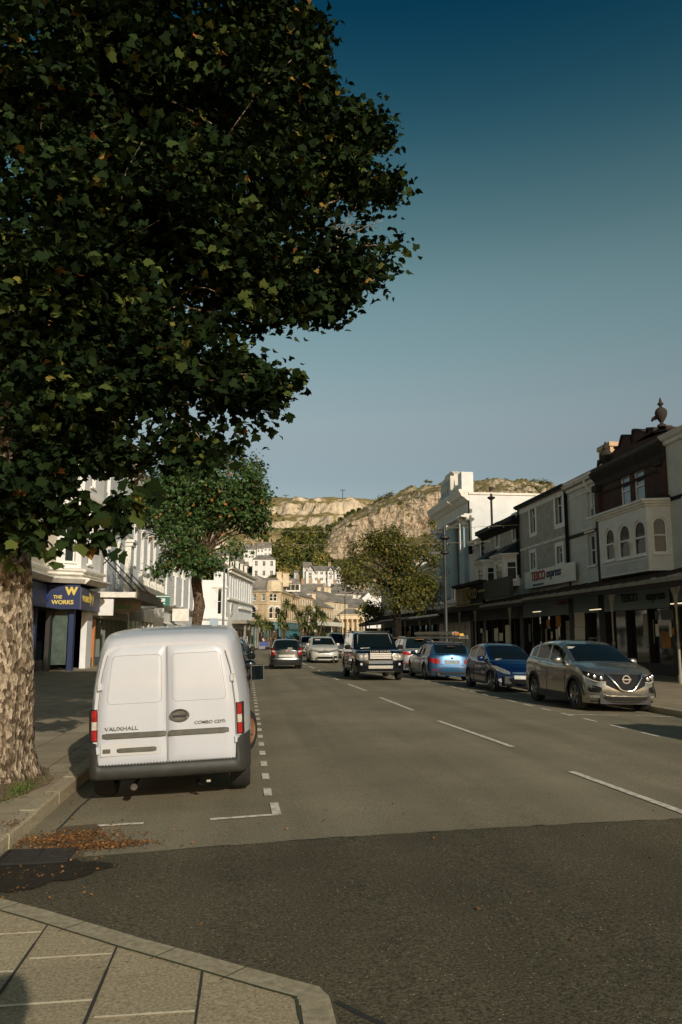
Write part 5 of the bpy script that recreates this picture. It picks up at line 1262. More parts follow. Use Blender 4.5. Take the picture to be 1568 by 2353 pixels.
ladder('long aluminium ladder sticking out past the left of the blue estate roof', ((6.95, 34.6, 1.58), (8.45, 30.9, 1.58)), .2, 13, M_alu)
ladder('shorter aluminium ladder with orange end caps on top of the longer ladder', ((7.35, 33.9, 1.66), (8.5, 31.0, 1.66)), .17, 10, M_alu)
t = thing('plank_bundle', 'pale perforated boards with an orange end lying over the ladders', 'boards', (7.8, 32.6, 1.72), R(-68)); b = MB()
for k in range(3): b.box(-1.45, 1.25, -.16+.11*k, -.06+.11*k, 0, .10+.02*(k % 2), M_concrete)
b.build('boards', t); b = MB(); b.box(1.25, 1.31, -.08, .10, -.02, .08, mat('orange_plastic', (0.45, 0.11, 0.03), .5)); b.box(1.6, 1.65, -.10, .10, -.06, .04, mat('yellow_plastic', (0.6, 0.38, 0.05), .5)); b.build('end_cap', t)

def suv_rear(name, label, X, Y, col, W=.92, H=1.66, L=4.5, group=PARK, face='away', taillow=False, lamp=True):
    top = [(0, .78), (.15, .88), (.5, .98), (1.2, 1.04), (3.0, 1.06), (4.1, 1.10), (L, 1.06)]; h = H
    roof = [(1.2, 1.03), (1.65, h-.36), (2.1, h-.09), (2.5, h-.01), (3.2, h), (3.9, h-.03), (4.15, h-.07), (L-.12, 1.10)]
    c = Car(name, label, X, Y, face, L, W, top, roof, (.85, 3.5), .35, col, (1.25, 2.1), ((1.7, 2.6), (2.7, 3.45), (3.5, 4.0)), (4.1, L-.14), group=group, cladding=True)
    c.mirrors(1.75, 1.12, col); c.seams((1.5, 2.65, 3.5), .36, 1.0, (2.5, 3.4), .9, col)
    c.patch('tail_light', [(.42, .86, .95), (.6, .85, 1.0), (.75, .86, 1.02), (.88, .90, 1.0)], M_tail, 'r', both=True, off=.016)
    c.patch('number_plate', [(-.28, .70, .82), (.28, .70, .82)], M_plate, 'r', off=.014); c.patch('bumper', [(-.85, .28, .45), (.85, .28, .45)], M_plast, 'r', off=.01)
    c.patch('reflector', [(.55, .46, .50), (.8, .46, .50)], M_tail, 'r', both=True, off=.012)
    c.patch('headlight', [(.5, .72, .80), (.7, .72, .85), (.85, .78, .86)], M_lens, both=True, off=.014); c.patch('grille', [(-.4, .55, .78), (.4, .55, .78)], M_black, off=.01)
    b = MB()
    for sg in (-1, 1): b.tube([(sg*.6, 2.1-L/2, h-.03), (sg*.6, 2.3-L/2, h+.03), (sg*.6, 3.8-L/2, h+.02), (sg*.6, 4.05-L/2, h-.04)], .02, 6, M_chrome)
    b.build('roof_rails', c.t); c.patch('brake_light', [(-.2, h-.09, h-.06), (.2, h-.09, h-.06)], M_tail, 'r', off=-.25)
    return c
suv_rear('parked_car', 'silver grey sport utility car seen from behind between the black four-by-four and the blue estate', 7.9, 36.4+2.25, paint('pewter_paint', (0.30, 0.31, 0.30)))
suv_rear('parked_car', 'dark car parked beyond the silver grey one on the right', 7.9, 44.6, paint('charcoal_paint', (0.05, 0.06, 0.07)), H=1.7)

# black four-by-four coming towards us
def four_by_four():
    col = paint('black_blue_paint', (0.003, 0.006, 0.012), .3, .22)
    top = [(0, 1.02), (.08, 1.08), (.4, 1.13), (1.1, 1.17), (1.25, 1.18), (4.3, 1.20), (4.83, 1.18)]
    roof = [(1.15, 1.17), (1.45, 1.42), (1.75, 1.68), (1.95, 1.78), (2.3, 1.83), (3.2, 1.86), (4.4, 1.87), (4.65, 1.84), (4.78, 1.24)]
    c = Car('moving_car', 'big black boxy four-by-four with a bright silver grille driving towards us', 4.98, 29.9+2.42, 'cam', 4.83, .955, top, roof, (.86, 3.75), .385, col,
            (1.22, 1.86), ((1.75, 2.55), (2.65, 3.5), (3.6, 4.5)), (4.66, 4.77), group='cars driving in the road', tumble=.17, pf=4.2, Lf=.6, nose=((.3, .06), (.5, .0), (.8, .0), (1.0, .03), (1.2, .1)), zs=.32, pr=7)
    c.mirrors(1.6, 1.22, M_black, .16); c.seams((1.32, 2.6, 3.55), .45, 1.12, (2.5, 3.45), 1.0)
    b = MB()
    for k in range(3): z = .83+.075*k; b.box(-.40, .40, c.fy(0, .9)-.045, c.fy(0, .9)+.02, z, z+.045, mat('silver_grille', (0.62, 0.61, 0.58), .35, metal=.5))
    b.build('grille', c.t)
    c.patch('grille_surround', [(-.44, .78, 1.06), (.44, .78, 1.06)], M_black, off=.005)
    text(c.t, 'bonnet_lettering', 'LAND ROVER', .085, face_M(0, c.fy(0, 1.08)-.018, 1.085), M_lens, .006, .003, 1.5)
    c.patch('headlight', [(.48, .78, 1.02), (.62, .76, 1.02), (.80, .76, 1.02), (.88, .80, 1.01)], M_lens, both=True, off=.016)
    c.patch('indicator', [(.885, .80, 1.0), (.92, .82, .99)], M_amber, both=True, off=.014)
    for sg in (-1, 1):
        for x in (.57, .72):
            b = MB(); b.lathe([(.075, 0), (.06, .02), (.02, .025)], n=14, m=M_clear, M=Matrix.Translation((sg*x, c.fy(x, .89)-.016, .89)) @ Matrix.Rotation(R(90), 4, 'X')); b.build('headlight_bulb', c.t, smooth=50)
        b = MB(); b.lathe([(.05, 0), (.045, .02), (.01, .025)], n=14, m=M_clear, M=Matrix.Translation((sg*.72, c.fy(.72, .62)-.008, .62)) @ Matrix.Rotation(R(90), 4, 'X')); b.build('fog_lamp', c.t, smooth=50)
    c.patch('number_plate', [(-.46, .46, .57), (.46, .46, .57)], M_plate, off=.03); c.patch('bumper_bar', [(-.45, .64, .74), (.45, .64, .74)], paint('steel_blue', (0.16, 0.19, 0.22)), off=.02)
    c.patch('lower_grille', [(-.8, .34, .44), (.8, .34, .44)], M_black, off=.01); c.patch('skid_plate', [(-.55, .33, .36), (.55, .33, .36)], M_rim, off=.02)
    b = MB(); q = lambda x, y, z: (x, y-2.415, z)
    b.tube([q(-.70, 1.27, 1.235), q(-.62, 1.80, 1.72)], .018, 5, M_concrete); b.tube([q(.70, 1.27, 1.235), q(.62, 1.80, 1.72)], .018, 5, M_concrete); b.tube([q(-.68, 1.24, 1.22), q(.68, 1.24, 1.22)], .014, 5, M_concrete); b.tube([q(-.6, 1.82, 1.76), q(.6, 1.82, 1.76)], .012, 5, M_concrete); b.build('windscreen_trim', c.t)
    b = MB(); b.tube([q(-.6, 1.15, 1.2), q(.0, 1.22, 1.22)], .012, 5, M_clear); b.build('wiper', c.t)
    b = MB()
    for sg in (-1, 1): b.tube([(sg*.70, 2.2-2.415, 1.84), (sg*.70, 4.4-2.415, 1.9)], .02, 5, M_plast)
    b.build('roof_rails', c.t)
    return c
four_by_four()

def crossover_white():
    col = paint('pearl_white_paint', (0.52, 0.50, 0.44), .1, .3)
    top = [(0, .86), (.1, .93), (.4, 1.02), (1.1, 1.08), (3.0, 1.08), (4.0, 1.12), (4.5, 1.1)]
    roof = [(1.05, 1.07), (1.5, 1.32), (1.95, 1.55), (2.3, 1.64), (3.2, 1.66), (4.0, 1.6), (4.4, 1.15)]
    c = Car('moving_car', 'pale white crossover with chevron badge driving behind the black four-by-four', 4.92, 50.8+2.25, 'cam', 4.5, .93, top, roof, (.88, 3.6), .36, col, (1.15, 2.0), ((1.6, 2.5), (2.6, 3.5), (3.6, 4.0)), (4.1, 4.35), group='cars driving in the road', cladding=True, pf=3.4)
    c.mirrors(1.6, 1.14, col); c.seams((1.4, 2.55), .4, 1.0, (2.4, 3.4), .92)
    c.patch('headlight', [(.40, .72, .80), (.6, .70, .86), (.86, .76, .88)], M_lens, both=True, off=.014); c.patch('grille', [(-.45, .64, .74), (.45, .64, .74)], M_black, off=.01)
    b = MB()
    for zz in (.80, .74):
        for sg in (-1, 1): b.tube([(0, c.fy(0, zz)-.02, zz+.05), (sg*.12, c.fy(.12, zz)-.02, zz), (sg*.5, c.fy(.5, zz)-.012, zz)], .012, 5, M_chrome)
    b.build('chevron_badge', c.t)
    c.patch('number_plate', [(-.26, .50, .60), (.26, .50, .60)], M_plate, off=.02); c.patch('lower_grille', [(-.5, .28, .42), (.5, .28, .42)], M_black, off=.012)
    for sg in (-1, 1):
        b = MB(); P = [(.5, .32), (.55, .44), (.80, .46), (.84, .40), (.78, .31), (.5, .32)]; b.tube([(sg*x, c.fy(x, z)-.012, z) for x, z in P], .014, 5, M_chrome); b.build('fog_surround', c.t)
        c.patch('fog_recess', [(.54, .33, .43), (.8, .34, .44)], M_black, both=False, off=.008) if sg > 0 else None
    b = MB()
    for sg in (-1, 1): b.tube([(sg*.62, 2.1-2.25, 1.62), (sg*.62, 2.3-2.25, 1.69), (sg*.62, 3.8-2.25, 1.68)], .02, 5, M_rim)
    b.build('roof_rails', c.t); b = MB(); b.box(-.22, .12, -.01, .01, 0, .12, M_clear, Matrix.Translation((-.30, 1.62-2.25, 1.44)) @ Matrix.Rotation(R(-60), 4, 'X')); b.build('sun_visor', c.t)
crossover_white()
def mpv(name, label, X, Y, col, side=None, H=1.72):
    top = [(0, .82), (.1, .92), (.5, 1.04), (.9, 1.10), (4.0, 1.08), (4.4, 1.06)]
    roof = [(.8, 1.09), (1.3, 1.38), (1.75, H-.08), (2.1, H), (3.6, H), (4.1, H-.06), (4.35, 1.1)]
    c = Car(name, label, X, Y, 'cam', 4.4, .90, top, roof, (.8, 3.5), .33, col, (.9, 1.85), ((1.5, 2.5), (2.6, 3.4)), (4.12, 4.32), group='cars driving in the road')
    c.mirrors(1.35, 1.12, side or col); c.patch('headlight', [(.45, .68, .80), (.85, .74, .88)], M_lens, both=True, off=.014); c.patch('grille', [(-.42, .50, .66), (.42, .50, .66)], M_black, off=.01); c.patch('number_plate', [(-.26, .38, .48), (.26, .38, .48)], M_plate, off=.02); c.patch('lower_grille', [(-.7, .24, .34), (.7, .24, .34)], M_black, off=.01)
    if side:
        b = MB()
        for sg in (-1, 1): b.tube([(sg*.84, .9-2.2, 1.1), (sg*.72, 1.8-2.2, H-.1), (sg*.7, 3.8-2.2, H-.08)], .035, 5, side)
        b.build('red_pillar_trim', c.t)
    return c
mpv('moving_car', 'small white people carrier with red edges, farthest of the oncoming cars', 5.5, 73.0, paint('white_van_paint', (0.52, 0.50, 0.44), .0, .4), mat('red_paint', (0.40, 0.02, 0.02), .4))
mpv('moving_car', 'pale grey van whose roof shows behind the white crossover', 7.2, 66.0, paint('pewter_paint', (0, 0, 0)), None, 2.0)

def small_dark_rear():
    col = paint('graphite_paint', (0.045, 0.046, 0.046), .6, .3)
    top = [(0, .75), (.2, .88), (.7, 1.0), (3.0, .98), (3.83, .98)]
    roof = [(.7, .99), (1.2, 1.25), (1.75, 1.46), (2.1, 1.52), (3.0, 1.52), (3.4, 1.47), (3.76, 1.02)]
    c = Car('moving_car', 'dark grey small hatchback driving away in our lane, red tail lights lit by the sun', 2.05, 41.7+1.92, 'away', 3.83, .84, top, roof, (.75, 3.2), .31, col, (.8, 1.8), ((1.4, 2.3), (2.4, 3.3)), (3.42, 3.74), group='cars driving in the road', pr=3.6, Lr=.45, tail=((.2, .05), (.45, -.02), (.6, .02), (1.0, .05), (1.3, .08)))
    c.mirrors(1.35, 1.03, M_black, .16); c.seams((1.3, 2.35), .35, .92, (2.2, 3.1), .86, col)
    c.patch('tail_light', [(.58, .74, .86), (.68, .72, 1.02), (.76, .72, 1.1), (.815, .78, 1.08)], M_tail, 'r', both=True, off=.018); c.patch('reverse_lamp', [(.60, .86, .94), (.78, .88, .96)], M_clear, 'r', both=True, off=.024)
    c.patch('number_plate', [(-.42, .62, .74), (.42, .62, .74)], mat('silver_strip', (0.30, 0.29, 0.26), .35, metal=.6), 'r', off=.016); c.patch('bumper_shelf', [(-.75, .50, .56), (.75, .50, .56)], M_rim, 'r', off=.012)
    c.patch('boot_seam', [(-.55, .785, .79), (.55, .785, .79)], M_black, 'r', off=.004); b = MB(); b.tube([(.0, 1.80, 1.06), (.35, 1.72, 1.16)], .012, 5, M_black); b.build('rear_wiper', c.t)
    b = MB(); b.box(-.30, -.05, c.ry(0, 1.1)-.06, c.ry(0, 1.1)-.05, 1.05, 1.09, M_clear); b.build('rear_sticker', c.t)
    b = MB(); b.lathe([(.035, 0), (.03, .015)], n=10, m=M_chrome, M=Matrix.Translation((0, c.ry(0, .92), .93)) @ Matrix.Rotation(R(-90), 4, 'X')); b.build('badge', c.t)
small_dark_rear()

# cars in the left bays, beyond the van
LEFT = 'cars parked in the left bays beyond the white van'
dk = [paint('midnight_paint', (0.008, 0.014, 0.02), .4, .2), paint('charcoal_paint', (0, 0, 0)), paint('brown_black_paint', (0.02, 0.016, 0.012), .4, .2)]
suv_rear('parked_car', 'black-blue car with a round black wing mirror, first beyond the white van', -.88, 16.2, dk[0], W=.91, H=1.62, L=4.4, group=LEFT, face='cam')
suv_rear('parked_car', 'tall dark car with a red strip across its roof, second beyond the white van', -.82, 22.2, dk[2], W=.92, H=1.78, group=LEFT)
suv_rear('parked_car', 'dark car with bright side reflections, third beyond the white van', -.80, 28.0, dk[0], W=.91, H=1.6, L=4.4, group=LEFT, face='cam')
suv_rear('parked_car', 'glossy black car, fourth beyond the white van', -.72, 34.0, dk[1], W=.91, H=1.66, group=LEFT)
suv_rear('parked_car', 'dark car farthest along the left bays, nearest the planters', -.65, 40.0, dk[2], W=.91, H=1.62, L=4.4, group=LEFT)
suv_rear('parked_car', 'dark car parked nearer than the silver-beige crossover', 8.6, 9.7, dk[1], W=.9, H=1.6, L=4.4, face='cam')

# ---------------------------------------------------------------- the white van
def van():
    wh = mat('van_white_paint', (0.50, 0.515, 0.55), .35, coat=.5, vary=.05, vs=2)
    t = thing('white_van', 'white panel van with closed twin rear doors parked at the kerb beyond the drain', 'van', (-.755, 8.55, -.055))
    t.rotation_euler.y = -.045
    L = 4.30; H = 1.80
    # y = 0 at the rear face, y = L at the nose
    def half(y):
        r = min(1, y/.55); w_ = .745+.097*(1-(1-r)**2.2)
        if y > 3.5: w_ *= 1-.16*((y-3.5)/.8)**2.5
        return w_
    def roofz(y): return float(np.interp(y, [0, .04, .12, .3, .6, 1.2, 2.2, 2.6, 3.0, 3.4, 3.9, 4.2, 4.3], [1.60, 1.655, 1.695, 1.73, 1.76, 1.79, 1.78, 1.72, 1.42, 1.12, .98, .84, .6]))
    ys = sorted([0, .02, .05, .1, .16, .25, .35, .5]+list(np.linspace(.6, 4.3, 36))+[.66+d*.36 for d in (-1, -.97, -.85, -.6, -.3, 0, .3, .6, .85, .97, 1)]+[3.38+d*.36 for d in (-1, -.9, -.6, 0, .6, .9, 1)])
    def prof(y):                       # side profile: (x fraction, z)
        zr = roofz(y); zb = .34
        for wc in (.68, 3.40):
            d = abs(y-wc)
            if d < .35: zb = max(zb, .30+math.sqrt(.35**2-d*d))
        w_ = half(y); P = [(w_*.985, zb)]
        for f in (.15, .3, .45): P.append((w_*(1.0 if f > .2 else .995), zb+(1.0-zb)*f/.45*.85))
        top = zr; s0 = .95 if top > 1.1 else top*.8
        P = [(w_*.985, zb), (w_, zb+(s0-zb)*.35), (w_*1.0, zb+(s0-zb)*.7), (w_*.985, s0)]
        for f, q in ((.3, .955), (.6, .905), (.8, .865), (.9, .83), (.96, .78), (.985, .70)): P.append((w_*q, s0+(top-s0)*f))
        P += [(w_*.55, top-.002), (w_*.25, top+.008)]
        return P
    rows = []
    for y in ys:
        P = prof(y); rows.append([(-x, y, z) for x, z in P]+[(x, y, z) for x, z in P[::-1]])
    b = MB(); b.grid(rows, wh)
    b.build('body', t, smooth=42)
    # rear face: frame shape follows the first profile
    P = prof(0); out_ = [(-x, z) for x, z in P]+[(x, z) for x, z in P[::-1]]
    b = MB(); b.add([(x, 0, z) for x, z in out_], [tuple(range(len(out_)))], wh); b.build('rear_panel', t)
    # doors: two leaves a little proud, bulged
    M_seam = mat('panel_gap', (0.25, 0.225, 0.185), .8)
    def xw(z): return float(np.interp(z, [.34, .95, 1.3, 1.5, 1.57], [.700, .695, .655, .60, .55]))
    def leaf(sg, xin, nm):
        zs_ = np.linspace(.40, 1.575, 26); b = MB(); P = []
        for z in zs_:
            xo = xw(z)-.015; xi = xin
            if z > 1.53: xo -= (z-1.53)*1.3
            row = []
            for f in np.linspace(0, 1, 15):
                x = xi+(xo-xi)*f; bulge = .030*math.sin(min(1, (z-.36)/1.2)*math.pi*.9)*1.0+.012*(1-f*f)
                e = min((z-.40)/.012, (1.575-z)/.03, f*30, (1-f)*30, 1); e = max(0, e)
                row.append((sg*x, -.014-bulge*e-.005*e, z))
            P.append(row)
        b.grid(P, wh); return b.build(nm, t, smooth=60)
    dl, dr = leaf(-1, .006, 'rear_door'), leaf(1, .006, 'rear_door')
    def ysurf(x, z): f = min(1, max(0, (abs(x)-.006)/(xw(z)-.021))); return -.012-.030*math.sin(min(1, (z-.36)/1.2)*math.pi*.9)-.012*(1-f*f)-.007
    def line(pts, r_=.0019, m=None, par=None, nm='pressed_line'):
        b = MB(); b.tube([(x, ysurf(x, z)-.0005, z) for x, z in pts], r_, 5, m or M_seam); return b.build(nm, par)
    def rr(x0, x1, z0, z1, r_, sk=0):
        P = []
        for cx, cz, a0 in ((x1-r_, z1-r_, 0), (x0+r_, z1-r_, 90), (x0+r_, z0+r_, 180), (x1-r_, z0+r_, 270)):
            for k in range(5): a = R(a0+k*22.5); P.append((cx+r_*math.cos(a), cz+r_*math.sin(a)))
        P.append(P[0]); Q = []
        for (xa, za), (xb, zb) in zip(P, P[1:]):
            for k in range(4): Q.append((xa+(xb-xa)*k/4, za+(zb-za)*k/4))
        Q.append(P[-1]); return [(x-np.sign(x)*max(0, (z-z0))*sk*(1 if abs(x) > .2 else 0), z) for x, z in Q]
    line(rr(-.60, -.055, 1.01, 1.49, .045, .12), par=dl); line(rr(.055, .60, 1.01, 1.49, .045, .12), par=dr)
    b = MB(); b.tube([(0, -.045, z) for z in (.41, .5)]+[(0, ysurf(0, z), z) for z in np.linspace(.5, 1.57, 12)], .003, 5, M_seam); b.build('centre_gap', t)
    b = MB()
    for sg in (-1, 1): b.tube([(sg*(xw(z)-.003), -.016, z) for z in np.linspace(.41, 1.5, 14)], .0045, 5, M_seam)
    b.tube([(x, -.02, .395) for x in (-.69, 0, .69)], .007, 5, mat('rust_brown', (0.16, 0.09, 0.045), .9, vary=.5, vs=60)); b.build('door_gaps', t)
    M_strip = mat('grey_rub_strip', (0.095, 0.090, 0.07), .6, vary=.3, vs=12)
    def strip(x0, x1, z0, z1, par, nm, m, tk=.022):
        b = MB(); P = []
        for k in range(15):
            x = x0+(x1-x0)*k/14; e = min(1, k/1.0, (14-k)/1.0); hh = (z1-z0)/2*(0.75+.25*e); zc_ = (z0+z1)/2; y = ysurf(x, zc_)
            P.append([(x, y+.004, zc_-hh), (x, y-tk*(.4+.6*e), zc_-hh*.75), (x, y-tk*(.4+.6*e), zc_+hh*.75), (x, y+.004, zc_+hh)])
        b.grid(P, m); return b.build(nm, par, smooth=50)
    strip(-.645, -.012, .665, .725, dl, 'rub_strip', M_strip); strip(.012, .62, .665, .725, dr, 'rub_strip', M_strip)
    strip(-.645, -.565, .525, .575, dl, 'grab_recess', M_strip, .02); strip(-.505, -.11, .525, .575, dl, 'number_plate_lamp_strip', M_strip, .02)
    b = MB(); b.box(-.66, -.06, ysurf(-.3, .56)-.003, ysurf(-.3, .56)+.03, .50, .625, mat('plate_recess_white', (0.47, 0.47, 0.46), .5)); b.build('number_plate', dl)
    # handle
    b = MB(); Mh = Matrix.Translation((.125, ysurf(.125, .86), .865)) @ Matrix.Rotation(R(90), 4, 'X') @ Matrix.Diagonal((1.5, 1, 1, 1))
    b.lathe([(.066, -.004), (.066, .010), (.058, .017), (.05, .012), (.045, .004)], n=28, m=M_strip, M=Mh); h = b.build('door_handle', dr, smooth=50)
    b = MB(); b.box(.055, .19, ysurf(.1, .86)-.026, ysurf(.1, .86)-.006, .855, .872, M_plast); b.build('handle_grip', h)
    b = MB(); b.lathe([(.011, 0), (.009, .01)], n=10, m=M_chrome, M=Matrix.Translation((.20, ysurf(.2, .86)-.014, .845)) @ Matrix.Rotation(R(90), 4, 'X')); b.build('lock', h)
    Mt = mat('badge_grey', (0.10, 0.088, 0.065), .4)
    text(dl, 'lettering', 'VAUXHALL', .052, face_M(-.455, ysurf(-.5, .78)-.010, .765), Mt, .003, .0003, 1.25)
    text(dr, 'lettering', 'COMBO CDTi', .044, face_M(.43, ysurf(.45, .78)-.010, .785), Mt, .003, .0002, 1.15)
    # hinges
    for sg, z in ((-1, .56), (-1, 1.19), (1, .60), (1, 1.22)):
        b = MB(); x = sg*(xw(z)+.004); b.bev(x-.022, x+.022, -.045, -.0, z-.035, z+.035, .008, wh); b.tube([(x+sg*.012, -.045, z-.04), (x+sg*.012, -.045, z+.04)], .008, 6, M_clear); b.build('hinge', t)
    # lamps on the rear corners
    for sg in (-1, 1):
        st = None
        for k, (za, zb, m, nm) in enumerate(((.655, .76, M_tail, 'brake_lamp'), (.762, .842, M_clear, 'indicator_lamp'), (.844, .955, M_tail, 'tail_lamp'))):
            b = MB(); P = []
            for j in range(5):
                z = za+(zb-za)*j/4; P.append([(sg*.700, -.010, z), (sg*.712, -.032, z), (sg*.748, -.028, z), (sg*.772, .0, z), (sg*.780, .09, z), (sg*.778, .14, z)])
            b.grid(P, m); b.build(nm, t, smooth=50)
        b = MB(); b.box(sg*.74-.04, sg*.74+.036, -.020, .12, .648, .962, M_black); b.build('lamp_housing', t)
    # bumper
    b = MB(); rows = []
    for a in sorted(list(np.linspace(-1, 1, 41))+[-.766, -.746, .746, .766]):
        x = .785*math.copysign(min(1, abs(a)*1.18), a) if abs(a) < .85 else math.copysign(.785+.05*(abs(a)-.85)/.15, a)
        y = -.085+.02*(abs(x)/.8)**2 if abs(a) < .77 else float(np.interp(abs(a), [.77, .80, .83, .86, 1], [-.062, -.045, -.01, .05, .34]))
        up = float(np.interp(abs(a), [.745, .766, .82, 1], [0, .215, .228, .235])); rows.append([(x, y+.075, .405+up), (x, y+.02, .412+up), (x, y, .39+up*.9), (x, y-.005, .345+up*.3), (x, y+.004, .305), (x, y+.03, .275), (x*.97, y+.09, .26)])
    b.grid(rows, mat('bumper_plastic', (0.038, 0.038, 0.033), .55, vary=.35, vs=6, bump=.2, bs=150)); b.build('rear_bumper', t, smooth=60)
    b = MB()
    for k in range(44): x = -.68+k*.0315; b.box(x, x+.018, -.066, -.05, .413, .421, M_strip)
    b.build('step_grip', t)
    b = MB(); b.box(-.72, .72, .1, 4.1, .24, .5, M_black); b.box(-.74, .74, .3, 1.06, .45, .9, M_black); b.box(-.74, .74, 3.0, 3.8, .45, .8, M_black); b.build('underbody', t)
    b = MB(); b.tube([(-.34, -.02, .185), (-.34, .3, .19)], .034, 12, M_chrome); b.build('exhaust_pipe', t)
    b = MB(); b.tube([(.27, .3, .16), (.30, .25, .12), (.33, .3, .10)], .02, 5, M_black); b.box(.38, .42, .02, .05, .18, .2, M_clear); b.build('tow_eye', t)
    class W_: pass
    k = W_(); k.Rw = .30; k.t = t
    for y in (.68, 3.40):
        for sg in (-1, 1):
            Car.wheel(k, sg*.715, y, sg, mat('steel_wheel', (0.05, 0.045, 0.04), .6) if y < 1 else mat('rusty_wheel', (0.20, 0.10, 0.05), .7))
            if y > 1:
                wo = [o_ for o_ in t.children if o_.name.startswith('wheel')][-1]; px_ = Matrix.Translation((sg*.735, y, 0)) @ Matrix.Rotation(R(-24), 4, 'Z') @ Matrix.Translation((-sg*.715, -y, 0))
                wo.data.transform(px_); [c_.data.transform(px_) for c_ in wo.children]
    # side arch lip and front door window, mirror
    for sg in (-1, 1):
        b = MB(); P = []
        for z in (1.02, 1.15, 1.3, 1.42, 1.5):
            f = (z-.95)/(1.78-.95)
            q = float(np.interp(f, [0, .3, .6, .8, .9], [.985, .955, .905, .865, .83])); P.append([(sg*(.842*q+.006), y, z) for y in (2.05, 2.3, 2.6, 2.95-(z-1.02)*.35)])
        b.grid(P, M_cglass); b.build('front_door_window', t)
    b = MB(); b.add([(-.62, 3.30, 1.17), (.62, 3.30, 1.17), (.55, 2.66, 1.70), (-.55, 2.66, 1.70)], [(0, 1, 2, 3)], M_cglass); b.build('windscreen', t)
    for sg in (-1, 1):
        b = MB(); x = sg*.96; b.tube([(sg*.80, 2.92, 1.06), (x, 2.86, 1.08)], .03, 6, M_plast)
        pts = []
        b.bev(x-.095, x+.095, 2.80, 2.90, 1.02, 1.24, .015, M_plast); m_ = b.build('wing_mirror', t)
        b = MB(); b.box(x-.080, x+.080, 2.790, 2.797, 1.035, 1.225, M_cglass); b.build('mirror_glass', m_)
        b = MB(); q = 2.788
        for (xa, xb, za, zb) in ((x-.09, x-.08, 1.03, 1.23), (x+.08, x+.09, 1.03, 1.23), (x-.08, x+.08, 1.225, 1.235), (x-.08, x+.08, 1.025, 1.035)): b.box(xa, xb, q, q+.012, za, zb, M_strip)
        b.build('mirror_rim', m_)
    b = MB(); b.tube([(sg2*.76, y, 1.715-.0) for sg2, y in ()] or [(-.0, .5, 1.765), (.0, .9, 1.785)], .004, 4, wh); b.build('roof_seam', t)
van()
# ---------------------------------------------------------------- trees
def leaf_mat(name, stops, rough=.45, spec=.4, trans=.12):
    m = bpy.data.materials.new(name); m.use_nodes = True; t = m.node_tree; p = t.nodes['Principled BSDF']
    a = t.nodes.new('ShaderNodeAttribute'); a.attribute_name = 'tone'; r = t.nodes.new('ShaderNodeValToRGB')
    e = r.color_ramp.elements; e[0].position, e[0].color = stops[0][0], (*stops[0][1], 1); e[1].position, e[1].color = stops[-1][0], (*stops[-1][1], 1)
    for s_, c in stops[1:-1]: q = e.new(s_); q.color = (*c, 1)
    t.links.new(a.outputs['Fac'], r.inputs[0]); t.links.new(r.outputs[0], p.inputs['Base Color'])
    p.inputs['Roughness'].default_value = rough; p.inputs['Specular IOR Level'].default_value = spec
    if trans:
        tr = t.nodes.new('ShaderNodeBsdfTranslucent'); t.links.new(r.outputs[0], tr.inputs[0]); mx = t.nodes.new('ShaderNodeMixShader'); mx.inputs[0].default_value = trans
        o = t.nodes['Material Output']; t.links.new(p.outputs[0], mx.inputs[1]); t.links.new(tr.outputs[0], mx.inputs[2]); t.links.new(mx.outputs[0], o.inputs[0])
    return m
MAPLE = np.array([(0, 0), (.12, -.05), (.36, -.15), (.38, .02), (.56, .10), (.47, .24), (.53, .44), (.34, .46), (.23, .60), (.13, .74), (0, .93), (-.13, .74), (-.23, .60), (-.34, .46), (-.53, .44), (-.47, .24), (-.56, .10), (-.38, .02), (-.36, -.15), (-.12, -.05)])
SMALL = np.array([(0, 0), (.30, -.08), (.26, .12), (.5, .28), (.18, .42), (0, .85), (-.18, .42), (-.5, .28), (-.26, .12), (-.30, -.08)])
CLUMP = np.array([(0, -.1), (.34, -.3), (.3, .05), (.55, .22), (.2, .3), (.05, .55), (-.2, .28), (-.5, .3), (-.28, -.02), (-.32, -.28)])
def leaf_mesh(name, parent, C_, size, tone, m, shape=MAPLE, up=.55, droop=.35, out=None, curl=.25, per=0):
    N = len(C_); P = len(shape)
    nrm = rng.normal(size=(N, 3)); nrm[:, 2] = np.abs(nrm[:, 2])*.9+up
    if out is not None: nrm += out*.9
    if per: nrm += np.repeat(rng.normal(size=(N//per+1, 3)), per, axis=0)[:N]*.75
    nrm /= np.linalg.norm(nrm, axis=1)[:, None]
    ax = rng.normal(size=(N, 3))*.8; ax[:, 2] -= droop
    if out is not None: ax += out*.6
    ax -= nrm*np.sum(ax*nrm, axis=1)[:, None]; ax /= np.linalg.norm(ax, axis=1)[:, None]; sd_ = np.cross(ax, nrm)
    sh = shape; V = C_[:, None, :]+size[:, None, None]*(sd_[:, None, :]*sh[None, :, 0, None]+ax[:, None, :]*sh[None, :, 1, None]-nrm[:, None, :]*(curl*np.abs(sh[:, 0])+.18*sh[:, 1]**2)[None, :, None])
    me = bpy.data.meshes.new(name); me.vertices.add(N*P); me.vertices.foreach_set('co', V.reshape(-1).astype(np.float32))
    me.loops.add(N*P); me.loops.foreach_set('vertex_index', np.arange(N*P, dtype=np.int32)); me.polygons.add(N)
    me.polygons.foreach_set('loop_start', np.arange(0, N*P, P, dtype=np.int32)); me.polygons.foreach_set('loop_total', np.full(N, P, dtype=np.int32))
    at = me.attributes.new('tone', 'FLOAT', 'FACE'); at.data.foreach_set('value', tone.astype(np.float32))
    me.materials.append(m); me.update(calc_edges=True); o = bpy.data.objects.new(name, me); C.objects.link(o)
    if parent: o.parent = parent
    return o
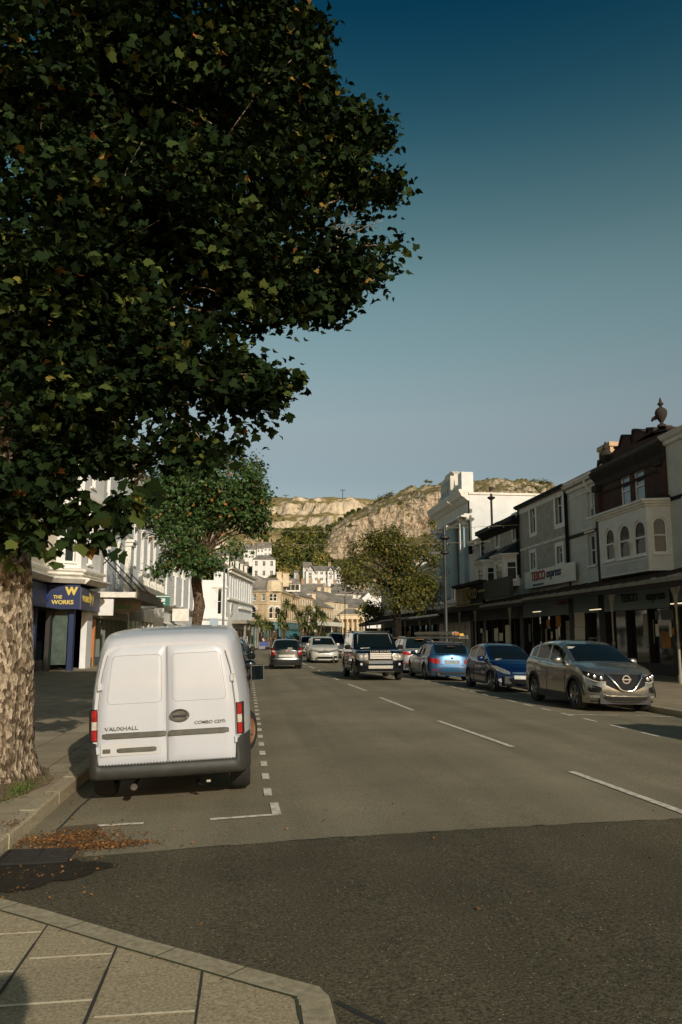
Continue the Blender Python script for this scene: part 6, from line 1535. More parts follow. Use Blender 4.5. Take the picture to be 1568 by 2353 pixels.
def gaps(P, f, th, seed=0.0):
    a = np.sin(P[:, 0]*f+seed)+np.sin(P[:, 1]*f*1.1+1.3+seed)+np.sin(P[:, 2]*f*1.25+2.1*seed)+.7*np.sin((P[:, 0]+P[:, 2])*f*1.9+.5)+.7*np.sin((P[:, 1]-P[:, 2])*f*2.1)
    return a > th
def crown_points(lobes, dens, leaf_per, twig_r, th=-1.6, gf=1.6, shell=.62):
    """twigs spread over the lobes, several leaves on each twig"""
    Cs, Os = [], []
    for (c, r) in lobes:
        c = np.array(c); n = max(3, int(dens*r*r)); d = rng.normal(size=(n, 3)); d /= np.linalg.norm(d, axis=1)[:, None]
        rr = r*np.where(rng.random(n) < shell, rng.uniform(.80, 1.03, n), rng.uniform(.25, .85, n)); T = c+d*rr[:, None]*np.array([1, 1, .85])
        k = gaps(T, gf, th); T, d = T[k], d[k]
        L = np.repeat(T, leaf_per, axis=0)+rng.normal(size=(len(T)*leaf_per, 3))*twig_r*np.array([1, 1, .6]); Cs.append(L); Os.append(np.repeat(d, leaf_per, axis=0))
    return np.concatenate(Cs), np.concatenate(Os)
def limb(b, p0, p1, r0, r1, m, n=7, wob=.12, seg=7):
    p0, p1 = Vector(p0), Vector(p1); L = (p1-p0).length; pts = []
    for k in range(seg+1):
        t = k/seg; w_ = math.sin(t*math.pi)*wob*L
        pts.append(p0.lerp(p1, t)+Vector((random.uniform(-1, 1)*w_*.4, random.uniform(-1, 1)*w_*.4, w_*.6)))
    b.tube(pts, [r0+(r1-r0)*k/seg for k in range(seg+1)], n, m)
    return pts
def bark(name, a, b_, c):
    m = bpy.data.materials.new(name); m.use_nodes = True; t = m.node_tree; p = t.nodes['Principled BSDF']; p.inputs['Roughness'].default_value = .95; p.inputs['Specular IOR Level'].default_value = .15
    g = t.nodes.new('ShaderNodeNewGeometry'); mp = t.nodes.new('ShaderNodeMapping'); mp.inputs['Scale'].default_value = (17, 17, 9); t.links.new(g.outputs['Position'], mp.inputs[0])
    n0 = t.nodes.new('ShaderNodeTexNoise'); n0.inputs['Scale'].default_value = 1.6; n0.inputs['Detail'].default_value = 5; t.links.new(mp.outputs[0], n0.inputs['Vector'])
    mxv = t.nodes.new('ShaderNodeMix'); mxv.data_type = 'RGBA'; mxv.blend_type = 'ADD'; mxv.inputs[0].default_value = .9; t.links.new(mp.outputs[0], mxv.inputs[6]); t.links.new(n0.outputs['Color'], mxv.inputs[7])
    v = t.nodes.new('ShaderNodeTexVoronoi'); v.inputs['Scale'].default_value = 1.7; v.inputs['Randomness'].default_value = 1; t.links.new(mxv.outputs[2], v.inputs['Vector'])
    sp = t.nodes.new('ShaderNodeSeparateColor'); t.links.new(v.outputs['Color'], sp.inputs[0]); r = t.nodes.new('ShaderNodeValToRGB'); e = r.color_ramp.elements
    e[0].position = .15; e[0].color = (*a, 1); e[1].position = .85; e[1].color = (*c, 1); q = e.new(.5); q.color = (*b_, 1); t.links.new(sp.outputs[0], r.inputs[0])
    n1 = t.nodes.new('ShaderNodeTexNoise'); n1.inputs['Scale'].default_value = 14; n1.inputs['Detail'].default_value = 6; t.links.new(g.outputs['Position'], n1.inputs['Vector'])
    r2 = t.nodes.new('ShaderNodeValToRGB'); r2.color_ramp.elements[0].position = .35; r2.color_ramp.elements[0].color = (.45, .42, .38, 1); r2.color_ramp.elements[1].position = .6; t.links.new(n1.outputs[0], r2.inputs[0])
    mx = t.nodes.new('ShaderNodeMix'); mx.data_type = 'RGBA'; mx.blend_type = 'MULTIPLY'; mx.inputs[0].default_value = .85; t.links.new(r.outputs[0], mx.inputs[6]); t.links.new(r2.outputs[0], mx.inputs[7]); t.links.new(mx.outputs[2], p.inputs['Base Color'])
    bu = t.nodes.new('ShaderNodeBump'); bu.inputs['Strength'].default_value = .9; bu.inputs['Distance'].default_value = .03; ad = t.nodes.new('ShaderNodeMath'); ad.operation = 'ADD'
    t.links.new(v.outputs['Distance'], ad.inputs[0]); t.links.new(n1.outputs[0], ad.inputs[1]); t.links.new(ad.outputs[0], bu.inputs['Height']); t.links.new(bu.outputs[0], p.inputs['Normal'])
    return m
B_near = bark('flaking_bark', (0.10, 0.075, 0.048), (0.24, 0.185, 0.125), (0.47, 0.385, 0.28)); B_far = bark('brown_bark', (0.07, 0.05, 0.033), (0.14, 0.10, 0.065), (0.22, 0.16, 0.11))
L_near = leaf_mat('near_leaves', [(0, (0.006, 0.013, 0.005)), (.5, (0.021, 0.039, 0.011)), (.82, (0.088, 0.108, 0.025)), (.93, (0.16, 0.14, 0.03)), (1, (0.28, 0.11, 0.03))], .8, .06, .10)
L_mid = leaf_mat('mid_leaves', [(0, (0.022, 0.048, 0.013)), (.55, (0.055, 0.105, 0.028)), (.86, (0.105, 0.155, 0.040)), (.93, (0.22, 0.15, 0.04)), (1, (0.42, 0.14, 0.04))], .5, .3)
L_aut = leaf_mat('autumn_leaves', [(0, (0.030, 0.042, 0.011)), (.5, (0.105, 0.115, 0.022)), (.8, (0.22, 0.17, 0.028)), (1, (0.30, 0.13, 0.03))], .55, .3)
def tones(n, warm=.03, per=0):
    t = rng.beta(2.2, 2.6, n)*.88
    if per: t = np.clip(np.repeat(rng.beta(1.0, 2.7, n//per+1), per)[:n]*.95+rng.normal(0, .06, n), 0, .88)
    k = rng.random(n) < warm; t[k] = rng.uniform(.9, 1, k.sum()); return t
def trunk_mesh(x0, y0, path, m, bumps=.08, n=26, seg=40, seed=1):
    """path: (dx, dy, z, radius)"""
    zs_ = np.linspace(path[0][2], path[-1][2], seg); px = np.interp(zs_, [p[2] for p in path], [p[0] for p in path]); py = np.interp(zs_, [p[2] for p in path], [p[1] for p in path]); pr_ = np.interp(zs_, [p[2] for p in path], [p[3] for p in path])
    b = MB(); rows = []
    for i, z in enumerate(zs_):
        row = []
        for k in range(n+1):
            a = 2*math.pi*(k % n)/n; nz = float(noise2(np.array([math.cos(a)*1.6+5+seed]), np.array([z*1.3+math.sin(a)*1.6+9]), seed)[0])-.5
            r_ = pr_[i]*(1+bumps*2.4*nz+.05*math.sin(5*a+z)); row.append((x0+px[i]+r_*math.cos(a), y0+py[i]+r_*math.sin(a), z))
        rows.append(row)
    b.grid(rows, m); b.add([rows[-1][k] for k in range(n)], [tuple(range(n))], m); return b
# --- near tree
tx, ty = -2.86, 9.75
near = thing('plane_tree', 'huge dark leafy street tree with a mottled flaking trunk beside the white van', 'tree', (tx, ty, 0)); I = Matrix.Translation(near.location).inverted()
b = trunk_mesh(tx, ty, [(-.05, 0, -.05, .66), (-.03, 0, .12, .53), (-.01, 0, .35, .43), (.02, 0, .7, .385), (.03, 0, 1.0, .375), (.02, 0, 1.5, .36), (-.02, 0, 2.4, .32), (-.05, 0, 3.4, .31), (-.05, 0, 4.2, .36)], B_near, .15, seed=4)
for z, a, r_ in ((1.05, -.15, .10), (1.32, -.35, .13), (.78, -.3, .08)):
    q = Matrix.Translation((tx+.33*math.cos(a)+.02, ty+.33*math.sin(a), z)) @ Matrix.Diagonal((.9, .9, 1.2, 1)); b.lathe([(r_*.05, -r_), (r_*.75, -r_*.7), (r_, 0), (r_*.7, r_*.7), (r_*.05, r_)], n=12, m=B_near, M=q)
put(b, 'trunk', near, I, smooth=60)
def pl(px, py, Y, r): p = onY(px, py, Y); return ((p.x, p.y, p.z), r*Y/1830)
NL = [(560, 60, 10, 185), (640, 225, 10, 165), (800, 325, 11, 120), (850, 290, 11.3, 70), (790, 455, 11, 140), (835, 560, 11.2, 105), (760, 640, 10.6, 125), (640, 670, 10, 110), (730, 700, 10.8, 60), (530, 870, 9, 105), (590, 885, 8.8, 72), (440, 930, 9, 105), (350, 120, 9.3, 260), (100, 260, 9.6, 300),
      (300, 500, 9, 260), (520, 400, 10, 250), (520, 620, 9.6, 200), (60, 640, 8.6, 270), (330, 780, 9, 210), (140, 910, 8.6, 180), (25, 1070, 8.6, 135), (250, 975, 9, 88), (70, 1150, 8.8, 72), (195, 1040, 9, 62), (105, 1075, 8.8, 66), (285, 1060, 9.2, 45), (25, 1215, 9.0, 55), (690, 80, 10.4, 75), (400, -250, 10, 330), (-200, 100, 10.5, 380), (-250, 700, 10, 330), (100, -250, 10, 300), (300, 300, 12.5, 300), (100, 700, 12, 260), (560, 250, 12.6, 240), (880, 430, 11.4, 60), (905, 545, 11.4, 42), (635, 890, 8.8, 42), (540, 965, 8.9, 75), (440, 1030, 9, 80), (345, 1060, 9.2, 58)]
lobes = [pl(*q) for q in NL]
lobes = [(c, r*.90) for c, r in lobes]
P_, O_ = crown_points(lobes, 440, 8, .14, th=-1.15, gf=2.4, shell=.5)
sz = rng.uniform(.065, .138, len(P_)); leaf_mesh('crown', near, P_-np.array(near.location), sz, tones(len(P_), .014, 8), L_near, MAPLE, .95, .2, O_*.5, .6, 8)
b = MB(); base = Vector((tx-.05, ty, 3.9))
for (c, r) in lobes[:30]:
    cv = Vector(c); e = base.lerp(cv, 1.0)
    pts = limb(b, base+Vector((random.uniform(-.12, .12), random.uniform(-.12, .12), random.uniform(-.3, .5))), e, .085 if r > .9 else .045, .016, B_near, 6, .10)
    for _ in range(5):
        d = Vector(rng.normal(size=3)).normalized()*r*.95; limb(b, pts[-3].lerp(e, random.random()), e+d, .016, .004, B_near, 4, .08, 4)
q = onY(95, 1178, 8.9); limb(b, (tx+.2, ty-.3, 3.6), q, .035, .02, B_near, 5, .02); limb(b, q, onY(300, 1185, 8.9), .016, .006, B_near, 5, .03); limb(b, q, onY(235, 1245, 8.9), .014, .005, B_near, 5, .02)
put(b, 'branches', near, I, smooth=60)
# a few low sprigs of big leaves against the white wall
ctr = []
for px, py in ((200, 1200), (225, 1210), (250, 1205), (180, 1225), (215, 1240), (240, 1255), (160, 1180), (270, 1175), (290, 1190), (95, 1240), (70, 1225), (130, 1200), (30, 1235), (315, 1150), (330, 1120), (120, 1235), (15, 1225), (80, 1200), (305, 1165), (150, 1160), (175, 1150), (205, 1165), (235, 1175), (255, 1190), (285, 1160), (265, 1140), (330, 1150), (120, 1175)):
    p = onY(px, py, 8.9); ctr += [np.array(p)+rng.normal(size=3)*.085 for _ in range(8)]
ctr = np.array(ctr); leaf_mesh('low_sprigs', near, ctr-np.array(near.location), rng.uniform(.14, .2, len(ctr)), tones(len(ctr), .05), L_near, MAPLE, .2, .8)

def street_tree(name, label, x, y, path, lobes, bk, lm, leafsz, dens, per, tw, warm, th=-1.7, gf=1.2, shape=SMALL, base_z=4.0, group='street trees'):
    t = thing(name, label, 'tree', (x, y, 0)); I = Matrix.Translation(t.location).inverted()
    put(trunk_mesh(x, y, path, bk, .12, 14, 26, seed=int(y)), 'trunk', t, I, smooth=60)
    P_, O_ = crown_points(lobes, dens, per, tw, th, gf)
    leaf_mesh('crown', t, P_-np.array(t.location), rng.uniform(leafsz*.7, leafsz*1.25, len(P_)), tones(len(P_), warm), lm, shape, .35, .4, O_)
    b = MB()
    for (c, r) in lobes: 
        pts = limb(b, (x+path[-1][0], y+path[-1][1], base_z), c, .09, .02, bk, 5, .08)
        for _ in range(3): limb(b, pts[-3], Vector(c)+Vector(rng.normal(size=3)).normalized()*r*.9, .03, .008, bk, 4, .06, 4)
    put(b, 'branches', t, I, smooth=60); return t
def pl2(px, py, Y, r): p = onY(px, py, Y); return ((p.x, p.y, p.z), r*Y/1830)
Y2 = 42.8
T2 = [(470, 1130, 43, 105), (540, 1110, 42, 62), (570, 1075, 43, 32), (560, 1160, 42, 50), (400, 1110, 43, 75), (360, 1180, 42, 60), (340, 1225, 42, 30), (430, 1230, 41.5, 60), (520, 1200, 42, 60), (590, 1210, 43, 26), (400, 1285, 41, 26), (370, 1310, 41, 20), (470, 1300, 41, 28), (505, 1290, 41.5, 30), (530, 1255, 42, 38), (450, 1060, 44, 70), (540, 1035, 43, 20), (575, 1130, 42.5, 32), (595, 1140, 42.5, 20), (595, 1185, 42.5, 26), (440, 1290, 41, 28)]
street_tree('sycamore_tree', 'smaller green street tree with orange seed clusters rising above the white van', -2.62, Y2,
            [(0, 0, 0, .34), (-.05, 0, 1.2, .27), (-.02, 0, 2.3, .26), (.12, 0, 3.3, .30), (.05, 0, 3.6, .26), (-.1, 0, 4.6, .27), (.08, 0, 5.3, .24), (.15, 0, 6.2, .18)], [pl2(*q) for q in T2], B_far, L_mid, .20, 150, 9, .26, .05, -1.5, 1.3, base_z=5.9)
Y3 = 57.0
T3 = [(885, 1245, 57, 42), (905, 1228, 58, 20), (850, 1275, 56, 50), (920, 1270, 58, 48), (800, 1310, 56, 28), (830, 1320, 55, 45), (890, 1320, 57, 60), (950, 1300, 58, 55), (990, 1270, 58, 35), (980, 1330, 58, 42), (800, 1335, 56, 22), (940, 1360, 57, 45), (985, 1370, 58, 30), (900, 1250, 57, 40), (1005, 1260, 58, 18), (860, 1245, 57, 30), (915, 1385, 56, 26), (960, 1385, 57, 26), (975, 1350, 57, 34), (820, 1290, 56, 26)]
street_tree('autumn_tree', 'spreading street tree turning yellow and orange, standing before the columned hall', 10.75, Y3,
            [(0, 0, 0, .36), (0, 0, 1.5, .29), (-.05, 0, 3.5, .27), (0, 0, 4.6, .25), (.1, 0, 5.4, .18)], [pl2(*q) for q in T3], bark('dark_shaded_bark', (0.014, 0.012, 0.009), (0.022, 0.018, 0.014), (0.036, 0.03, 0.022)), L_aut, .17, 95, 9, .28, .05, -.7, 1.3, base_z=5.0)  # dark bark, deepened further to stand in for building shade on the trunk
T4 = [(838, 1400, 100, 16), (850, 1390, 100, 14), (865, 1400, 101, 16), (845, 1412, 100, 12), (870, 1412, 101, 12)]
street_tree('small_street_tree', 'small tree far down the right pavement in front of the last shops', 14.8, 100, [(0, 0, 0, .2), (0, 0, 2.5, .14), (0, 0, 3.5, .1)], [pl2(*q) for q in T4], B_far, L_aut, .34, 60, 7, .35, .04, -1.6, .8, base_z=3.3)
# cabbage palms on the planted island
spk = mat('palm_leaf', (0.17, 0.19, 0.05), .6, vary=.5, vs=1.5)
def cabbage_palm(label, x, y, heads, base=.0):
    t = thing('cabbage_palm', label, 'tree', (x, y, base), 0, 'cabbage palms on the planted island'); b = MB(); h = MB()
    for hx, hz, r in heads:
        limb(b, (x*0, 0, 0), (hx, random.uniform(-.4, .4), hz), .16, .08, B_far, 6, .05)
        for k in range(120):
            d = Vector(rng.normal(size=3)); d.z = d.z*.8+.15; d.normalize(); p = Vector((hx, 0, hz)); s = d.cross(Vector((0, 0, 1))).normalized()*.09; e = p+d*r*1.25*random.uniform(.8, 1.2)-Vector((0, 0, .15*r)); m_ = p+d*r*.5+Vector((0, 0, .06*r))
            h.add([p-s*.5, p+s*.5, m_+s, m_-s, e], [(0, 1, 2, 3), (3, 2, 4)], spk)
    b.build('trunk', t, smooth=60); h.build('leaf_heads', t); return t
def isl(px, Y): p = onZ(px, 1490, 0); d = ray(px, 1480); k = Y/d.y; return d.x*k
cabbage_palm('leftmost cabbage palm with two low heads beside the teal shop', isl(618, 112), 112, [(-1.6, 4.0, 1.1), (-.6, 3.4, 1.0), (.2, 3.2, .8)])
cabbage_palm('tall slim cabbage palm in front of the golden stone corner', isl(652, 110), 110, [(-.2, 4.6, 1.0), (.4, 6.2, .9), (-.4, 3.6, .9), (.3, 3.0, .7)])
cabbage_palm('bushy cabbage palm left of the globe street lamp', isl(700, 108), 108, [(-.6, 4.4, 1.1), (.5, 5.0, 1.1), (.0, 3.2, 1.1), (1.1, 3.6, .9), (-1.5, 5.6, .6)])
cabbage_palm('bushy cabbage palm right of the globe street lamp', isl(728, 109), 109, [(0, 5.0, 1.2), (.9, 4.4, 1.1), (-.4, 3.0, .9)])
# low planting under the palms
P_ = []
for px, Y, r, z in ((640, 116, 1.2, .7), (655, 115, 1.3, .9), (680, 112, 1.2, .8), (705, 112, 1.6, 1.2), (735, 113, 1.6, 1.3), (755, 114, 1.4, 1.4), (770, 116, 1.5, 1.5), (690, 110, 1.0, .9)):
    x = isl(px, Y); q = rng.normal(size=(420, 3))*np.array([r, 1, .5*r])*.6+np.array([x, Y, z]); q[:, 2] = np.abs(q[:, 2]); P_.append(q)
P_ = np.concatenate(P_); o = leaf_mesh('island_shrubs', None, P_, rng.uniform(.25, .45, len(P_)), tones(len(P_), .01)*.7, L_aut, CLUMP)
tag(o, 'low mixed shrubs planted on the traffic island under the cabbage palms', 'shrubs', kind='stuff')
# fallen leaves and grass
L_lit = leaf_mat('fallen_leaves', [(0, (0.07, 0.035, 0.014)), (.5, (0.17, 0.075, 0.024)), (1, (0.34, 0.17, 0.06))], .8, .2, 0)
Q = []
for (px, py, n, sx, sy) in ((150, 1925, 1100, .26, .09), (225, 1945, 1200, .20, .07), (110, 1935, 500, .22, .15), (60, 2010, 120, .35, .2), (175, 1910, 150, .25, .1), (250, 1950, 160, .25, .07), (150, 2060, 60, .5, .25)):
    p = onZ(px, py, -.09); q = rng.normal(size=(n, 2))*np.array([sx, sy])+np.array([p.x, p.y]); Q.append(q)
q = np.stack([rng.uniform(-1.8, 6, 260), rng.uniform(4.2, 9, 260)], 1); Q.append(q); q = np.stack([rng.uniform(-2.6, -1.0, 200), rng.uniform(7, 12, 200)], 1); Q.append(q)
Q = np.concatenate(Q); Q = Q[(Q[:, 0] > -1.86) | (Q[:, 1] > 6.3)]
zz = np.array([rz(x)+.018 if x > KL else .045 for x in Q[:, 0]])
o = leaf_mesh('leaf_litter', None, np.column_stack([Q, zz]), rng.uniform(.010, .034, len(Q)), rng.random(len(Q)), L_lit, SMALL, 2.5, 0, None, .1)
tag(o, 'brown and orange fallen leaves drifted in the gutter by the drain', 'leaves', kind='stuff')
G_ = leaf_mat('grass_blades', [(0, (0.05, 0.09, 0.015)), (1, (0.13, 0.17, 0.03))], .6, .3, 0); BL = np.array([(-.05, 0), (.05, 0), (.03, .6), (0, 1), (-.03, .6)])
q = np.column_stack([rng.normal(-2.32, .09, 520), rng.normal(8.95, .28, 520), np.full(520, .03)]); q = q[q[:, 0] < -2.18]
o = leaf_mesh('grass_tuft', None, q, rng.uniform(.03, .075, len(q)), rng.random(len(q)), G_, BL, 0, -3, None, 0); tag(o, 'tuft of short green grass at the foot of the near trunk', 'grass', kind='stuff')
# ---------------------------------------------------------------- hills
def hill_mat(name, rock, rock2, grass, grass2, lo=.62, hi=.80, sc=.09, cr=.35, n3s=.16):
    m = bpy.data.materials.new(name); m.use_nodes = True; t = m.node_tree; p = t.nodes['Principled BSDF']; p.inputs['Roughness'].default_value = 1; p.inputs['Specular IOR Level'].default_value = .1
    g = t.nodes.new('ShaderNodeNewGeometry'); s = t.nodes.new('ShaderNodeSeparateXYZ'); t.links.new(g.outputs['Normal'], s.inputs[0])
    def noi(scale, det, vec=None):
        n = t.nodes.new('ShaderNodeTexNoise'); n.inputs['Scale'].default_value = scale; n.inputs['Detail'].default_value = det; n.inputs['Roughness'].default_value = .65; t.links.new(vec or g.outputs['Position'], n.inputs['Vector']); return n
    def ramp(src, a, ca, b, cb):
        r = t.nodes.new('ShaderNodeValToRGB'); e = r.color_ramp.elements; e[0].position = a; e[0].color = (*ca, 1); e[1].position = b; e[1].color = (*cb, 1); t.links.new(src, r.inputs[0]); return r
    mp = t.nodes.new('ShaderNodeMapping'); mp.inputs['Scale'].default_value = (1, 1, .35); t.links.new(g.outputs['Position'], mp.inputs[0])
    n1 = noi(cr, 8, mp.outputs[0]); r1 = ramp(n1.outputs[0], .36, rock2, .56, rock); n2 = noi(sc, 6); r2 = ramp(n2.outputs[0], .38, grass2, .62, grass)
    ad = t.nodes.new('ShaderNodeMath'); ad.operation = 'ADD'; n3 = noi(n3s, 8); ms = t.nodes.new('ShaderNodeMath'); ms.operation = 'MULTIPLY_ADD'; ms.inputs[1].default_value = 1.2; ms.inputs[2].default_value = -.6
    t.links.new(n3.outputs[0], ms.inputs[0]); t.links.new(ms.outputs[0], ad.inputs[0]); t.links.new(s.outputs[2], ad.inputs[1])
    mr = t.nodes.new('ShaderNodeMapRange'); mr.inputs[1].default_value = lo; mr.inputs[2].default_value = hi; t.links.new(ad.outputs[0], mr.inputs[0])
    mx = t.nodes.new('ShaderNodeMix'); mx.data_type = 'RGBA'; t.links.new(mr.outputs[0], mx.inputs[0]); t.links.new(r1.outputs[0], mx.inputs[6]); t.links.new(r2.outputs[0], mx.inputs[7]); t.links.new(mx.outputs[2], p.inputs['Base Color'])
    bu = t.nodes.new('ShaderNodeBump'); bu.inputs['Strength'].default_value = .8; bu.inputs['Distance'].default_value = 2.2; t.links.new(n1.outputs[0], bu.inputs['Height']); t.links.new(bu.outputs[0], p.inputs['Normal'])
    return m
M_hill = hill_mat('far_hill_ground', (0.60, 0.51, 0.37), (0.32, 0.26, 0.17), (0.29, 0.225, 0.10), (0.20, 0.16, 0.065), .68, .80, n3s=.13)
M_cliff = hill_mat('limestone_cliff', (0.54, 0.445, 0.325), (0.19, 0.15, 0.10), (0.25, 0.205, 0.095), (0.12, 0.11, 0.045), .70, .82, cr=.75, n3s=.2)
M_slope = hill_mat('town_slope', (0.2, 0.17, 0.10), (0.12, 0.10, 0.05), (0.13, 0.12, 0.045), (0.06, 0.065, 0.02), -2, -1)
def npgrid(name, X, Y, Z, m, smooth=True):
    nu, nv = X.shape; V = np.stack([X, Y, Z], -1).reshape(-1, 3); i = np.arange(nu-1)[:, None]; j = np.arange(nv-1)[None, :]
    a = (i*nv+j).reshape(-1); F = np.stack([a, a+nv, a+nv+1, a+1], 1)
    me = bpy.data.meshes.new(name); me.from_pydata(V.tolist(), [], F.tolist()); me.materials.append(m)
    if smooth: me.polygons.foreach_set('use_smooth', [True]*len(me.polygons)); me.update(); me.set_sharp_from_angle(angle=R(50))
    me.update(); o = bpy.data.objects.new(name, me); C.objects.link(o); return struct(o)
# back hill: long terraced slope
prof = [(500, 52), (560, 66), (600, 77), (630, 85.5), (648, 92), (654, 99), (700, 108), (709, 119), (768, 130.5), (773, 135), (835, 146.5), (840, 149), (900, 158), (1000, 161), (1300, 150)]
xs = np.linspace(-160, 520, 300); yv = np.concatenate([np.linspace(500, 640, 60), np.linspace(641, 780, 150), np.linspace(782, 910, 70), np.linspace(915, 1300, 20)])
X, Yg = np.meshgrid(xs, yv, indexing='ij')
wob = (noise2(X*.012+3, X*0+2, 5)-.5)*40+(noise2(X*.045, Yg*.05, 9)-.5)*58
Z = np.interp(Yg+wob*np.clip((900-Yg)/200, 0, 1), [p[0] for p in prof], [p[1] for p in prof]); Z += (noise2(X*.09, Yg*.12, 21, 6)-.5)*6.0*np.clip((900-Yg)/90, .12, 1)+(noise2(X*.01, Yg*0, 31)-.5)*5*0
Z -= np.clip(Yg-880, 0, 60)*0
npgrid('far_hill', X, Yg, Z, M_hill)
# front ridge with limestone face
tab = [(740, 1262, 1258, 1254), (752, 1280, 1240, 1235), (765, 1290, 1224, 1216), (800, 1280, 1201, 1190), (850, 1262, 1180, 1161), (900, 1247, 1163, 1139), (950, 1236, 1146, 1122), (1000, 1228, 1133, 1111), (1060, 1222, 1128, 1105), (1150, 1220, 1132, 1103), (1200, 1220, 1130, 1106), (1270, 1220, 1137, 1113), (1350, 1220, 1160, 1135), (1480, 1230, 1190, 1175), (1600, 1240, 1215, 1205)]
pxs = np.linspace(740, 1600, 420); q = lambda k: np.interp(pxs, [t_[0] for t_ in tab], [t_[k] for t_ in tab])
yb_, yt_, yr_ = q(1), q(2), q(3); nS = 120; XX = np.zeros((len(pxs), nS)); YY = XX.copy(); ZZ = XX.copy()
for i, px in enumerate(pxs):
    cu = 9*math.exp(-((px-740)/12.0)) if px < 900 else 0
    B_, T_, R_ = onY(px, yb_[i], 400+cu), onY(px, yt_[i], 412+cu), onY(px, yr_[i], 455+cu*.6)
    F0 = Vector((B_.x, B_.y-60, B_.z-16)); K = Vector((R_.x*1.02, R_.y+120, R_.z-14))
    pts = [F0, B_, T_, R_, K]; cum = [0, .18, .66, .90, 1.0]
    for j, s_ in enumerate(np.linspace(0, 1, nS)):
        k = min(3, int(np.searchsorted(cum, s_, side='right'))-1); f = (s_-cum[k])/(cum[k+1]-cum[k]); p = pts[k].lerp(pts[k+1], f); XX[i, j], YY[i, j], ZZ[i, j] = p
S_ = np.linspace(0, 1, nS)[None, :]; face = np.clip((S_-.16)/.05, 0, 1)*np.clip((.92-S_)/.2, 0, 1)
n1 = noise2(XX*.10, ZZ*.06, 40, 5)-.5; n2 = noise2(XX*.32+7, ZZ*.14, 50, 5)-.5; n3 = noise2(XX*.05, YY*.05, 61)-.5; n4 = noise2(XX*.5, ZZ*.8, 71, 4)-.5
YY += face*(n1*17+n2*8+n4*2.5); ZZ += np.clip((S_-.62)/.1, 0, 1)*np.clip((.985-S_)/.06, 0, 1)*((noise2(XX*.2, YY*.2, 81, 5)-.5)*7)+np.clip((.2-S_)/.1, 0, 1)*n3*4
npgrid('cliff', XX, YY, ZZ, M_cliff)
# town slope and wooded ground between
xs = np.linspace(-160, 520, 90); yv = np.linspace(226, 520, 60); X, Yg = np.meshgrid(xs, yv, indexing='ij')
Z = np.interp(Yg, [226, 260, 300, 340, 400, 460, 520], [-.5, 7, 18, 29, 40, 50, 56])+(noise2(X*.03, Yg*.03, 3)-.5)*5*np.clip((Yg-230)/60, 0, 1)
npgrid('town_slope', X, Yg, Z, M_slope)
def slope_z(x, y):
    return float(np.interp(y, [226, 260, 300, 340, 400, 460, 520], [-.5, 7, 18, 29, 40, 50, 56])+(noise2(np.array([x*.03]), np.array([y*.03]), 3)[0]-.5)*5*min(1, max(0, (y-230)/60)))
# wood on the slope
L_wood = leaf_mat('wood_leaves', [(0, (0.040, 0.052, 0.016)), (.5, (0.10, 0.115, 0.032)), (.8, (0.21, 0.195, 0.055)), (1, (0.32, 0.20, 0.07))], .8, .1, 0)
WL = []
for px, py, Y, r in [(640, 1290, 345, 26), (620, 1300, 340, 18), (665, 1285, 350, 30), (700, 1290, 350, 26), (730, 1290, 345, 26), (655, 1255, 380, 28), (690, 1262, 372, 30), (725, 1265, 372, 26), (745, 1285, 350, 20), (675, 1235, 410, 24), (710, 1238, 405, 26), (735, 1248, 392, 20), (645, 1250, 395, 16), (660, 1228, 430, 16), (630, 1262, 380, 16), (612, 1240, 430, 15), (700, 1222, 440, 18), (728, 1222, 440, 18), (745, 1232, 430, 14), (755, 1215, 455, 12), (770, 1206, 460, 11), (785, 1196, 465, 11), (800, 1186, 470, 11), (812, 1178, 470, 9), (825, 1172, 470, 7), (650, 1312, 325, 14), (675, 1310, 330, 14), (755, 1310, 330, 16), (780, 1310, 320, 16), (800, 1300, 330, 18), (825, 1295, 340, 16), (760, 1300, 335, 14), (640, 1325, 300, 14), (625, 1330, 300, 10), (655, 1322, 300, 10), (800, 1325, 310, 16), (820, 1318, 320, 14)]:
    p = onY(px, py, Y); WL.append(((p.x, p.y, p.z), r*Y/1830))
Pw, Ow, Tw = [], [], []
for c, r in WL:
    n = int(42*r*r+60); d = rng.normal(size=(n, 3)); d /= np.linalg.norm(d, axis=1)[:, None]
    sub = rng.normal(size=(9, 3)); sub /= np.linalg.norm(sub, axis=1)[:, None]
    k = rng.integers(0, 9, n); P0 = np.array(c)+sub[k]*r*.55+d*(r*.42*rng.uniform(.75, 1.05, n))[:, None]; Pw.append(P0); Ow.append(d); Tw.append(rng.normal(0, .10, 9)[k]+rng.normal(0, .14))
Pw = np.concatenate(Pw); Ow = np.concatenate(Ow); Tw = np.concatenate(Tw); o = leaf_mesh('hillside_wood', None, Pw, rng.uniform(.7, 1.5, len(Pw)), np.clip(tones(len(Pw), .03)*.6+.2+Tw, 0, .97), L_wood, CLUMP, .3, .1, Ow)
tag(o, 'dark green and brown wood covering the slope below the limestone cliff', 'wood', kind='stuff')
BS = []
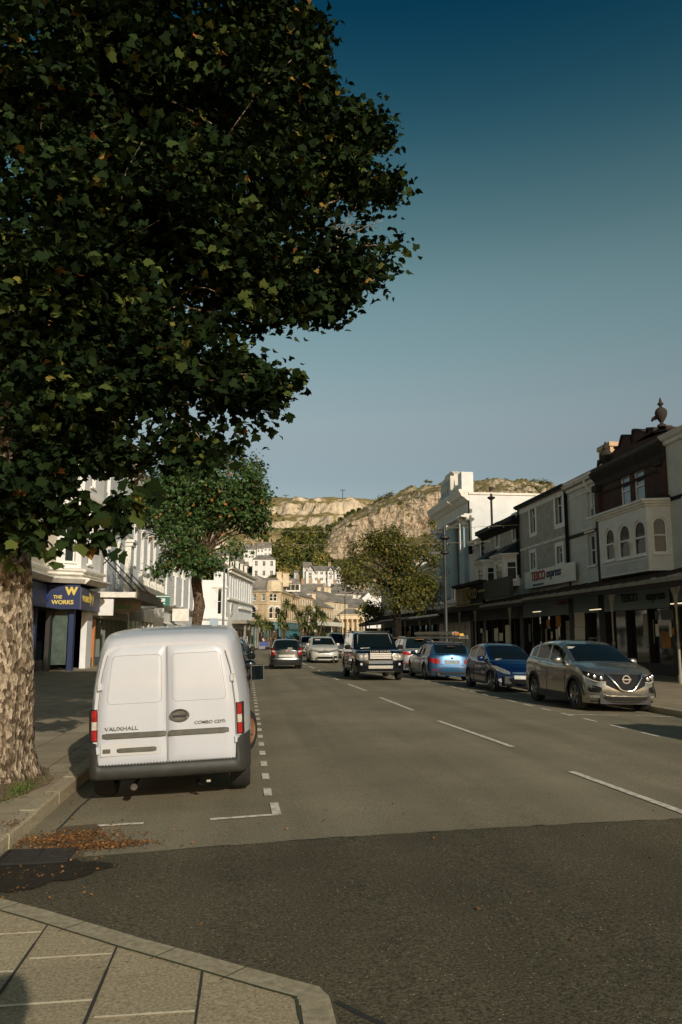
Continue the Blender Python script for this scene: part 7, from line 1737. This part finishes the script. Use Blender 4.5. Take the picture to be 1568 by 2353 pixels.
for px, py, Y, r in [(850, 1163, 452, 7), (862, 1155, 452, 7), (875, 1146, 452, 8), (888, 1140, 452, 8), (898, 1136, 452, 7), (925, 1128, 452, 4), (945, 1118, 454, 4), (980, 1106, 454, 5), (990, 1107, 454, 4), (840, 1168, 452, 5), (1120, 1100, 454, 3), (1165, 1103, 454, 4), (1190, 1104, 454, 3), (1208, 1106, 452, 6), (1225, 1106, 452, 8), (1243, 1108, 452, 10), (1258, 1110, 452, 9), (1210, 1125, 430, 9), (1195, 1128, 430, 8), (1230, 1122, 430, 9), (995, 1200, 405, 12), (1005, 1215, 402, 12), (980, 1230, 400, 9), (920, 1155, 415, 4), (805, 1205, 410, 3), (870, 1172, 410, 3), (657, 1166, 700, 2.5), (700, 1172, 700, 2), (640, 1185, 660, 5), (625, 1215, 600, 8), (612, 1225, 600, 6)]:
    p = onY(px, py, Y); n = int(26*(r*Y/1830)**2+40); d = rng.normal(size=(n, 3))*.5; BS.append(np.array(p)+d*(r*Y/1830)*np.array([1.2, 1, .8]))
BS = np.concatenate(BS); o = leaf_mesh('hillside_bushes', None, BS, rng.uniform(.5, 1.1, len(BS)), rng.random(len(BS))*.9, L_wood, CLUMP); tag(o, 'windblown bushes scattered along the cliff top and ledges', 'bushes', kind='stuff')
for px, y0, y1, lb_ in ((657, 1152, 1137, 'short telegraph pole on the far skyline, left of the taller one'), (788, 1152, 1125, 'tall telegraph pole with crossarm on the far skyline')):
    a, c = onY(px, y0, 880), onY(px, y1, 880); t = thing('telegraph_pole', lb_, 'pole', tuple(a), 0, 'telegraph poles on the skyline'); b = MB(); h = c.z-a.z; b.tube([(0, 0, -5), (0, 0, h)], .34, 6, M_stone); b.build('pole', t); b = MB(); b.box(-3.2, 3.2, -.3, .3, h-.9, h-.4, M_stone); b.build('crossarm', t)

# ---------------------------------------------------------------- far end of the street
def far_house(name, label, x0, x1, yb, yt, Y, depth=8, rh=2.5, wm=None, rm=None, nw=3, nf=2, roof='gable', chim=0, group=None, win=None, cat='house', Y1=None, gabf=False, curt=False, over=.3):
    """front wall between two measured pixels at distance Y (Y1 at its right end)"""
    Y1 = Y1 or Y; a = onY(x0, yb, Y); c = onY(x1, yb, Y1); zt = onY((x0+x1)/2, yt, (Y+Y1)/2).z; zb = min(a.z, c.z)
    t = thing(name, label, cat, (a.x, a.y, zb), 0, group); W = math.dist((a.x, a.y), (c.x, c.y)); M = FR((a.x, a.y), (c.x, c.y), 0, t); h = zt-zb; wm = wm or M_white; rm = rm or M_slate2
    ops = []; fh = h/nf
    for f in range(nf):
        for k in range(nw):
            u = W*(k+.5)/nw; ww = min(.55, W/nw*.28); ops.append(O(u-ww, u+ww, zb+fh*f+fh*.28, zb+fh*f+fh*.82, kind='cas' if k % 2 else 'sash', nx=2 if ww > .4 else 1, rev=.12, curt=curt))
    front(t, (a.x, a.y), (c.x, c.y), zb-3, zt, ops, wm)
    b = MB(); b.add([(0, 0, -3), (0, depth, -3), (0, depth, h), (0, 0, h)], [(0, 1, 2, 3)], wm); b.add([(W, 0, -3), (W, depth, -3), (W, depth, h), (W, 0, h)], [(3, 2, 1, 0)], wm); b.add([(0, depth, -3), (W, depth, -3), (W, depth, h), (0, depth, h)], [(0, 3, 2, 1)], wm)
    b.v = [(x, y, z+zb) for x, y, z in b.v]; put(b, 'side_wall', t, M)
    if gabf:
        b = MB(); b.prism([(0, zt), (W, zt), (W/2, zt+rh)], 'y', 0, depth, wm); put(b, 'gable', t, M)
        b = MB(); o_ = .3; k = rh/(W/2)
        b.add([(-o_, -o_, zt-o_*k+.05), (W/2, -o_, zt+rh+.05), (W/2, depth, zt+rh+.05), (-o_, depth, zt-o_*k+.05), (W+o_, -o_, zt-o_*k+.05), (W+o_, depth, zt-o_*k+.05)], [(0, 1, 2, 3), (1, 4, 5, 2)], rm); put(b, 'roof', t, M)
    else: gable_roof(t, (a.x, a.y), (c.x, c.y), depth, zt, rh, rm, over=over, hip=(W*.25 if roof == 'hip' else 0))
    for k in range(chim):
        u = W*(k+.5)/max(1, chim) if chim > 1 else W*.8; p = (M @ Vector((u, depth/2, 0)))+Vector((a.x, a.y, zb)); chimney(t, p.x, p.y, zt+rh*.5, zt+rh+1.1, .9, .7, 3, m=M_goldtrim if wm in (M_gold, M_goldtrim) else M_chim)
    return t, M, W, zb, zt
GT = 'golden stone buildings at the bend of the street'
# golden stone corner with round turret
zb0 = 4.55
cor = [onY(556, 1465, 143), onY(612, 1465, 141), onY(645, 1465, 142), onY(688, 1465, 164)]; cor = [(p.x, p.y) for p in cor]
t = thing('golden_corner_building', 'golden stone corner building with squat turret above a teal shopfront', 'building', (cor[1][0], cor[1][1], 0), 0, None); ze = 9.65
W0, W1, W2 = (math.dist(cor[i], cor[i+1]) for i in range(3))
front(t, cor[0], cor[1], 4.0, ze, [O(W0-3.6, W0-2.9, 8.0, 9.2, curt=True), O(W0-2.75, W0-2.05, 8.0, 9.2, curt=True), O(W0-1.0, W0-.4, 8.0, 9.2, curt=True), O(W0-3.3, W0-2.1, 5.0, 7.0, arch=True, hood='arch')], M_gold)
front(t, cor[1], cor[2], 4.0, ze, [O(.55, 1.25, 7.95, 9.25), O(1.3, 2.0, 7.95, 9.25), O(.5, 1.3, 4.9, 6.9, arch=True, hood='arch'), O(1.65, 2.2, 4.9, 6.9, arch=True, hood='arch')], M_gold)
front(t, cor[2], cor[3], 4.0, ze, [O(1.2+2.6*k, 2.2+2.6*k, 7.9, 9.1, curt=True) for k in range(8)]+[O(1.2+2.6*k, 2.2+2.6*k, 4.9, 6.9, arch=True) for k in range(8)], M_gold)
I = Matrix.Translation(t.location).inverted()
b = MB()
for i, w_ in enumerate((W0, W1, W2)):
    q = MB(); mould(q, w_, ze, [(0, -.2), (.2, -.1), (.3, .05), (.3, .12)], M_goldtrim); mould(q, w_, 7.45, [(0, -.12), (.12, -.05), (.12, .05)], M_goldtrim); mould(q, w_, 4.45, [(0, -.12), (.12, -.05), (.12, .05)], M_goldtrim)
    Mi = FR(cor[i], cor[i+1], 0, t); b.add([tuple(Mi @ Vector(v)) for v in q.v], q.f, M_goldtrim)
b.build('cornice', t)
gable_roof(t, cor[0], cor[1], 9, ze+.1, 2.6, M_slate2, over=.2); gable_roof(t, cor[2], cor[3], 9, ze+.1, 2.9, M_slate2, over=.2)
cc = ((cor[1][0]+cor[2][0])/2, (cor[1][1]+cor[2][1])/2+.9)
b = MB(); b.lathe([(1.55, ze), (1.55, ze+1.0), (1.45, ze+1.1), (1.35, ze+1.7), (1.0, ze+2.0), (.2, ze+2.1)], (cc[0], cc[1], 0), 10, M_goldtrim); put(b, 'turret', t, I)
for k, (px, w_) in enumerate(((590, 1.9), (668, 1.8))):
    p = onY(px, 1465, 144+8*k); b = MB(); z = ze+.6; b.box(p.x-w_, p.x+w_, p.y+.5, p.y+3, z, z+1.5, M_trim); b.box(p.x-w_-.1, p.x+w_+.1, p.y+.3, p.y+3, z+1.5, z+1.65, M_slate2); d_ = put(b, 'dormer', t, I); q = MB()
    for s in range(4): x = p.x-w_+.2+s*(2*w_-.4)/4; q.box(x+.05, x+(2*w_-.4)/4-.05, p.y+.47, p.y+.499, z+.3, z+1.35, M_glass)
    put(q, 'pane', d_, I)
for px, w_ in ((640, .95), (655.5, 1.15)): p = onY(px, 1465, 152); chimney(t, p.x, p.y, ze+1.5, 13.9-(px > 650)*.3, w_, 1.0, 5, m=M_goldtrim)
for i in range(3):
    w_ = (W0, W1, W2)[i]; Mi = FR(cor[i], cor[i+1], 0, t); b = MB(); b.box(0, w_, -.35, .2, 3.0, 4.3, M_teal)
    for u in np.arange(.05, w_, 2.2): b.box(u, u+.3, -.3, .2, 0, 3.0, M_teal)
    b.box(0, w_, -.25, .2, 0, .5, M_teal); s_ = put(b, 'shopfront', t, Mi); b = MB(); b.box(0, w_, .1, .15, .5, 3.0, M_shop[0]); put(b, 'shop_window', s_, Mi)
    b = MB(); b.box(.3, w_-.3, -.37, -.351, 3.25, 4.05, mat('pale_teal_fascia', (0.10, 0.20, 0.21), .5)); put(b, 'fascia_board', s_, Mi)
shell(t, [cor[0], cor[1], cor[2], cor[3], (cor[3][0]-4, cor[3][1]+9), (cor[0][0], cor[0][1]+9)], 0, ze, M_gold, skip=(0, 1, 2))
far_house('golden_terrace', 'golden stone terrace with four white dormers, right of the corner building', 686, 719, 1458, 1371, 164, depth=9, rh=2.6, wm=M_gold, nw=6, nf=3, chim=2, group=GT, Y1=178, cat='building', over=.2, curt=True)
tt = far_house('golden_terrace', 'lower golden stone terrace with small panes, left of the tall black street lamp', 722, 766, 1460, 1394, 178, depth=8, rh=2.2, wm=M_gold, nw=7, nf=2, chim=1, group=GT, Y1=196, cat='building', over=.2, curt=True)
far_house('golden_terrace', 'pale stone building with two white dormers behind the portico', 766, 800, 1460, 1384, 196, depth=9, rh=2.8, wm=M_goldtrim, nw=3, nf=3, chim=1, group=GT, Y1=204, cat='building', over=.3, curt=True)
far_house('golden_terrace', 'wide cream stone hall behind the portico', 796, 842, 1460, 1395, 208, depth=14, rh=2.6, wm=M_goldtrim, nw=3, nf=2, group=GT, cat='building', over=.4, curt=True)
# portico building
t = thing('portico_building', 'cream stone pavilion with columned portico and low hipped roof at the end of the street', 'building', tuple(onY(808, 1462, 190)), 0); I = Matrix.Translation(t.location).inverted()
a, c = onY(784, 1460, 190), onY(836, 1460, 190); W = c.x-a.x; zt = onY(808, 1414, 190).z; M = FR((a.x, a.y), (c.x, c.y), 0, t)
front(t, (a.x, a.y+1.2), (c.x, c.y+1.2), 0, zt, [O(.5, 1.3, 1.2, 4), O(2.1, 2.9, .5, 4), O(3.7, 4.4, 1.2, 4)], M_goldtrim)
b = MB(); b.box(-.2, W+.2, -.3, 1.6, zt-.9, zt, M_goldtrim); b.box(-.4, W+.4, -.5, 1.8, zt, zt+.2, M_goldtrim); put(b, 'entablature', t, M)
for k in range(5): b = MB(); b.lathe([(.34, 0), (.28, .3), (.26, 2), (.22, zt-1.1), (.32, zt-.9)], (.3+k*(W-.6)/4, 0, 0), 12, M_goldtrim); put(b, 'column', t, M, smooth=50)
gable_roof(t, (a.x-.2, a.y), (c.x+.2, c.y), 6, zt+.2, 1.5, M_slate2, over=.4, hip=W*.35)
# far houses
HT = 'hillside houses beyond the street'
far_house('white_gabled_house', 'big plain white gable with one tiny window behind the autumn tree', 812, 884, 1420, 1392, 235, depth=14, rh=4.0, nw=1, nf=1, gabf=True, group=HT)
far_house('hillside_house', 'square white villa with grey hipped roof and paired windows below the wood', 580, 633, 1329, 1285, 300, depth=9, rh=2.0, wm=M_white, nw=3, nf=2, roof='hip', group=HT)
far_house('hillside_house', 'white house peeping above the square villa, left end of the upper row', 560, 588, 1285, 1262, 345, depth=8, rh=2.5, nw=2, nf=2, chim=1, group=HT)
far_house('hillside_house', 'middle white house of the upper row with stepped roof', 590, 606, 1284, 1260, 350, depth=8, rh=3, nw=2, nf=2, chim=1, group=HT)
far_house('hillside_house', 'right-hand white house of the upper row, tucked against the wood', 606, 624, 1280, 1258, 352, depth=8, rh=3, nw=2, nf=2, chim=1, group=HT)
far_house('hillside_house', 'small grey-white cottage with terracotta ridge left of the half-timbered villa', 697, 718, 1322, 1303, 290, depth=7, rh=2.2, nw=2, nf=2, group=HT, wm=M_trim)
far_house('hillside_shed', 'tiny pale blue shed among bushes on the slope', 676, 687, 1322, 1314, 295, depth=3, rh=.8, nw=1, nf=1, group=HT, wm=mat('pale_blue_wall', (0.42, 0.48, 0.52), .8))
# half timbered villa: main range, two gabled wings
t, M, W, zb, zt = far_house('half_timbered_villa', 'large white half-timbered villa with gabled wings on the slope above the roofs', 721, 770, 1338, 1311, 272, depth=9, rh=2.0, nw=4, nf=2, chim=1, group=None)
def wing(x0, x1, yt, rh, out=2.2):
    a, c = onY(x0, 1338, 272-out), onY(x1, 1338, 272-out); ztp = onY((x0+x1)/2, yt, 272-out).z; w_ = c.x-a.x; Mw = FR((a.x, a.y), (c.x, c.y), 0, t)
    front(t, (a.x, a.y), (c.x, c.y), zb-3, ztp, [O(w_*.3, w_*.7, zb+1, zb+2.2, nx=2), O(w_*.3, w_*.7, ztp-1.6, ztp-.5, nx=2)], M_white, name='wing_wall')
    b = MB(); b.prism([(0, ztp), (w_, ztp), (w_/2, ztp+rh)], 'y', 0, 6, M_white); b.box(0, .02, 0, 6, zb-3, ztp, M_white); b.box(w_-.02, w_, 0, 6, zb-3, ztp, M_white); put(b, 'gable', t, Mw)
    b = MB(); k = rh/(w_/2); b.add([(-.4, -.5, ztp-.4*k+.06), (w_/2, -.5, ztp+rh+.06), (w_/2, 7, ztp+rh+.06), (-.4, 7, ztp-.4*k+.06), (w_+.4, -.5, ztp-.4*k+.06), (w_+.4, 7, ztp-.4*k+.06)], [(0, 1, 2, 3), (1, 4, 5, 2)], M_slate2); put(b, 'roof', t, Mw)
    b = MB()
    for s in (-1, 1): b.prism([(w_/2, ztp+rh), (w_/2+s*(w_/2+.4), ztp-.4*k), (w_/2+s*(w_/2+.4), ztp-.4*k-.3), (w_/2, ztp+rh-.35)], 'y', -.12, -.02, M_dark)
    b.box(0, w_, -.06, -.01, ztp-.1, ztp+.08, M_dark)
    for f in (.2, .4, .6, .8): b.box(w_*f-.06, w_*f+.06, -.05, -.01, ztp+.08, ztp+rh*(1-abs(f-.5)*2)*.8, M_dark)
    put(b, 'timbering', t, Mw)
wing(703, 723, 1312, 1.9); wing(753, 767, 1311, 1.4, 1.2)
a = onY(764, 1338, 270)
t2 = wing(769, 787, 1309, 1.9, 1.5)
fh = [('slate roof with a row of three small dormers just right of the golden chimneys', 690, 726, 1385, 1362, 215, 9, 2.8, M_trim, 4, 1, 2, False),
      ('long brown roof in front of the half-timbered villa', 700, 745, 1375, 1356, 232, 8, 2.2, M_trim, 3, 1, 1, False),
      ('small white gable facing us, left of its dark-roofed neighbour', 716, 728, 1372, 1360, 225, 6, 2.4, M_white, 1, 1, 0, True),
      ('second small white gable below the villa terrace', 745, 763, 1372, 1362, 228, 6, 1.9, M_white, 1, 1, 0, True),
      ('dark-roofed low house between the two small white gables', 728, 752, 1374, 1361, 236, 7, 1.6, M_trim, 2, 1, 1, False),
      ('long pale grey roof stretching towards the autumn tree', 752, 815, 1378, 1364, 240, 10, 2.0, M_trim, 5, 1, 0, False),
      ('brick chimneyed house above the lower golden terrace', 728, 760, 1400, 1380, 210, 8, 2.6, M_goldtrim, 3, 1, 2, False),
      ('pale stucco house with slate roof above the portico', 770, 812, 1400, 1382, 222, 9, 2.0, M_trim, 4, 1, 0, False),
      ('stone retaining house front just below the wood, right side', 790, 830, 1352, 1343, 262, 7, 1.6, M_trim, 4, 1, 0, False),
      ('roof and wall showing right under the lower autumn branches', 815, 850, 1378, 1366, 245, 8, 1.8, M_trim, 3, 1, 1, False),
      ('pale terrace wall with tiny windows right of the half-timbered villa', 790, 822, 1345, 1335, 285, 7, 1.8, M_white, 4, 1, 1, False),
      ('cream cottage row just above the long pale grey roof', 764, 800, 1360, 1351, 256, 7, 1.6, M_trim, 5, 1, 2, False),
      ('white cottage seen between the portico roof and the white gable', 838, 872, 1362, 1351, 262, 7, 2.0, M_white, 3, 1, 1, False),
      ('pale house tucked under the square white villa', 640, 668, 1346, 1334, 285, 6, 1.8, M_trim, 3, 1, 1, False),
      ('narrow white house between the golden chimneys and the blue shed', 668, 690, 1352, 1340, 270, 6, 1.8, M_white, 2, 1, 1, False),
      ('small house with white dormers glimpsed right of the autumn branches', 852, 885, 1382, 1368, 250, 8, 2.2, M_white, 3, 1, 0, False)]
for lb_, x0, x1, yb, yt, Y, dp, rh, wm, nw, nf, ch, gf in fh: far_house('far_house', lb_, x0, x1, yb, yt, Y, depth=dp, rh=rh, wm=wm, nw=nw, nf=nf, chim=ch, gabf=gf, group=HT)
# long low canopy on the golden side
p0, p1 = onY(733, 1437, 150), onY(788, 1438, 172); v = thing('street_canopy', 'long pale glass canopy in front of the lower golden terrace', 'canopy', (p0.x, p0.y, 0), 0); Ml = FR((p0.x, p0.y), (p1.x, p1.y), 0, v); W = math.dist((p0.x, p0.y), (p1.x, p1.y))
b = MB(); b.box(0, W, 0, 3, 3.9, 4.7, M_trim); put(b, 'roof', v, Ml)
for k in range(5): b = MB(); b.box(k*W/4-.1, k*W/4+.1, .1, .3, 0, 3.9, M_black); put(b, 'post', v, Ml)
b = MB(); b.box(0, W, 2.6, 2.9, 0, 3.9, M_dark); put(b, 'dark_shopfronts', v, Ml)

# ---------------------------------------------------------------- lamps, signals, signs, people
def lamp(label, x, y, h, kind, m=None, r=.075):
    m = m or M_black; t = thing('street_lamp', label, 'lamp', (x, y, .02), 0, 'street lamps'); b = MB()
    b.lathe([(r*2.6, 0), (r*2.6, .25), (r*1.9, .35), (r*1.8, 1.1), (r*2.2, 1.2), (r*1.2, 1.35), (r, h*.55), (r*.8, h)], n=12, m=m); b.build('post', t, smooth=50)
    b = MB()
    if kind == 'lantern':
        b.lathe([(.08, h), (.16, h+.1), (.30, h+.55), (.34, h+.6), (.16, h+.8), (.04, h+.95)], n=6, m=m)
    elif kind == 'column':
        b.lathe([(r*.9, h), (r*2.8, h+.05), (r*2.8, h+.12), (r*1.2, h+.2), (r*1.3, h+.75), (r*3.2, h+.85), (r*3.2, h+.93), (r*1.2, h+1.0), (r*.9, h+1.35), (r*.2, h+1.5)], n=14, m=m); b.box(-.75, .0, -.03, .03, h+.02, h+.10, m); b.tube([(-.75, 0, h+.05), (-.3, 0, h+.45), (0, 0, h+.55)], .025, 6, m)
    elif kind == 'arm':
        b.tube([(0, 0, h), (0, 0, h+.3), (.3, 0, h+.6), (1.1, 0, h+.7)], .05, 6, m); b.box(.9, 1.5, -.12, .12, h+.62, h+.74, m)
    elif kind == 'globe':
        b.lathe([(.05, h), (.18, h+.08), (.26, h+.3), (.18, h+.5), (.05, h+.58)], n=12, m=M_clear)
        for z in (h*.45, h*.25): b.lathe([(.05, z), (.2, z+.1), (.24, z+.25), (.05, z+.45)], (.15, 0, 0), 10, M_clear)
    b.build('lamp_head', t, smooth=40); return t
lamp('tall ornate grey and black column lamp in front of the columned hall', 10.35, 41.2, 5.95, 'column', mat('column_grey', (0.03, 0.03, 0.028), .5, vary=.6, vs=1.2), .088)
p = onX(517, 1265, -2.1); lamp('tall slim grey pole rising left of the clock building', -2.1, p.y, p.z, 'plain' if False else 'column0', mat('pole_grey', (0.16, 0.16, 0.15), .6), .09)
for px, yt, Y, lb_, kd in ((640, 1412, 118, 'black lantern lamp beside the brown direction sign', 'lantern'), (722, 1408, 106, 'lamp with white globes between the bushy cabbage palms', 'globe'), (793, 1372, 150, 'tall dark lamp post left of the portico', 'arm')):
    p = onY(px, yt, Y); lamp(lb_, p.x, Y, p.z, kd)
p = onY(602, 1433, 118); t = thing('traffic_light', 'traffic light with white-edged backboard showing green, left of the brown sign', 'traffic light', (p.x, 118, 0)); z = p.z
b = MB(); b.tube([(0, .12, 0), (0, .12, z+.1)], .06, 8, M_concrete); b.build('post', t); b = MB(); b.bev(-.30, .30, -.02, .04, z-1.25, z+.05, .02, M_trim); b.build('backboard', t); b = MB(); b.box(-.21, .21, -.16, -.021, z-1.17, z-.03, M_black); b.build('signal_head', t)
for k, m in enumerate((mat('red_off', (.05, .01, .01), .4), mat('amber_off', (.08, .05, .01), .4), mat('green_lit', (0.05, 0.55, 0.35), .4, emit=.9))): b = MB(); b.lathe([(.13, 0), (.12, .02), (.02, .03)], n=14, m=m, M=Matrix.Translation((0, -.162, z-.22-.37*k)) @ Matrix.Rotation(R(90), 4, 'X')); b.build('signal_lens', t)
p = onY(625, 1436, 114); q_ = onY(632, 1449, 114); t = thing('direction_sign', 'brown tourist direction sign with white arrows and lettering on a white post', 'sign', (p.x, 114, 0)); hw = .43; zt = p.z; zb = q_.z
b = MB(); b.box(-hw, hw, 0, .04, zb, zt, mat('sign_brown', (0.30, 0.055, 0.025), .6)); b.build('panel', t); b = MB(); b.tube([(0, .08, 0), (0, .08, zt)], .05, 8, M_trim); b.build('post', t)
b = MB()
for k, (x0, x1) in enumerate(((-.35, -.05), (-.35, .3), (-.35, .35), (-.3, .35))): b.box(x0, x1, -.012, -.001, zt-.14-k*.19, zt-.07-k*.19, M_trim)
b.box(-.02, .3, -.012, -.001, zt-.18, zt-.17, M_trim); b.build('sign_lettering', t)
b = MB(); b.box(-.12, .62, 0, .03, zb-.28, zb-.05, M_trim); b.build('white_plate', t)
# barrier, planters
bl = mat('barrier_blue', (0.04, 0.07, 0.26), .6, vary=.3, vs=4)
for k, (x0, x1, lb_) in enumerate(((596, 619, 'blue panel barrier left of the flower planter'), (645, 652, 'short blue barrier right of the flower planter'))):
    a, c = onZ(x0, 1489, 0), onZ(x1, 1488, 0); d = 108; a = Vector((ray(x0, 1480).x*d/ray(x0, 1480).y, d, 0)); c = Vector((ray(x1, 1480).x*d/ray(x1, 1480).y, d, 0)); t = thing('street_barrier', lb_, 'barrier', tuple(a), 0, 'blue barriers at the bend'); W = c.x-a.x
    b = MB(); b.box(0, W, 0, .04, .55, 1.02, bl); b.box(0, W, 0, .04, .1, .5, mat('barrier_pale', (0.20, 0.19, 0.26), .6)); b.build('panel', t); b = MB()
    for u in (0, W): b.box(u-.03, u+.03, -.02, .06, 0, 1.1, M_concrete)
    b.build('posts', t)
for px, Y, lb_ in ((628, 110, 'flower planter of orange blooms between the blue barriers'), (610, 112, 'long low planter of orange flowers behind the blue barrier'), (660, 112, 'planter of mixed flowers under the slim palm')):
    r_ = ray(px, 1480); x = r_.x*Y/r_.y; t = thing('flower_planter', lb_, 'planter', (x, Y, 0), 0, 'flower planters at the bend'); b = MB(); b.prism([(-.7, 0), (.7, 0), (.85, .6), (-.85, .6)], 'y', -.3, .3, M_plast); b.build('tub', t)
    q = rng.normal(size=(170, 3))*np.array([.38, .15, .1])+np.array([0, 0, .78]); leaf_mesh('flowers', t, q, rng.uniform(.08, .16, 170), rng.random(170), leaf_mat('flower_mix', [(0, (.06, .12, .03)), (.5, (.5, .14, .04)), (1, (.55, .3, .08))], .6, .2, 0), SMALL)
def person(label, x, y, h, coat, legs, hair, pose=0, skin_c=(0.45, 0.27, 0.19), loc_z=0.02):
    t = thing('person', label, 'person', (x, y, loc_z), pose, 'people outside the teal shop' if y > 50 else None); s = h/1.75
    sk = mat('skin_tone', skin_c, .6); cm, lm, hm = (mat('cloth_%02d' % (int(c[0]*99)), c, .9) for c in (coat, legs, hair))
    V = [(0, 0, .95), (0, 0, 1.15), (0, .0, 1.40), (0, -.01, 1.50), (0, -.02, 1.62), (.18, 0, 1.40), (.24, .02, 1.12), (.22, -.08, .88), (-.18, 0, 1.40), (-.24, .02, 1.12), (-.22, -.08, .88), (.10, 0, .90), (.11, -.02, .50), (.11, .03, .08), (.11, -.12, .03), (-.10, 0, .90), (-.12, .05, .50), (-.12, .10, .08), (-.12, -.04, .03), (0, -.02, 1.70)]
    E = [(0, 1), (1, 2), (2, 3), (3, 4), (4, 19), (2, 5), (5, 6), (6, 7), (2, 8), (8, 9), (9, 10), (0, 11), (11, 12), (12, 13), (13, 14), (0, 15), (15, 16), (16, 17), (17, 18)]
    rad = [.13, .12, .14, .055, .095, .06, .045, .035, .06, .045, .035, .09, .065, .045, .04, .09, .065, .045, .04, .085]
    def skinned(nm, Vi, Ei, Ri, m, par):
        me = bpy.data.meshes.new(nm); me.from_pydata([(a*s, b_*s, c*s) for a, b_, c in Vi], Ei, []); o = bpy.data.objects.new(nm, me); C.objects.link(o); o.parent = par
        o.modifiers.new('skin', 'SKIN'); 
        if not me.skin_vertices: pass
        for i, r_ in enumerate(Ri): me.skin_vertices[0].data[i].radius = (r_*s, r_*s)
        me.skin_vertices[0].data[0].use_root = True
        sb = o.modifiers.new('sub', 'SUBSURF'); sb.levels = 1; sb.render_levels = 1; me.materials.append(m); return o
    import bmesh
    def mk(nm, Vi, Ei, Ri, m):
        me = bpy.data.meshes.new(nm); bm = bmesh.new(); lay = bm.verts.layers.skin.verify(); vs = [bm.verts.new((a*s, b_*s, c*s)) for a, b_, c in Vi]
        for a, b_ in Ei: bm.edges.new((vs[a], vs[b_]))
        for i, v in enumerate(vs): v[lay].radius = (Ri[i]*s, Ri[i]*s); v[lay].use_root = (i == 0)
        bm.to_mesh(me); bm.free(); me.materials.append(m); o = bpy.data.objects.new(nm, me); C.objects.link(o); o.parent = t
        o.modifiers.new('skin', 'SKIN'); sb = o.modifiers.new('sub', 'SUBSURF'); sb.levels = sb.render_levels = 2; return o
    mk('body', V, E, rad, sk)
    mk('coat', [V[i] for i in (0, 1, 2, 5, 6, 8, 9)], [(0, 1), (1, 2), (2, 3), (3, 4), (2, 5), (5, 6)], [.155, .145, .16, .078, .06, .078, .06], cm)
    mk('trousers', [V[i] for i in (0, 11, 12, 13, 15, 16, 17)], [(0, 1), (1, 2), (2, 3), (0, 4), (4, 5), (5, 6)], [.145, .105, .08, .06, .105, .08, .06], lm)
    b = MB(); b.lathe([(.02, 1.60), (.09, 1.62), (.108, 1.70), (.09, 1.78), (.03, 1.81)], (0, .015, 0), 10, hm); b.v = [(a*s, b_*s, c*s) for a, b_, c in b.v]; b.build('hair', t, smooth=60); return t
for px, Y, h, lb_, co, le in ((606, 126, 1.75, 'person in a pale cream jacket standing by the teal shop', (.55, .50, .40), (.05, .05, .07)), (615, 128, 1.6, 'person in a white top right of the cream-jacketed one', (.62, .60, .55), (.12, .10, .08)), (634, 127, 1.7, 'person in dark clothes under the brown sign', (.04, .05, .06), (.03, .03, .04)), (622, 130, 1.65, 'person in a pinkish top before the teal shop door', (.45, .25, .2), (.06, .07, .12))):
    r_ = ray(px, 1480); person(lb_, r_.x*Y/r_.y, Y, h, co, le, (.08, .05, .03), random.uniform(-1, 1))
person('photographer in dark clothes standing at the near corner behind the camera', .19, -.17, 1.90, (.04, .04, .05), (.03, .03, .04), (.05, .03, .02), 3.3, -.02)
# string lights across the street
wm_ = mat('festoon_cable', (0.40, 0.33, 0.22), .6)
for k, (a, mz, lb_) in enumerate((((1192, 1206), 1218, 'upper cable of small bulbs strung across the street'), ((1194, 1241), 1247, 'lower cable of small bulbs strung across the street'))):
    A = onX(a[0], a[1], XR-.3); Bp = onY(540, mz, 66.0); t = thing('festoon_lights', lb_, 'string lights', tuple(A), 0, 'festoon cables'); pts = []
    for i in range(25): f = i/24; p = A.lerp(Bp, f); pts.append(p-A-Vector((0, 0, .25*math.sin(f*math.pi))))
    b = MB(); b.tube(pts, .014, 4, wm_); b.build('cable', t); b = MB()
    for i in range(1, 24): b.lathe([(.01, -.02), (.035, -.06), (.03, -.10), (.01, -.12)], tuple(pts[i]), 6, M_clear)
    b.build('bulbs', t)
